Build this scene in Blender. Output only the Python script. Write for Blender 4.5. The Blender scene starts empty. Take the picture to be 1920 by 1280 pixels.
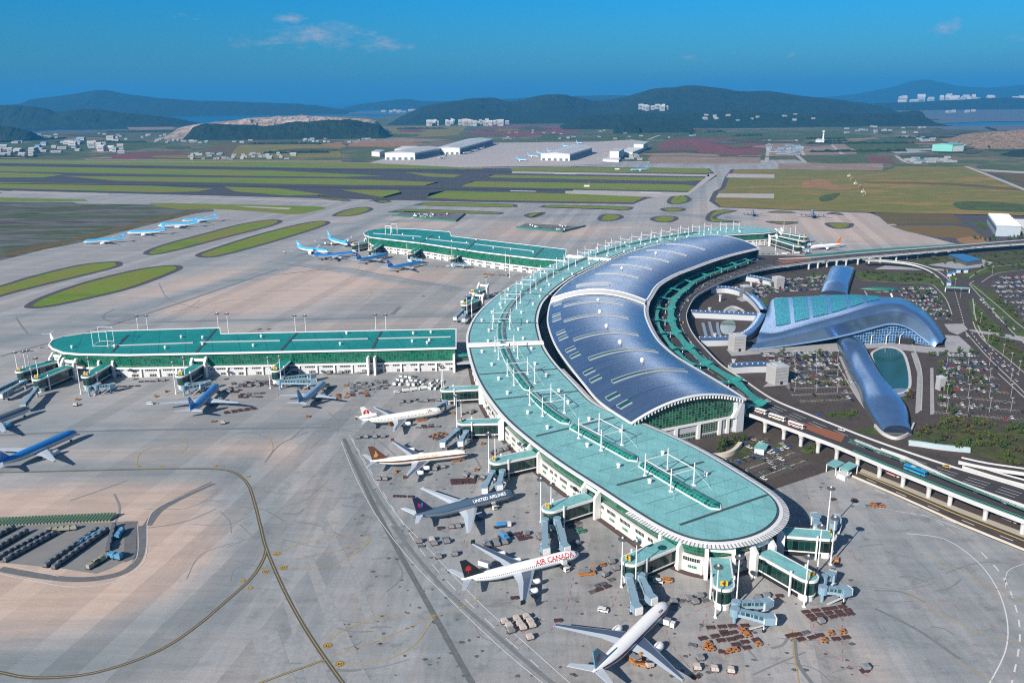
# look constants
SKY_STR, SUN_STR, EXPO = .055, 5.0, .60
SKY_LOW, SKY_MID = (.24, .63, .93), (.06, .77, 1.38)
CLOUD_COL = (6.0, 6.0, 6.6)
HAZE_COL, HAZE_D = (.055, .39, .84), 6e-5
BLUE_ROOF = (.19, .29, .45)
import bpy, bmesh, math, random
import numpy as np
from mathutils import Vector, Matrix
rnd = random.Random(7)
R = math.radians
SC = bpy.context.scene
COL = SC.collection
# ------------------------------------------------------------------ camera (real position 228 m above the apron)
F, HY, ROLL, CH = 1600.0, 178.0, .01, 228.0
TH = math.atan((640 - HY) / F * math.cos(ROLL))
cr, sr, ct, st = math.cos(ROLL), math.sin(ROLL), math.cos(TH), math.sin(TH)

def G(px, py, z=0.0):
    """survey point: where the sight line through a photo point meets the level z"""
    x, y = px - 960, 640 - py
    a, b = x * cr + y * sr, -x * sr + y * cr
    d = (a, F * ct + b * st, -F * st + b * ct)
    t = (z - CH) / d[2]
    return Vector((d[0] * t, d[1] * t, z))

def GS(pts, z=0.0):
    return [G(p[0], p[1], z) for p in pts]

def AT(px, py, Y):
    """point at depth Y on the sight line (for heights)"""
    x, y = px - 960, 640 - py
    a, b = x * cr + y * sr, -x * sr + y * cr
    d = (a, F * ct + b * st, -F * st + b * ct)
    t = Y / d[1]
    return Vector((d[0] * t, Y, CH + d[2] * t))

cam = bpy.data.cameras.new('camera')
co = bpy.data.objects.new('camera', cam)
COL.objects.link(co)
cam.sensor_width = 36; cam.lens = 36 * F / 1920
cam.clip_start = 1; cam.clip_end = 120000
X = Vector((cr, -sr * st, -sr * ct)); Y = Vector((sr, cr * st, cr * ct)); Z = Vector((0, -ct, st))
mw = Matrix((X, Y, Z)).transposed().to_4x4(); mw.translation = (0, 0, CH)
co.matrix_world = mw
SC.camera = co
SUN_AZ, SUN_EL = R(39), R(29)          # shadows fall towards +X +Y
SUNV = Vector((-math.sin(SUN_AZ) * math.cos(SUN_EL), -math.cos(SUN_AZ) * math.cos(SUN_EL), math.sin(SUN_EL)))

# ------------------------------------------------------------------ materials
def nt(name):
    m = bpy.data.materials.new(name); m.use_nodes = True
    t = m.node_tree; b = t.nodes['Principled BSDF']
    return m, t, b

def N(t, kind, **kw):
    n = t.nodes.new(kind)
    for k, v in kw.items():
        if k.startswith('_'): setattr(n, k[1:], v)
        else: n.inputs[k.replace('_', ' ')].default_value = v
    return n

def L(t, a, b): t.links.new(a, b)

def math_(t, op, a, b=None, c=None):
    n = t.nodes.new('ShaderNodeMath'); n.operation = op
    for i, v in enumerate((a, b, c)):
        if v is None: continue
        if hasattr(v, 'links'): t.links.new(v, n.inputs[i])
        else: n.inputs[i].default_value = v
    return n.outputs[0]

def mix(t, fac, a, b, mode='MIX'):
    n = t.nodes.new('ShaderNodeMix'); n.data_type = 'RGBA'; n.blend_type = mode
    for i, v in ((0, fac), (6, a), (7, b)):
        if hasattr(v, 'links'): t.links.new(v, n.inputs[i])
        else: n.inputs[i].default_value = (*v, 1) if i else v
    return n.outputs[2]

def noise(t, vec, scale, detail=4, rough=.6, out=0):
    n = N(t, 'ShaderNodeTexNoise', Scale=scale, Detail=detail, Roughness=rough)
    if vec is not None: t.links.new(vec, n.inputs['Vector'])
    return n.outputs[out]

def ramp(t, fac, stops):
    n = t.nodes.new('ShaderNodeValToRGB'); e = n.color_ramp.elements
    while len(e) < len(stops): e.new(.5)
    for k, (p, c) in zip(e, stops):
        k.position = p; k.color = (*c, 1) if hasattr(c, '__len__') else (c, c, c, 1)
    t.links.new(fac, n.inputs[0])
    return n.outputs[0]

def mapping(t, vec, scale=(1, 1, 1), rot=0):
    n = t.nodes.new('ShaderNodeMapping'); n.inputs['Scale'].default_value = scale; n.inputs['Rotation'].default_value = (0, 0, rot)
    t.links.new(vec, n.inputs['Vector']); return n.outputs[0]

def pos(t): return t.nodes.new('ShaderNodeNewGeometry').outputs['Position']
def objc(t): return t.nodes.new('ShaderNodeTexCoord').outputs['Object']
def uvc(t): return t.nodes.new('ShaderNodeTexCoord').outputs['UV']

MATS = {}
def M(name, col, rough=.6, metal=0.0, var=.15, scale=.6, spec=.4, bump=0):
    """plain painted / mineral surface with a little mottling"""
    if name in MATS: return MATS[name]
    m, t, b = nt(name)
    v = objc(t)
    n = noise(t, v, scale, 5, .65)
    c = mix(t, n, tuple(x * (1 - var) for x in col), tuple(min(1, x * (1 + var)) for x in col))
    L(t, c, b.inputs['Base Color'])
    rr = math_(t, 'MULTIPLY_ADD', n, .25, rough - .12)
    L(t, rr, b.inputs['Roughness'])
    b.inputs['Metallic'].default_value = metal
    b.inputs['Specular IOR Level'].default_value = spec
    if bump:
        bn = N(t, 'ShaderNodeBump', Strength=bump); L(t, noise(t, v, scale * 4), bn.inputs['Height']); L(t, bn.outputs[0], b.inputs['Normal'])
    MATS[name] = m
    return m

def Mgrid(name, glass, line, du, dv, w=.08, rough=.18, spec=.6, wv=None, var=.5, metal=0.0):
    """panes between mullions; UV runs in metres along and up the wall"""
    m, t, b = nt(name)
    s = t.nodes.new('ShaderNodeSeparateXYZ'); L(t, uvc(t), s.inputs[0])
    u = math_(t, 'DIVIDE', s.outputs[0], du); v = math_(t, 'DIVIDE', s.outputs[1], dv)
    lu = math_(t, 'LESS_THAN', math_(t, 'FRACT', u), w); lv = math_(t, 'LESS_THAN', math_(t, 'FRACT', v), wv or w)
    ln = math_(t, 'MAXIMUM', lu, lv)
    cb = t.nodes.new('ShaderNodeCombineXYZ')
    L(t, math_(t, 'FLOOR', u), cb.inputs[0]); L(t, math_(t, 'FLOOR', v), cb.inputs[1])
    wn = t.nodes.new('ShaderNodeTexWhiteNoise'); wn.noise_dimensions = '2D'; L(t, cb.outputs[0], wn.inputs['Vector'])
    g = mix(t, wn.outputs[0], tuple(x * (1 - var) for x in glass), tuple(x * (1 + var) for x in glass))
    L(t, mix(t, ln, g, line), b.inputs['Base Color'])
    L(t, math_(t, 'MULTIPLY_ADD', ln, .4, rough), b.inputs['Roughness'])
    b.inputs['Specular IOR Level'].default_value = spec; b.inputs['Metallic'].default_value = metal
    MATS[name] = m
    return m

# ------------------------------------------------------------------ mesh builder
class MB:
    def __init__(s):
        s.v = []; s.f = []; s.m = []; s.u = []
    def add(s, vs, fs, mi=0, uv=None):
        o = len(s.v); s.v += [tuple(x) for x in vs]
        for k, f in enumerate(fs):
            s.f.append([i + o for i in f]); s.m.append(mi if not isinstance(mi, list) else mi[k])
            s.u.append([uv[i] for i in f] if uv else None)
        return s
    def poly(s, pts, z=None, mi=0):
        p = [(q[0], q[1], q[2] if z is None else z) for q in pts]
        a = sum(p[i - 1][0] * p[i][1] - p[i][0] * p[i - 1][1] for i in range(len(p)))
        if a < 0: p = p[::-1]
        return s.add(p, [list(range(len(p)))], mi, [(q[0], q[1]) for q in p])
    def box(s, c, d, rz=0, mi=0, top=None):
        """c = centre of the bottom face, d = size"""
        cx, cy, z = c; a, b, h = d[0] / 2, d[1] / 2, d[2]; co_, si = math.cos(rz), math.sin(rz)
        p = [(cx + x * co_ - y * si, cy + x * si + y * co_) for x, y in ((-a, -b), (a, -b), (a, b), (-a, b))]
        return s.prism(p, z, z + h, mi, mi if top is None else top)
    def prism(s, pts, z0, z1, mi=0, top=None, bottom=True, inset=0):
        p = [(q[0], q[1]) for q in pts]
        a = sum(p[i - 1][0] * p[i][1] - p[i][0] * p[i - 1][1] for i in range(len(p)))
        if a < 0: p = p[::-1]
        n = len(p); run = 0
        for i in range(n):
            q, r = p[i], p[(i + 1) % n]; l = math.dist(q, r)
            s.add([(*q, z0), (*r, z0), (*r, z1), (*q, z1)], [[0, 1, 2, 3]], mi, [(run, z0), (run + l, z0), (run + l, z1), (run, z1)]); run += l
        s.add([(*q, z1) for q in p], [list(range(n))], mi if top is None else top, [(q[0], q[1]) for q in p])
        if bottom: s.add([(*q, z0) for q in p], [list(range(n))[::-1]], mi, [(q[0], q[1]) for q in p])
        return s
    def wall(s, path, z0, z1, mi=0, lean=0.0, u0=0.0, closed=False):
        """upright sheet along a path; lean = metres the top stands out to the right of the path"""
        run = u0; P = list(path) + ([path[0]] if closed else [])
        nn = normals(P)
        for i in range(len(P) - 1):
            q, r = P[i], P[i + 1]; l = math.dist(q[:2], r[:2]); a, b = nn[i], nn[i + 1]
            s.add([(q[0], q[1], z0), (r[0], r[1], z0), (r[0] + b[0] * lean, r[1] + b[1] * lean, z1), (q[0] + a[0] * lean, q[1] + a[1] * lean, z1)], [[0, 1, 2, 3]], mi,
                  [(run, z0), (run + l, z0), (run + l, z1), (run, z1)]); run += l
        return s
    def beam(s, path, w, z0, z1, mi=0, off=0.0):
        """solid bar of width w along a path (2D), shifted off metres to its right"""
        nn = normals(path); n = len(path)
        A = [(p[0] + a[0] * (off + w / 2), p[1] + a[1] * (off + w / 2)) for p, a in zip(path, nn)]
        B = [(p[0] + a[0] * (off - w / 2), p[1] + a[1] * (off - w / 2)) for p, a in zip(path, nn)]
        zz0 = z0 if hasattr(z0, '__len__') else [z0] * n; zz1 = z1 if hasattr(z1, '__len__') else [z1] * n
        rings = [[(*A[i], zz0[i]), (*A[i], zz1[i]), (*B[i], zz1[i]), (*B[i], zz0[i])] for i in range(n)]
        return s.loft(rings, mi, caps=True)
    def ribbon(s, path, w, z, mi=0, off=0.0, skip=None):
        nn = normals(path); run = 0
        for i in range(len(path) - 1):
            l = math.dist(path[i][:2], path[i + 1][:2])
            if skip is None or not skip(i):
                q = []
                for k, sg in ((i, 1), (i + 1, 1), (i + 1, -1), (i, -1)):
                    q.append((path[k][0] + nn[k][0] * (off + sg * w / 2), path[k][1] + nn[k][1] * (off + sg * w / 2), z))
                s.add(q, [[0, 1, 2, 3]], mi, [(run, 0), (run + l, 0), (run + l, w), (run, w)])
            run += l
        return s
    def loft(s, rings, mi=0, caps=False, closed=True, uv=False):
        o = len(s.v); n = len(rings[0]); fs = []; vs = [p for r in rings for p in r]; ms = []
        for i in range(len(rings) - 1):
            for j in range(n if closed else n - 1):
                k = (j + 1) % n
                fs.append([i * n + j, i * n + k, (i + 1) * n + k, (i + 1) * n + j]); ms.append(mi[j] if isinstance(mi, (list, tuple)) else mi)
        if caps:
            fs.append(list(range(n))[::-1]); ms.append(ms[0]); fs.append([(len(rings) - 1) * n + j for j in range(n)]); ms.append(ms[0])
        U = None
        if uv:
            U = []
            for i, r in enumerate(rings):
                ru = uv[i] if isinstance(uv, (list, tuple)) else i
                d = 0
                for j in range(n):
                    U.append((ru, d))
                    if j < n - 1: d += math.dist(r[j], r[j + 1])
        return s.add(vs, fs, ms, U)
    def tube(s, p, q, r0, r1=None, n=6, mi=0, caps=True):
        p, q = Vector(p), Vector(q); d = (q - p).normalized(); r1 = r0 if r1 is None else r1
        a = d.orthogonal().normalized(); b = d.cross(a)
        R_ = [[tuple(c + a * (r * math.cos(2 * math.pi * k / n)) + b * (r * math.sin(2 * math.pi * k / n))) for k in range(n)] for c, r in ((p, r0), (q, r1))]
        return s.loft(R_, mi, caps=caps)
    def lathe(s, prof, c=(0, 0, 0), n=12, mi=0, axis='z'):
        """prof = (radius, height) pairs"""
        rings = []
        for r, h in prof:
            ring = []
            for k in range(n):
                x, y = r * math.cos(2 * math.pi * k / n), r * math.sin(2 * math.pi * k / n)
                ring.append((c[0] + x, c[1] + y, c[2] + h) if axis == 'z' else (c[0] + h, c[1] + x, c[2] + y))
            rings.append(ring)
        return s.loft(rings, mi, caps=True)
    def build(s, name, mats, parent=None, origin=None, smooth=False):
        me = bpy.data.meshes.new(name)
        o = Vector(origin) if origin is not None else Vector((0, 0, 0))
        me.from_pydata([(a - o.x, b - o.y, c - o.z) for a, b, c in s.v], [], s.f)
        if not isinstance(mats, (list, tuple)): mats = [mats]
        for m in mats: me.materials.append(m)
        me.polygons.foreach_set('material_index', s.m)
        if any(u for u in s.u):
            ul = me.uv_layers.new(name='UVMap'); flat = []
            for f, u in zip(s.f, s.u):
                for i in range(len(f)): flat += list(u[i]) if u else [0.5, 0.5]
            ul.data.foreach_set('uv', flat)
        if smooth: me.polygons.foreach_set('use_smooth', [True] * len(me.polygons))
        me.update()
        ob = bpy.data.objects.new(name, me); COL.objects.link(ob)
        if parent is not None: ob.parent = parent
        elif origin is not None: ob.location = o
        return ob

def normals(P):
    """right-hand normals with mitre"""
    out = []
    n = len(P)
    for i in range(n):
        a = P[max(i - 1, 0)]; b = P[min(i + 1, n - 1)]
        dx, dy = b[0] - a[0], b[1] - a[1]; l = math.hypot(dx, dy) or 1
        out.append((dy / l, -dx / l))
    return out

def CR(pts, per=6, closed=False):
    """Catmull-Rom through points"""
    P = [Vector((p[0], p[1], p[2] if len(p) > 2 else 0)) for p in pts]; n = len(P); out = []
    seg = n if closed else n - 1
    for i in range(seg):
        g = (lambda k: P[k % n]) if closed else (lambda k: P[min(max(k, 0), n - 1)])
        a, b, c, d = g(i - 1), g(i), g(i + 1), g(i + 2)
        for k in range(per):
            t = k / per
            out.append(.5 * ((2 * b) + (c - a) * t + (2 * a - 5 * b + 4 * c - d) * t * t + (3 * b - a - 3 * c + d) * t ** 3))
    if not closed: out.append(P[-1])
    return out

def resample(P, step=None, n=None):
    d = [0]
    for a, b in zip(P, P[1:]): d.append(d[-1] + (Vector(b) - Vector(a)).length)
    if n is None: n = max(2, int(round(d[-1] / step)) + 1)
    out = []; j = 0
    for k in range(n):
        t = d[-1] * k / (n - 1)
        while j < len(d) - 2 and d[j + 1] < t: j += 1
        s_ = (t - d[j]) / max(1e-9, d[j + 1] - d[j])
        out.append(Vector(P[j]).lerp(Vector(P[j + 1]), s_))
    return out

def curve(px, z=0, per=6, step=None, n=None):
    c = CR(GS(px, z), per)
    return resample(c, step, n) if (step or n) else c

def offset_poly(P, d):
    """grow a closed polygon by d metres"""
    a = sum(P[i - 1][0] * P[i][1] - P[i][0] * P[i - 1][1] for i in range(len(P)))
    s = 1 if a > 0 else -1; n = len(P); out = []
    for i in range(n):
        q, r = P[i - 1], P[(i + 1) % n]; dx, dy = r[0] - q[0], r[1] - q[1]; l = math.hypot(dx, dy) or 1
        out.append(Vector((P[i][0] + s * dy / l * d, P[i][1] - s * dx / l * d, P[i][2] if len(P[i]) > 2 else 0)))
    return out

# ------------------------------------------------------------------ things
def tag(o, label=None, cat=None, group=None, kind=None):
    if label: o['label'] = label
    if cat: o['category'] = cat
    if group: o['group'] = group
    if kind: o['kind'] = kind
    return o

def thing(name, label, cat, loc=(0, 0, 0), rz=0, group=None):
    o = bpy.data.objects.new(name, None); COL.objects.link(o)
    o.empty_display_size = 1
    o.location = loc; o.rotation_euler = (0, 0, rz)
    return tag(o, label, cat, group)

KIDS = {}
def kids(o):
    """children of a model object, looked up once"""
    if o.name not in KIDS: KIDS[o.name] = list(o.children)
    return KIDS[o.name]

def copy_tree(o, parent=None):
    c = o.copy(); COL.objects.link(c); c.parent = parent
    for ch in kids(o): copy_tree(ch, c)
    return c

def place(proto, used, loc, rz=0, label=None, group=None, sc=None):
    o = proto if not used.get(proto.name) else copy_tree(proto)
    used[proto.name] = True
    o.location = loc; o.rotation_euler = (0, 0, rz)
    if sc: o.scale = (sc, sc, sc)
    if label: o['label'] = label
    if group: o['group'] = group
    return o
USED = {}

def struct(name, mb, mats, smooth=False):
    return tag(mb.build(name, mats, smooth=smooth), kind='structure')

def heading(a, b): return math.atan2(b[1] - a[1], b[0] - a[0])

ORD = 'first second third fourth fifth sixth seventh eighth ninth tenth eleventh twelfth thirteenth fourteenth fifteenth sixteenth seventeenth eighteenth nineteenth twentieth'.split()
_text = {}
def text_mesh(s, size, extr=0.0):
    """lettering as plain triangles in the xy plane, centred in x, baseline y = 0"""
    cu = bpy.data.curves.new('lettering', 'FONT'); cu.body = s; cu.size = size; cu.align_x = 'CENTER'; cu.resolution_u = 2; cu.extrude = extr; cu.offset = size * .022
    ob = bpy.data.objects.new('lettering', cu); COL.objects.link(ob)
    dg = bpy.context.evaluated_depsgraph_get(); dg.update()
    me = bpy.data.meshes.new_from_object(ob.evaluated_get(dg))
    bm = bmesh.new(); bm.from_mesh(me); bmesh.ops.triangulate(bm, faces=bm.faces)
    for _ in range(4):                                           # fine enough to follow a curved hull
        long_ = [e for e in bm.edges if e.calc_length() > size * .16]
        if long_: bmesh.ops.subdivide_edges(bm, edges=long_, cuts=1)
    bm.verts.index_update(); vs = [tuple(v.co) for v in bm.verts]; fs = [[v.index for v in f.verts] for f in bm.faces]; bm.free()
    bpy.data.objects.remove(ob); bpy.data.meshes.remove(me); bpy.data.curves.remove(cu)
    return vs, fs
# ================================================================== SKY, SUN, AIR
W = bpy.data.worlds.new('World'); SC.world = W; W.use_nodes = True
t = W.node_tree; bg = t.nodes['Background']
sky = t.nodes.new('ShaderNodeTexSky'); sky.sky_type = 'NISHITA'; sky.sun_disc = False
sky.sun_elevation = SUN_EL; sky.sun_rotation = math.pi + SUN_AZ; sky.altitude = 0; sky.air_density = 1.0; sky.dust_density = .6; sky.ozone_density = 3.0
gen = t.nodes.new('ShaderNodeTexCoord').outputs['Generated']
sp = t.nodes.new('ShaderNodeSeparateXYZ'); L(t, gen, sp.inputs[0])
tint = ramp(t, sp.outputs[2], [(0.0, SKY_LOW), (.11, SKY_MID), (.35, (.8, .95, 1.05)), (1.0, (1, 1, 1))])
base = mix(t, 1.0, sky.outputs[0], tint, 'MULTIPLY')
# a handful of small fair-weather clouds: soft-edged patches of noise round fixed directions
msk = None
nz = noise(t, mapping(t, gen, (1, 1, 2.6)), 46, 8, .68)
nz2 = noise(t, mapping(t, gen, (1, 1, 4)), 15, 5, .6)
for px, py, rx, rz, k in ((545, 36, .03, .010, 1.0), (600, 66, .085, .022, 1.0), (480, 80, .06, .012, .8), (715, 82, .05, .013, .95), (640, 45, .05, .012, .8), (770, 89, .012, .006, .95), (1770, 52, .026, .012, 1.05), (1292, 107, .016, .007, 1.0), (1485, 104, .012, .007, .75), (350, 28, .03, .008, .5), (60, 102, .02, .007, .45), (100, 104, .012, .006, .45), (1890, 70, .03, .01, .45)):
    d = (G(px, max(py, 181) + 400, 0) - Vector((0, 0, CH)))
    x_, y_ = px - 960, 640 - py
    a_, b_ = x_ * cr + y_ * sr, -x_ * sr + y_ * cr
    d = Vector((a_, F * ct + b_ * st, -F * st + b_ * ct)).normalized()
    vm = t.nodes.new('ShaderNodeVectorMath'); vm.operation = 'SUBTRACT'; L(t, gen, vm.inputs[0]); vm.inputs[1].default_value = d
    vs_ = t.nodes.new('ShaderNodeVectorMath'); vs_.operation = 'MULTIPLY'; L(t, vm.outputs[0], vs_.inputs[0]); vs_.inputs[1].default_value = (1 / rx, 1 / rx, 1 / rz)
    ln = t.nodes.new('ShaderNodeVectorMath'); ln.operation = 'LENGTH'; L(t, vs_.outputs[0], ln.inputs[0])
    g = math_(t, 'MULTIPLY', math_(t, 'SUBTRACT', 1.0, ln.outputs['Value']), k)
    msk = g if msk is None else math_(t, 'MAXIMUM', msk, g)
dens = math_(t, 'ADD', math_(t, 'MULTIPLY', math_(t, 'MAXIMUM', msk, 0.0), 1.1), math_(t, 'MULTIPLY_ADD', nz, 2.6, -1.72))
dens = math_(t, 'ADD', dens, math_(t, 'MULTIPLY_ADD', nz2, .8, -.4))
# unseen bright cloud bank, added above the frame for the hall roof to reflect
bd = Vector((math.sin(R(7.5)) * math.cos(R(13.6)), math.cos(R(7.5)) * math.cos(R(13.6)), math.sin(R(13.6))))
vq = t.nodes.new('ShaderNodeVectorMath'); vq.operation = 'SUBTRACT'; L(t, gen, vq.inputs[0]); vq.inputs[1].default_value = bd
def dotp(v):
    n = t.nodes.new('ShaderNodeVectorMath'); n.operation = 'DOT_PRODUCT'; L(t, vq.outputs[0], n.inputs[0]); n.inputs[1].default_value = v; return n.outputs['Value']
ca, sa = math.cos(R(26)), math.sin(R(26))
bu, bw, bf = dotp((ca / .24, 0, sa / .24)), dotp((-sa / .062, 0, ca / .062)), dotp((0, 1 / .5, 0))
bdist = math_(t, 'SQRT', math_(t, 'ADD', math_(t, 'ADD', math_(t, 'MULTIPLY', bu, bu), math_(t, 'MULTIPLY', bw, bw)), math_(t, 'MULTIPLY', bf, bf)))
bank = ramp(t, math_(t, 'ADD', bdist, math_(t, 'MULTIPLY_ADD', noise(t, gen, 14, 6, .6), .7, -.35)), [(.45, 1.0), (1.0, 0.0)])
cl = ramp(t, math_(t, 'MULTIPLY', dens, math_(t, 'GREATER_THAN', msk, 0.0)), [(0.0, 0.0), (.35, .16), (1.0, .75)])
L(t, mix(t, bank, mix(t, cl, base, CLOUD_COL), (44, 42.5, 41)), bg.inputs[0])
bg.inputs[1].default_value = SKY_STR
sun = bpy.data.lights.new('sun', 'SUN'); sun.energy = SUN_STR; sun.angle = R(.5); sun.color = (1, .93, .84)
so = bpy.data.objects.new('sun', sun); COL.objects.link(so); so.location = (-300, -300, 600)
so.rotation_euler = SUNV.to_track_quat('Z', 'Y').to_euler()

FAR = 42000
hb = MB(); hb.box((0, FAR / 2 - 1500, -6), (2 * FAR + 4000, FAR + 6000, 700))
hm = bpy.data.materials.new('haze'); hm.use_nodes = True; ht = hm.node_tree
for n_ in list(ht.nodes):
    if n_.type == 'BSDF_PRINCIPLED': ht.nodes.remove(n_)
pv = ht.nodes.new('ShaderNodeVolumePrincipled'); pv.inputs['Color'].default_value = (*HAZE_COL, 1); pv.inputs['Density'].default_value = HAZE_D; pv.inputs['Anisotropy'].default_value = 0.0
L(ht, pv.outputs[0], [n_ for n_ in ht.nodes if n_.type == 'OUTPUT_MATERIAL'][0].inputs['Volume'])

tag(hb.build('haze', hm), kind='stuff')

# ================================================================== GROUND MATERIALS
def ground_mat(name, cols, s1, s2, rough=.9, stretch=(1, 1, 1), rot=0, fine=.25, spec=.2):
    """soil, grass, crops: colours picked by two octaves of noise plus a fine grain"""
    m, t, b = nt(name); p = pos(t); v = mapping(t, p, stretch, rot)
    f = math_(t, 'MULTIPLY_ADD', noise(t, v, s1, 6, .62), .65, math_(t, 'MULTIPLY', noise(t, v, s2, 4, .6), .35))
    k = len(cols)
    c = ramp(t, f, [(.33 + .34 * i / max(1, k - 1), q) for i, q in enumerate(cols)])
    fn = noise(t, p, .35, 6, .75)
    c = mix(t, 1.0, c, ramp(t, fn, [(.2, 1 - fine), (.8, 1 + fine)]), 'MULTIPLY')
    L(t, c, b.inputs['Base Color']); b.inputs['Roughness'].default_value = rough; b.inputs['Specular IOR Level'].default_value = spec
    MATS[name] = m
    return m

LAND = ground_mat('land', [(.045, .075, .025), (.12, .10, .055), (.06, .10, .03), (.20, .15, .10), (.05, .07, .03)], .0016, .012)
GRASS = ground_mat('mown_grass', [(.09, .135, .015), (.14, .21, .016), (.19, .17, .035), (.15, .22, .016), (.11, .175, .014), (.19, .215, .025)], .010, .06, stretch=(.3, 1, 1), fine=.38)
GRASSR = ground_mat('meadow_grass', [(.11, .135, .022), (.24, .165, .045), (.13, .15, .024), (.30, .18, .05), (.17, .165, .03)], .009, .045, stretch=(.3, 1, 1), fine=.35)
MARSH = ground_mat('salt_marsh', [(.04, .05, .022), (.12, .085, .05), (.05, .075, .022), (.15, .15, .15), (.05, .035, .025), (.09, .10, .04)], .014, .06, stretch=(.16, 1, 1), rot=R(8))
LAWN = ground_mat('lawn', [(.05, .085, .018), (.085, .115, .025), (.045, .07, .02), (.10, .10, .035)], .03, .12)
SCRUB = ground_mat('scrub', [(.035, .05, .018), (.06, .06, .03), (.075, .09, .025), (.10, .075, .05)], .05, .2)
RED = ground_mat('red_marsh', [(.17, .04, .055), (.22, .05, .06), (.12, .08, .045), (.18, .045, .05)], .006, .03)
TAN = ground_mat('bare_soil', [(.30, .23, .18), (.24, .17, .12), (.36, .29, .24)], .01, .06)
CLAY = ground_mat('orange_clay', [(.36, .19, .08), (.27, .14, .06), (.42, .25, .13)], .02, .1)
BROWN = ground_mat('brown_heath', [(.14, .085, .03), (.11, .09, .03), (.17, .10, .04)], .012, .06, stretch=(.4, 1, 1))
ASPH = ground_mat('runway_asphalt', [(.055, .055, .062), (.075, .073, .078), (.05, .05, .056)], .02, .15, .8, stretch=(.15, 1, 1))
ROAD = ground_mat('road_asphalt', [(.056, .044, .038), (.082, .066, .057), (.048, .038, .034)], .05, .3, .8)
SHOUL = ground_mat('shoulder_asphalt', [(.06, .058, .065), (.085, .08, .085), (.055, .053, .06)], .03, .2, .85)
CONC = ground_mat('pale_concrete', [(.36, .33, .31), (.42, .38, .36), (.33, .31, .30)], .02, .15, .8, stretch=(.3, 1, 1))
PAVE = ground_mat('pale_paving', [(.30, .30, .32), (.36, .35, .35), (.26, .27, .30)], .05, .3, .8)
SEALED = ground_mat('sealed_strip', [(.11, .115, .12), (.15, .15, .155), (.12, .12, .125)], .05, .3, .8)
SEA = None
m, t, b = nt('sea'); b.inputs['Base Color'].default_value = (.006, .035, .075, 1); b.inputs['Roughness'].default_value = .22; b.inputs['Specular IOR Level'].default_value = .5
bn = N(t, 'ShaderNodeBump', Strength=.25, Distance=4); L(t, noise(t, pos(t), .05, 4), bn.inputs['Height']); L(t, bn.outputs[0], b.inputs['Normal']); SEA = m
MUD = ground_mat('tidal_mud', [(.10, .115, .13), (.13, .12, .12), (.075, .10, .12)], .002, .01, .5)

# apron concrete: colour follows a per-vertex wear value (pale and sandy where nothing rolls, grey where tyres have run)
m, t, b = nt('apron_concrete'); p = pos(t)
at = t.nodes.new('ShaderNodeAttribute'); at.attribute_name = 'wear'
at2 = t.nodes.new('ShaderNodeAttribute'); at2.attribute_name = 'lane'
f1 = noise(t, mapping(t, p, (.006, .06, 1)), 1, 5, .6); f2 = noise(t, mapping(t, p, (.05, .007, 1), R(-6)), 1, 5, .6)
lane = mix(t, at2.outputs['Fac'], (0, 0, 0), (1, 1, 1))
stre = mix(t, at2.outputs['Fac'], f1, f2)
blot = noise(t, p, .03, 6, .65)
w = math_(t, 'ADD', at.outputs['Fac'], math_(t, 'MULTIPLY_ADD', stre, .75, -.375))
w = math_(t, 'ADD', w, math_(t, 'MULTIPLY_ADD', blot, .35, -.175))
col = ramp(t, w, [(0.0, (.54, .415, .335)), (.35, (.45, .375, .335)), (.55, (.36, .345, .335)), (.78, (.28, .295, .305)), (1.0, (.205, .235, .25))])
# slab joints, 7.5 m, each slab a touch different
def slabs(rot, sz):
    v = mapping(t, p, (1 / sz, 1 / sz, 1), rot); s_ = t.nodes.new('ShaderNodeSeparateXYZ'); L(t, v, s_.inputs[0])
    fx, fy = math_(t, 'FRACT', s_.outputs[0]), math_(t, 'FRACT', s_.outputs[1])
    ln = math_(t, 'MAXIMUM', math_(t, 'LESS_THAN', fx, .035), math_(t, 'LESS_THAN', fy, .035))
    cb = t.nodes.new('ShaderNodeCombineXYZ'); L(t, math_(t, 'FLOOR', s_.outputs[0]), cb.inputs[0]); L(t, math_(t, 'FLOOR', s_.outputs[1]), cb.inputs[1])
    wn = t.nodes.new('ShaderNodeTexWhiteNoise'); wn.noise_dimensions = '2D'; L(t, cb.outputs[0], wn.inputs['Vector'])
    # whole paving lanes differ slightly too
    wl = t.nodes.new('ShaderNodeTexWhiteNoise'); wl.noise_dimensions = '1D'; L(t, math_(t, 'FLOOR', math_(t, 'MULTIPLY', s_.outputs[0], .5)), wl.inputs['W'])
    return math_(t, 'SUBTRACT', math_(t, 'ADD', math_(t, 'MULTIPLY_ADD', wn.outputs[0], .05, .945), math_(t, 'MULTIPLY_ADD', wl.outputs[0], .21, -.10)), math_(t, 'MULTIPLY', ln, .09))
sl = slabs(R(12), 7.5)
col = mix(t, 1.0, col, sl, 'MULTIPLY')
fine = ramp(t, noise(t, p, 1.1, 6, .85), [(.25, .74), (.75, 1.24)])
col = mix(t, 1.0, col, fine, 'MULTIPLY')
# oil drips and tyre scuffs
oil = ramp(t, noise(t, p, .09, 6, .7), [(.54, 1.0), (.68, .70)])
col = mix(t, at2.outputs['Fac'], col, mix(t, 1.0, col, oil, 'MULTIPLY'))
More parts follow.
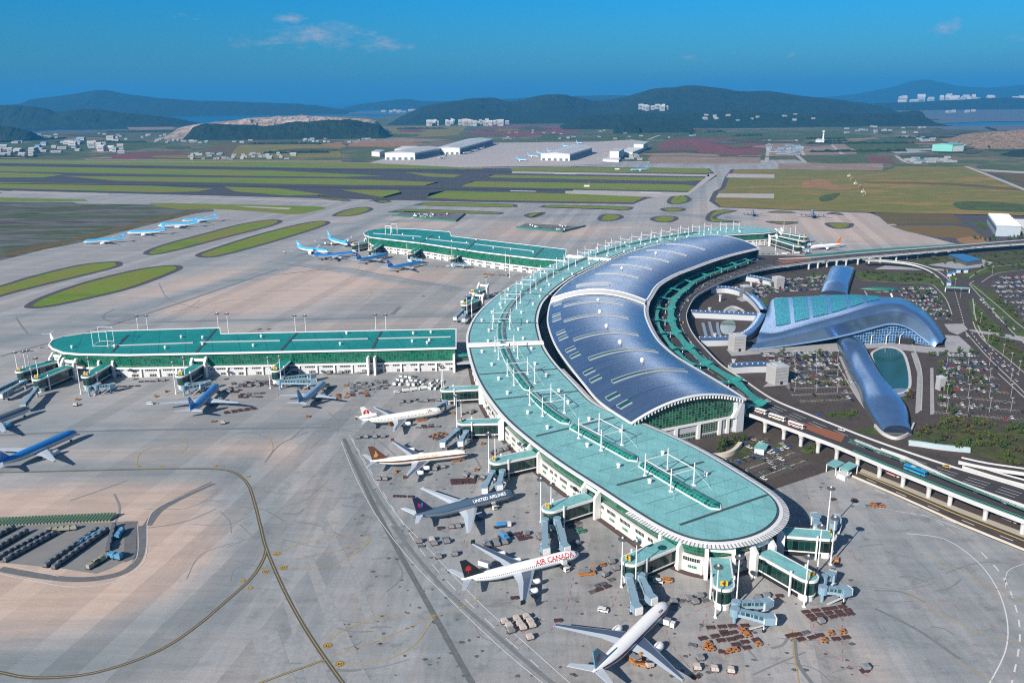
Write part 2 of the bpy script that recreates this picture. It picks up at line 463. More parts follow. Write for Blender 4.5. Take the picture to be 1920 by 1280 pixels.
# rain-streaked and tyre-swept bands at several scales
sw_ = ramp(t, noise(t, mapping(t, p, (.012, .16, 1), R(4)), 1, 6, .7), [(.35, .90), (.65, 1.07)]); col = mix(t, 1.0, col, sw_, 'MULTIPLY')
sw2 = ramp(t, noise(t, mapping(t, p, (.20, .012, 1), R(-14)), 1, 6, .7), [(.38, .90), (.62, 1.06)]); col = mix(t, at2.outputs['Fac'], col, mix(t, 1.0, col, sw2, 'MULTIPLY'))
L(t, col, b.inputs['Base Color']); b.inputs['Roughness'].default_value = .8; b.inputs['Specular IOR Level'].default_value = .25
APRON = m

YEL = M('yellow_paint', (.42, .29, .08), .7, var=.3, scale=.8)
WHT = M('white_line_paint', (.62, .62, .62), .7, var=.25, scale=.8)
REDL = M('red_line_paint', (.42, .12, .13), .7, var=.3)
TYRE = M('rubber_track', (.085, .085, .075), .8, var=.25, scale=.3)
TYRE2 = M('rubber_track_pale', (.17, .18, .19), .8, var=.25, scale=.3)

# ================================================================== GROUND SHEETS
s = MB(); s.poly([(-FAR, -2000, 0), (FAR, -2000, 0), (FAR, FAR, 0), (-FAR, FAR, 0)], -4); struct('sea', s, SEA)
land_px = [(-2600, 262), (-900, 252), (0, 248), (60, 248), (110, 246), (200, 243), (300, 240), (345, 236), (430, 226), (560, 218), (660, 217), (705, 220), (760, 214), (800, 210), (1000, 207), (1300, 206), (1550, 208), (1610, 216), (1660, 226), (1700, 235), (1760, 243), (1830, 244), (1925, 246), (3200, 250)]
s = MB(); P_ = GS(land_px); s.poly([(-9000, -1500)] + [(-9000, P_[0].y)] + P_[0:] + [(9000, P_[-1].y), (9000, -1500)], -.3); struct('land', s, LAND)
for nm, pts in (('mud_flat', [(640, 211), (700, 209), (790, 208), (805, 212), (760, 215), (700, 214), (650, 214)]),
                ('tidal_flat', [(1560, 206), (1640, 200), (1800, 199), (1925, 200), (3000, 204), (3000, 216), (1925, 228), (1850, 228), (1780, 231), (1700, 233), (1640, 224)]),
                ('tidal_flat', [(1680, 238), (1860, 235), (1925, 233), (3200, 232), (3200, 247), (1925, 245), (1780, 244)])):
    s = MB(); s.poly(GS(pts, -2), -2); struct(nm, s, MUD)

# apron grid
x0, x1, y0, y1, stp = -1300, 1000, 150, 3050, 6.0
nx, ny = int((x1 - x0) / stp) + 1, int((y1 - y0) / stp) + 1
xs = np.linspace(x0, x1, nx); ys = np.linspace(y0, y1, ny); gx, gy = np.meshgrid(xs, ys)
co3 = np.stack([gx, gy, np.zeros_like(gx)], -1).reshape(-1, 3)
idx = np.arange(nx * ny).reshape(ny, nx)
quads = np.stack([idx[:-1, :-1], idx[:-1, 1:], idx[1:, 1:], idx[1:, :-1]], -1).reshape(-1, 4)
def dist_line(P):
    d = np.full(gx.shape, 1e9)
    for a, b_ in zip(P, P[1:]):
        ex, ey = b_[0] - a[0], b_[1] - a[1]; l2 = ex * ex + ey * ey or 1
        k = np.clip(((gx - a[0]) * ex + (gy - a[1]) * ey) / l2, 0, 1)
        d = np.minimum(d, np.hypot(gx - a[0] - k * ex, gy - a[1] - k * ey))
    return d
def inside(P):
    r = np.zeros(gx.shape, bool); n = len(P)
    for i in range(n):
        a, b_ = P[i - 1], P[i]
        if a[1] == b_[1]: continue
        c = ((a[1] > gy) != (b_[1] > gy)) & (gx < (b_[0] - a[0]) * (gy - a[1]) / (b_[1] - a[1]) + a[0]); r ^= c
    return r
def soft(P, blur):
    d = dist_line(list(P) + [P[0]]); return np.clip(np.where(inside(P), d, -d) / blur * .5 + .5, 0, 1)
wear = np.full(gx.shape, .66)
lane_a = np.zeros(gx.shape)
sandy = [([(-200, 905), (0, 902), (200, 893), (380, 886), (430, 890), (455, 920), (468, 960), (474, 1010), (455, 1060), (400, 1095), (330, 1140), (230, 1190), (100, 1232), (-200, 1260)], 22, .08),
         ([(110, 835), (300, 818), (560, 810), (650, 818), (655, 845), (640, 875), (480, 876), (380, 872), (250, 872), (120, 868)], 18, .12),
         ([(215, 580), (240, 550), (330, 525), (480, 500), (560, 492), (700, 500), (840, 510), (850, 530), (700, 545), (560, 575), (400, 590), (260, 592)], 40, .2),
         ([(230, 605), (700, 595), (850, 580), (830, 600), (600, 612), (420, 612)], 30, .3),
         ([(480, 888), (600, 888), (660, 930), (690, 1000), (640, 1010), (560, 1020), (500, 990), (480, 930)], 30, .30),
         ([(600, 1010), (720, 1010), (800, 1110), (700, 1150), (620, 1120)], 30, .42),
         ([(900, 440), (940, 420), (1060, 415), (1180, 425), (1100, 440), (960, 448)], 60, .2),
         ([(1400, 392), (1640, 395), (1700, 430), (1800, 458), (1600, 458), (1500, 440), (1420, 420)], 50, .28),
         ([(620, 415), (760, 400), (860, 412), (840, 425), (700, 430), (600, 430)], 60, .25),
         ([(1290, 320), (1330, 320), (1345, 400), (1230, 430), (1240, 395)], 60, .35),
         ([(1180, 1180), (1500, 1150), (1700, 1230), (1650, 1300), (1200, 1300)], 60, .52)]
for P_, bl, v in sandy:
    k = soft(GS(P_), bl); wear = wear * (1 - k) + v * k
grey = [([(-300, 890), (0, 882), (200, 878), (400, 878), (450, 890), (472, 930), (490, 990), (500, 1030), (480, 1060), (430, 1110), (330, 1170), (200, 1220), (60, 1250), (-100, 1262)], 26, .92),
        ([(500, 1030), (560, 1130), (640, 1260), (700, 1340)], 22, .80), ([(-100, 655), (140, 612), (300, 565), (480, 515), (600, 465), (690, 415), (780, 385)], 26, .97), ([(-100, 620), (40, 590), (220, 535), (450, 470), (640, 420)], 20, .85),
        ([(215, 598), (380, 602), (640, 596), (860, 590)], 16, .9), ([(560, 495), (640, 505), (740, 525), (850, 540)], 14, .88), ([(0, 800), (300, 815), (500, 805), (640, 800)], 26, .92), ([(1000, 430), (1180, 410), (1270, 395), (1330, 330)], 30, .85), ([(640, 420), (900, 408), (1050, 405), (1200, 400), (1400, 410)], 24, .85),
        ([(1600, 1000), (1750, 1060), (1860, 1120), (1920, 1150)], 20, .8), ([(1640, 1150), (1800, 1260)], 18, .85), ([(880, 1220), (780, 1090), (700, 940), (640, 820)], 30, .85)]
for P_, wd, v in grey:
    d = dist_line(CR(GS(P_), 8)); k = np.exp(-(d / wd) ** 2) * .85
    wear = wear * (1 - k) + v * k
lane_a = soft(GS([(430, 870), (640, 810), (900, 640), (1060, 600), (2000, 1000), (2600, 1400), (300, 1500)]), 60)
me = bpy.data.meshes.new('apron'); me.from_pydata(co3.tolist(), [], quads.tolist())
for nm, arr in (('wear', wear), ('lane', lane_a)):
    at_ = me.attributes.new(nm, 'FLOAT', 'POINT'); at_.data.foreach_set('value', arr.astype(np.float32).ravel())
me.materials.append(APRON); ob = bpy.data.objects.new('apron', me); COL.objects.link(ob); tag(ob, kind='structure')

Z1, Z2, Z3, Z4, Z5 = .05, .1, .15, .2, .25
def sheet(name, pts, z, mat, per=0, kind='structure'):
    P_ = GS(pts); P_ = CR(P_, per, True) if per else P_
    s = MB(); s.poly(P_, z); return struct(name, s, mat)

# airfield: everything not paved is grass; the sheets stop at the pavement edges
strips = [[(-900, 297), (0, 299), (600, 302), (905, 313), (905, 317), (640, 316), (0, 306), (-900, 297.6)],
          [(955, 313), (1325, 316), (1335, 322), (1325, 325), (960, 321)],
          [(-900, 303), (0, 311.5), (500, 319.5), (620, 325), (720, 329.5), (640, 332), (430, 329.5), (0, 321.5), (-900, 311)],
          [(760, 323), (865, 328), (850, 333), (800, 331)], 
          [(920, 328), (1280, 333), (1318, 333), (1320, 338), (1280, 340), (917, 333)],
          [(-900, 315), (0, 323), (120, 327), (80, 333), (0, 333), (-900, 324)],
          [(118, 330), (640, 335), (825, 342), (800, 348), (640, 347), (215, 339)],
          [(885, 340), (1280, 346), (1310, 350), (1300, 358), (1280, 358), (865, 350)],
          [(-900, 328), (0, 341.5), (235, 346), (400, 354), (370, 359), (300, 361), (0, 353), (-900, 340)],
          [(420, 350), (520, 353), (610, 365), (540, 367), (440, 359)], [(640, 356), (745, 356.5), (755, 363), (722, 371)],
          [(805, 362), (830, 358), (1200, 366), (1207, 370), (1187, 380), (893, 375), (800, 371)]]
s = MB(); s.poly(GS([(-900, 297), (0, 299), (640, 301), (900, 310), (1330, 316), (1345, 330), (1320, 345), (1290, 360), (1215, 372), (1187, 383), (893, 379), (640, 373), (0, 357), (-900, 345)]), Z1); struct('runway', s, ASPH)
for P_ in strips:
    sheet('grass_strip', P_, Z2, GRASS)
s = MB()
for a in ([(0, 344), (640, 352), (1075, 357)], [(0, 309.5), (640, 318.5), (960, 322.5)]):
    s.ribbon(GS(a), 22, Z3, 0)
struct('runway_rubber', s, M('runway_rubber', (.03, .03, .034), .85, var=.2, scale=.02))
s = MB(); s.poly(GS([(690, 377), (907, 317), (960, 317), (787, 374)]), Z2); struct('crossing_taxiway', s, ASPH)
s = MB(); s.poly(GS([(1060, 356), (1290, 361), (1330, 326), (1345, 326), (1320, 345), (1290, 366), (1230, 370), (1060, 363)]), Z3); s.poly(GS([(960, 321.5), (1330, 327.5), (1330, 331), (1200, 329), (960, 325)]), Z3); struct('taxiway', s, CONC)
s = MB()
for a, b_ in (((957, 358), (1005, 359)), ((1040, 326), (1080, 327)), ((1200, 361), (1240, 362))): s.ribbon(GS([a, b_]), 14, Z4)
struct('touchdown_marking', s, WHT)
# light concrete shoulder and cross strips in the left field
s = MB(); s.poly(GS([(-900, 349), (0, 358), (205, 364), (205, 367), (0, 361), (-900, 352)]), Z3); s.poly(GS([(350, 370), (640, 377), (640, 380), (360, 372)]), Z3); struct('concrete_strip', s, CONC)
FIELD = [(1377, 318), (1467, 318), (1657, 321), (1680, 313), (1827, 312), (1925, 362), (2300, 470), (2300, 500), (1925, 404), (1627, 398), (1353, 388), (1340, 377), (1347, 360), (1360, 353), (1367, 333)]
P_ = GS(FIELD); s = MB(); s.poly(P_, Z3); struct('grass_field', s, GRASSR)
s = MB(); s.poly(offset_poly(P_, 12), Z2); struct('field_shoulder', s, SHOUL)
for pts in ([(1366, 326), (1452, 327), (1452, 334), (1361, 333)], [(1348, 363), (1452, 363.5), (1451, 372), (1342, 370)]): sheet('taxiway_stub', pts, Z4, CONC)
sheet('bare_patch', [(1505, 343), (1530, 337), (1552, 339), (1565, 348), (1600, 354), (1560, 356), (1530, 352), (1508, 352)], Z4, CLAY, 4)
sheet('bright_grass', [(1540 + 250, 380), (1850, 378), (1925, 385), (1925, 398), (1850, 395), (1800, 392)], Z4, LAWN, 4)
sheet('dark_grass', [(1540, 368), (1575, 362), (1560, 376), (1538, 377)], Z4, LAWN, 3)
sheet('worn_track', [(1620, 341), (1780, 343), (1920, 355), (1925, 359), (1760, 346), (1640, 344)], Z4, BROWN, 3)
# lower right: heath patches and the dark perimeter tracks
sheet('shoulder', [(1627, 398), (1925, 404), (2300, 500), (2300, 560), (1925, 458), (1800, 459), (1700, 433), (1664, 412)], Z2, SHOUL)
sheet('heath', [(1640, 399), (1785, 400), (1806, 419), (1664, 420)], Z4, BROWN)
sheet('heath', [(1668, 423), (1790, 423), (1820, 428), (1840, 442), (1850, 455), (1800, 456), (1790, 446), (1760, 446), (1700, 434)], Z4, ground_mat('heath', [(.13, .12, .03), (.17, .10, .035), (.12, .13, .03)], .03, .1))
sheet('grass_patch', [(1822, 417), (1848, 416), (1850, 432), (1840, 432)], Z4, LAWN)
sheet('clay_heap', [(1795, 448), (1830, 443), (1850, 447), (1852, 453), (1820, 457), (1802, 455)], Z5, CLAY, 3)
# left marsh
sheet('salt_marsh', [(-1200, 378), (0, 378), (150, 382), (300, 384), (385, 390), (400, 396), (360, 402), (240, 432), (150, 455), (0, 489), (-1200, 840)], Z2, MARSH, 3)
sheet('grass_bank', [(280, 381), (420, 383), (560, 386), (612, 389), (580, 398), (548, 402), (500, 398), (400, 392), (330, 392)], Z3, GRASS, 3)
sheet('grass_bank', [(-900, 368), (0, 370), (160, 374), (165, 377), (100, 378), (0, 377), (-900, 375)], Z3, GRASS)
sheet('concrete_strip', [(440, 386), (547, 390), (540, 393), (470, 389)], Z4, CONC)
sheet('brown_bank', [(-1200, 800), (0, 484), (150, 450), (240, 428), (330, 405), (385, 396), (350, 395), (230, 424), (120, 450), (0, 478), (-1200, 780)], Z3, BROWN)

islands = [[(-250, 620), (-100, 562), (0, 535), (60, 517), (150, 496), (215, 490), (230, 494), (215, 503), (100, 531), (0, 557), (-150, 605)],
           [(46, 573), (80, 555), (160, 528), (260, 504), (320, 497), (343, 500), (330, 510), (250, 540), (160, 562), (90, 576), (55, 578)],
           [(268, 474), (300, 460), (380, 438), (450, 420), (505, 412), (530, 414), (510, 424), (420, 447), (340, 468), (290, 478)],
           [(365, 479), (400, 465), (480, 440), (560, 420), (600, 414), (620, 417), (600, 427), (520, 452), (440, 474), (395, 483)],
           [(622, 404), (645, 394), (680, 388), (700, 391), (690, 398), (660, 405), (635, 406)],
           [(785, 382), (815, 379), (950, 382), (970, 386), (950, 389), (790, 385.5)],
           [(735, 396), (770, 392), (873, 395), (940, 398), (935, 402), (880, 401), (740, 398.5)],
           [(1015, 387), (1035, 384), (1170, 387), (1187, 391), (1170, 395), (1140, 393), (1020, 389.5)],
           [(982, 404), (993, 400), (1022, 398), (1016, 404), (996, 409)], [(1120, 412), (1130, 402), (1160, 402), (1170, 407), (1160, 412), (1140, 415)],
           [(1218, 410), (1237, 405), (1267, 406), (1272, 411), (1257, 417), (1230, 416)], [(1237, 392), (1257, 389), (1285, 391), (1280, 396), (1250, 397)],
           [(1250, 378), (1260, 368), (1285, 366), (1297, 375), (1280, 382), (1258, 383)], [(1324, 405), (1340, 394), (1383, 395), (1355, 402), (1345, 410), (1390, 416), (1330, 416)],
           [(1437, 398), (1465, 395), (1495, 399), (1465, 399.5)], [(1435, 415), (1497, 416), (1481, 421), (1462, 421)], [(1548, 400.5), (1566, 398), (1584, 403), (1566, 402.5)], [(1547, 418), (1599, 419), (1592, 428), (1561, 428)],
           [(590, 366), (640, 372), (660, 376), (640, 377), (600, 372)], [(700, 377), (722, 375), (735, 378), (715, 381)]]
for P_ in islands:
    Pw = CR(GS(P_), 4, True)
    s = MB(); s.poly(Pw, Z2); struct('island_shoulder', s, SHOUL)
    ins = offset_poly(Pw, -min(9.0, .19 * (max(p.y for p in Pw) - min(p.y for p in Pw))))
    s = MB(); s.poly(ins, Z3); struct('grass_island', s, GRASS)

# ================================================================== FAR LAND PATCHES (fields, marsh, works)
far = [('red_marsh', RED, [(180, 297), (240, 287), (330, 284), (352, 288), (340, 297)]), ('red_marsh', RED, [(1240, 268), (1260, 259), (1430, 258), (1428, 289), (1330, 293), (1230, 290)]),
       ('red_marsh', RED, [(880, 250), (920, 236), (1000, 234), (1100, 240), (1060, 252), (960, 256)]), ('red_marsh', RED, [(1630, 305), (1625, 293), (1670, 295), (1680, 307)]), ('red_marsh', RED, [(1290, 262), (1310, 258), (1430, 259), (1300, 264)]),
       ('bare_ground', TAN, [(160, 298), (640, 301), (640, 304), (400, 303), (160, 300.5)]), ('bare_ground', TAN, [(1215, 300), (1225, 288), (1330, 292), (1428, 291), (1425, 306), (1220, 307)]),
       ('bare_ground', TAN, [(1500, 270), (1560, 268), (1575, 290), (1505, 291)]), ('bare_ground', TAN, [(1560, 266), (1600, 265), (1620, 288), (1580, 289)]), ('bare_ground', TAN, [(1435, 264), (1495, 263), (1500, 292), (1437, 293)]),
       ('bare_ground', TAN, [(1460, 307), (1655, 307), (1657, 320), (1460, 317)]), ('bare_ground', PAVE, [(1645, 276), (1740, 274), (1795, 284), (1680, 288)]), ('bare_ground', TAN, [(640, 265), (720, 258), (850, 262), (760, 268), (660, 268)]),
       ('clay_field', CLAY, [(660, 268), (760, 266), (800, 270), (740, 276), (650, 275)]), ('clay_field', CLAY, [(580, 274), (640, 266), (650, 276), (600, 279)]), ('bare_ground', TAN, [(1115, 280), (1125, 272), (1160, 270), (1160, 280)]),
       ('green_field', GRASSR, [(640, 250), (700, 238), (880, 236), (860, 254), (700, 262)]), ('green_field', LAWN, [(1000, 262), (1020, 252), (1300, 246), (1420, 250), (1420, 256), (1200, 262)]), ('green_field', LAWN, [(1240, 250), (1560, 246), (1640, 255), (1600, 262), (1440, 260)]),
       ('green_field', LAWN, [(1580, 262), (1760, 252), (1800, 262), (1650, 286), (1610, 290)]), ('green_field', LAWN, [(0, 272), (160, 262), (330, 268), (250, 282), (60, 280)]), ('green_field', GRASSR, [(400, 275), (560, 266), (640, 278), (640, 296), (420, 297), (370, 285)]),
       ('bare_ground', TAN, [(1570, 262), (1640, 258), (1650, 260), (1590, 264)]), ('brown_plot', BROWN, [(370, 287), (410, 268), (450, 270), (430, 296)]), ('pale_track', CONC, [(1830, 317), (1925, 322), (1925, 326), (1850, 322)]), ('brown_plot', BROWN, [(1850, 323), (1925, 327), (2100, 340), (2100, 400), (1925, 345)]),
       ('cargo_apron', CONC, [(690, 306), (720, 298), (800, 288), (930, 268), (1120, 266), (1185, 262), (1215, 266), (1120, 308), (1060, 311), (860, 314)])]
for i, (nm, mt_, pts) in enumerate(far):
    P_ = GS(pts); Pw = []
    for a, b_ in zip(P_, P_[1:] + P_[:1]):       # ragged natural edges
        for k in range(4):
            q = a.lerp(b_, k / 4); jt = .012 * (b_ - a).length if nm != 'cargo_apron' else 0
            Pw.append(q + Vector((rnd.uniform(-jt, jt), rnd.uniform(-jt, jt), 0)))
    s = MB(); s.poly(Pw, .02 + .012 * i if nm != 'cargo_apron' else .9 * Z1 + .3); struct(nm, s, mt_)
s = MB()
for a in ([(0, 303), (640, 305), (700, 307)], [(860, 316), (1060, 313), (1215, 307), (1430, 308)], [(1280, 309), (1440, 310)], [(1215, 262), (1250, 250), (1300, 240)], [(1120, 308), (1215, 266)], [(1437, 305), (1443, 262)], [(1495, 292), (1510, 305)], [(1493, 262), (1507, 292)], [(1555, 268), (1580, 290)], [(1280, 239.5), (1500, 244), (1800, 247)], [(1680, 292), (1700, 305), (1740, 309)], [(1000, 238), (1280, 240)], [(700, 239), (1000, 237.5)], [(1810, 312), (1925, 358), (2100, 440)]):
    s.ribbon(curve(a, 0, 4), 14, .62)
struct('perimeter_road', s, CONC)
# ================================================================== TERMINAL
TEAL = None
def roof_mat(name, col, du, dv, rough=.45):
    """painted standing-seam metal: panel to panel variation, weather streaks, thin seams (world space)"""
    m, t, b = nt(name); p = pos(t)
    s_ = t.nodes.new('ShaderNodeSeparateXYZ'); L(t, mapping(t, p, (1 / du, 1 / dv, 1), R(20)), s_.inputs[0])
    cb = t.nodes.new('ShaderNodeCombineXYZ'); L(t, math_(t, 'FLOOR', s_.outputs[0]), cb.inputs[0]); L(t, math_(t, 'FLOOR', s_.outputs[1]), cb.inputs[1])
    wn = t.nodes.new('ShaderNodeTexWhiteNoise'); wn.noise_dimensions = '2D'; L(t, cb.outputs[0], wn.inputs['Vector'])
    ln = math_(t, 'MAXIMUM', math_(t, 'LESS_THAN', math_(t, 'FRACT', s_.outputs[0]), .03), math_(t, 'LESS_THAN', math_(t, 'FRACT', s_.outputs[1]), .05))
    k = math_(t, 'SUBTRACT', math_(t, 'MULTIPLY_ADD', wn.outputs[0], .10, .95), math_(t, 'MULTIPLY', ln, .24))
    k2 = ramp(t, noise(t, p, .08, 6, .7), [(.3, .84), (.7, 1.12)]); k3 = ramp(t, noise(t, p, .9, 4, .8), [(.3, .84), (.7, 1.13)])
    c = mix(t, 1.0, mix(t, 1.0, mix(t, 1.0, col, k, 'MULTIPLY'), k2, 'MULTIPLY'), k3, 'MULTIPLY')
    L(t, c, b.inputs['Base Color']); b.inputs['Roughness'].default_value = rough; b.inputs['Specular IOR Level'].default_value = .35
    MATS[name] = m
    return m
TEAL = roof_mat('teal_roof', (.19, .45, .455), 6, 12)
TEALD = roof_mat('deep_teal_roof', (.012, .235, .215), 8, 60, .5)
CANOPY = roof_mat('canopy_teal', (.03, .27, .23), 5, 5, .5)
WHITE = M('white_panel', (.70, .69, .67), .5, var=.1, scale=.15)
WHITEM = M('white_steel', (.72, .72, .72), .4, var=.06)
GREYP = M('grey_panel', (.42, .44, .47), .55, var=.12, scale=.2)
DGREY = M('dark_grey', (.09, .095, .10), .6, var=.2)
GUTTER = M('dark_gutter', (.05, .075, .085), .6, var=.2)
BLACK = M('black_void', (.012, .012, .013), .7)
GGLASS = Mgrid('green_curtain_wall', (.005, .115, .065), (.06, .24, .16), 2.4, 1.9, .07, .16, .7)
GGLASSD = Mgrid('dark_green_glass', (.006, .030, .022), (.05, .07, .06), 3.0, 9.0, .06, .1, .8, var=.7)
SKYL = Mgrid('skylight_glass', (.006, .125, .10), (.12, .35, .30), 2.6, 2.2, .08, .2, .6)
GABLE = Mgrid('gable_glass', (.012, .085, .045), (.16, .24, .19), 2.6, 1.9, .09, .2, .6, var=.8)
# slatted eave: alternating white fins and dark gaps
EAVE = Mgrid('slatted_eave', (.62, .62, .62), (.16, .17, .19), 1.9, 50, .3, .5, .3, wv=.0001, var=.12)
# ground-floor wall: white panels with a high strip window and a lower green one in each bay
def base_wall_mat(name, bay, hi, lo, white, glass, green):
    m, t, b = nt(name); s_ = t.nodes.new('ShaderNodeSeparateXYZ'); L(t, uvc(t), s_.inputs[0]); u, v = s_.outputs[0], s_.outputs[1]
    fu = math_(t, 'FRACT', math_(t, 'DIVIDE', u, bay))
    def band(x, a, c): return math_(t, 'MULTIPLY', math_(t, 'GREATER_THAN', x, a), math_(t, 'LESS_THAN', x, c))
    mull = math_(t, 'GREATER_THAN', math_(t, 'FRACT', math_(t, 'DIVIDE', u, bay / 10)), .14)
    w1 = math_(t, 'MULTIPLY', math_(t, 'MULTIPLY', band(fu, .12, .88), band(v, *hi)), mull)
    w2 = math_(t, 'MULTIPLY', math_(t, 'MULTIPLY', band(fu, .34, .74), band(v, *lo)), mull)
    wh = mix(t, noise(t, objc(t), .12, 5), tuple(x * .9 for x in white), white)
    wh = mix(t, 1.0, wh, ramp(t, noise(t, mapping(t, uvc(t), (1.2, .12, 1)), 1, 4), [(.35, .86), (.6, 1.03)]), 'MULTIPLY')
    c = mix(t, w2, mix(t, w1, wh, glass), green)
    L(t, c, b.inputs['Base Color']); L(t, math_(t, 'MULTIPLY_ADD', math_(t, 'MAXIMUM', w1, w2), -.4, .6), b.inputs['Roughness'])
    MATS[name] = m; return m
BASEW = base_wall_mat('terminal_base', 12, (6.2, 8.2), (2.6, 4.2), (.68, .66, .63), (.02, .03, .03), (.02, .16, .10))
ARMW = base_wall_mat('arm_base', 15, (5.2, 6.6), (.4, 2.6), (.60, .60, .60), (.03, .04, .045), (.03, .03, .03))

OUT = [(1460, 432), (1400, 424), (1320, 430), (1250, 440), (1180, 452), (1120, 466), (1060, 486), (1000, 512), (950, 540), (915, 566), (890, 592), (876, 620), (874, 645), (883, 685), (900, 725), (940, 780), (990, 825), (1050, 870), (1120, 915), (1190, 962), (1240, 992), (1290, 1014), (1340, 1022), (1400, 1014), (1440, 1000), (1468, 975), (1472, 950), (1452, 925), (1420, 905)]
INN = [(1420, 905), (1330, 850), (1260, 815), (1200, 790), (1121, 759), (1084, 724), (1043, 681), (1021, 649), (1011, 617), (1009, 596), (1017, 569), (1032, 551), (1053, 533), (1080, 515), (1123, 494), (1168, 475), (1222, 460), (1283, 448), (1343, 442), (1398, 439), (1436, 437), (1460, 432)]
ZR = 20.0
ring = GS(OUT, 0) and [G(*p, ZR) for p in OUT] + [G(*p, ZR) for p in INN[1:-1]]
ring = CR(ring, 8, True)
ring = [Vector((p.x, p.y, 0)) for p in resample(ring + [ring[0]], 4.0)][:-1]
# clockwise / anticlockwise: make the outline anticlockwise so its right-hand normal points out
if sum(ring[i - 1].x * ring[i].y - ring[i].x * ring[i - 1].y for i in range(len(ring))) < 0: ring.reverse()
def smooth_ring(P, it):
    for _ in range(it): P = [(P[i - 1] + P[i] * 2 + P[(i + 1) % len(P)]) / 4 for i in range(len(P))]
    return P
ring = smooth_ring(ring, 10)
def grow(P, d):
    n = len(P); out = []
    for i in range(n):
        e = P[(i + 2) % n] - P[i - 2]; out.append(Vector((P[i].x + e.y / e.length * d, P[i].y - e.x / e.length * d, 0)))
    return out
concourse = thing('terminal_concourse', 'long crescent concourse with pale teal roof, row of white mast frames and green glass walls', 'airport terminal', (30, 700, 0))
CO = concourse.location
def cpart(name, mb, mats, smooth=False):
    o = mb.build(name, mats, concourse, CO, smooth); return o
# roof slab
r1, r2 = grow(ring, -2.0), grow(ring, -3.4)
s = MB(); s.poly(r2, ZR + .3, 0); s.prism(r2, ZR - .8, ZR + .28, 1, 1); cpart('roof', s, [TEAL, GUTTER])
def band(P, Q, z0, z1, mats, name, part):
    """closed sloping ring between two outlines with the same number of points"""
    s = MB(); run = 0; n = len(P)
    for i in range(n):
        j = (i + 1) % n; l = (P[j] - P[i]).length
        s.add([(P[i].x, P[i].y, z0), (P[j].x, P[j].y, z0), (Q[j].x, Q[j].y, z1), (Q[i].x, Q[i].y, z1)], [[0, 1, 2, 3]], 0, [(run, 0), (run + l, 0), (run + l, 1), (run, 1)])
        s.add([(P[i].x, P[i].y, z0 - .7), (P[j].x, P[j].y, z0 - .7), (P[j].x, P[j].y, z0), (P[i].x, P[i].y, z0)], [[0, 1, 2, 3]], 1)
        s.add([(P[i].x, P[i].y, z0 - .7), (P[j].x, P[j].y, z0 - .7), (Q[j].x, Q[j].y, z0 - .7), (Q[i].x, Q[i].y, z0 - .7)], [[3, 2, 1, 0]], 2)
        run += l
    return part(name, s, mats)
band(ring, grow(ring, -4.2) if False else r1, ZR - .3, ZR - .1, [WHITEM, WHITE, GREYP], 'eave', cpart)
band(r1, r2, ZR - .1, ZR - .15, [GUTTER, GUTTER, GUTTER], 'gutter', cpart)
# extra-wide slatted eave round the near tip and along the inner side
n = len(ring)
tip_i = [i for i in range(n) if ring[i].y < 470 and ring[i].x > 60]
inn_i = [i for i in range(n) if 455 < ring[i].y < 640 and ring[i].x > 52 + (560 - ring[i].y) * .55]
sl = sorted(set(tip_i + inn_i))
s = MB(); run = 0; g3 = grow(ring, 3.0)
for i in sl:
    j = (i + 1) % n; l = (ring[j] - ring[i]).length
    s.add([(ring[i].x, ring[i].y, ZR - .5), (ring[j].x, ring[j].y, ZR - .5), (g3[j].x, g3[j].y, ZR - 1.1), (g3[i].x, g3[i].y, ZR - 1.1)], [[3, 2, 1, 0]], 0, [(run, .1), (run + l, .1), (run + l, .9), (run, .9)]); run += l
cpart('slatted_eave', s, [EAVE])
w_top, w_bot = grow(ring, -1.8), grow(ring, -5.5)
s = MB(); run = 0
for i in range(n):
    j = (i + 1) % n; l = (ring[j] - ring[i]).length
    s.add([(w_bot[i].x, w_bot[i].y, 10), (w_bot[j].x, w_bot[j].y, 10), (w_top[j].x, w_top[j].y, ZR - 1), (w_top[i].x, w_top[i].y, ZR - 1)], [[0, 1, 2, 3]], 0, [(run, 10), (run + l, 10), (run + l, 19), (run, 19)]); run += l
cpart('glass_facade', s, [GGLASS])
wb = grow(ring, -4.2)
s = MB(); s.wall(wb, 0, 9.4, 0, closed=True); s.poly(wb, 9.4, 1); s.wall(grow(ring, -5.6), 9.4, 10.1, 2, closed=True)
cpart('base_wall', s, [BASEW, WHITE, BLACK])
s = MB(); s.beam(grow(ring, -2.6) + [grow(ring, -2.6)[0]], 3.4, -.1, .22, 0); tag(s.build('terminal_kerb', [M('red_brown_paving', (.075, .05, .045), .85, var=.3)]), kind='structure')
for k in range(0, n, 4):
    e = ring[(k + 2) % n] - ring[k - 2]; s = MB(); s.box((wb[k].x, wb[k].y, 0), (1.1, 1.0, 9.38), math.atan2(e.y, e.x), 0)
    cpart('wall_pier', s, [WHITE])

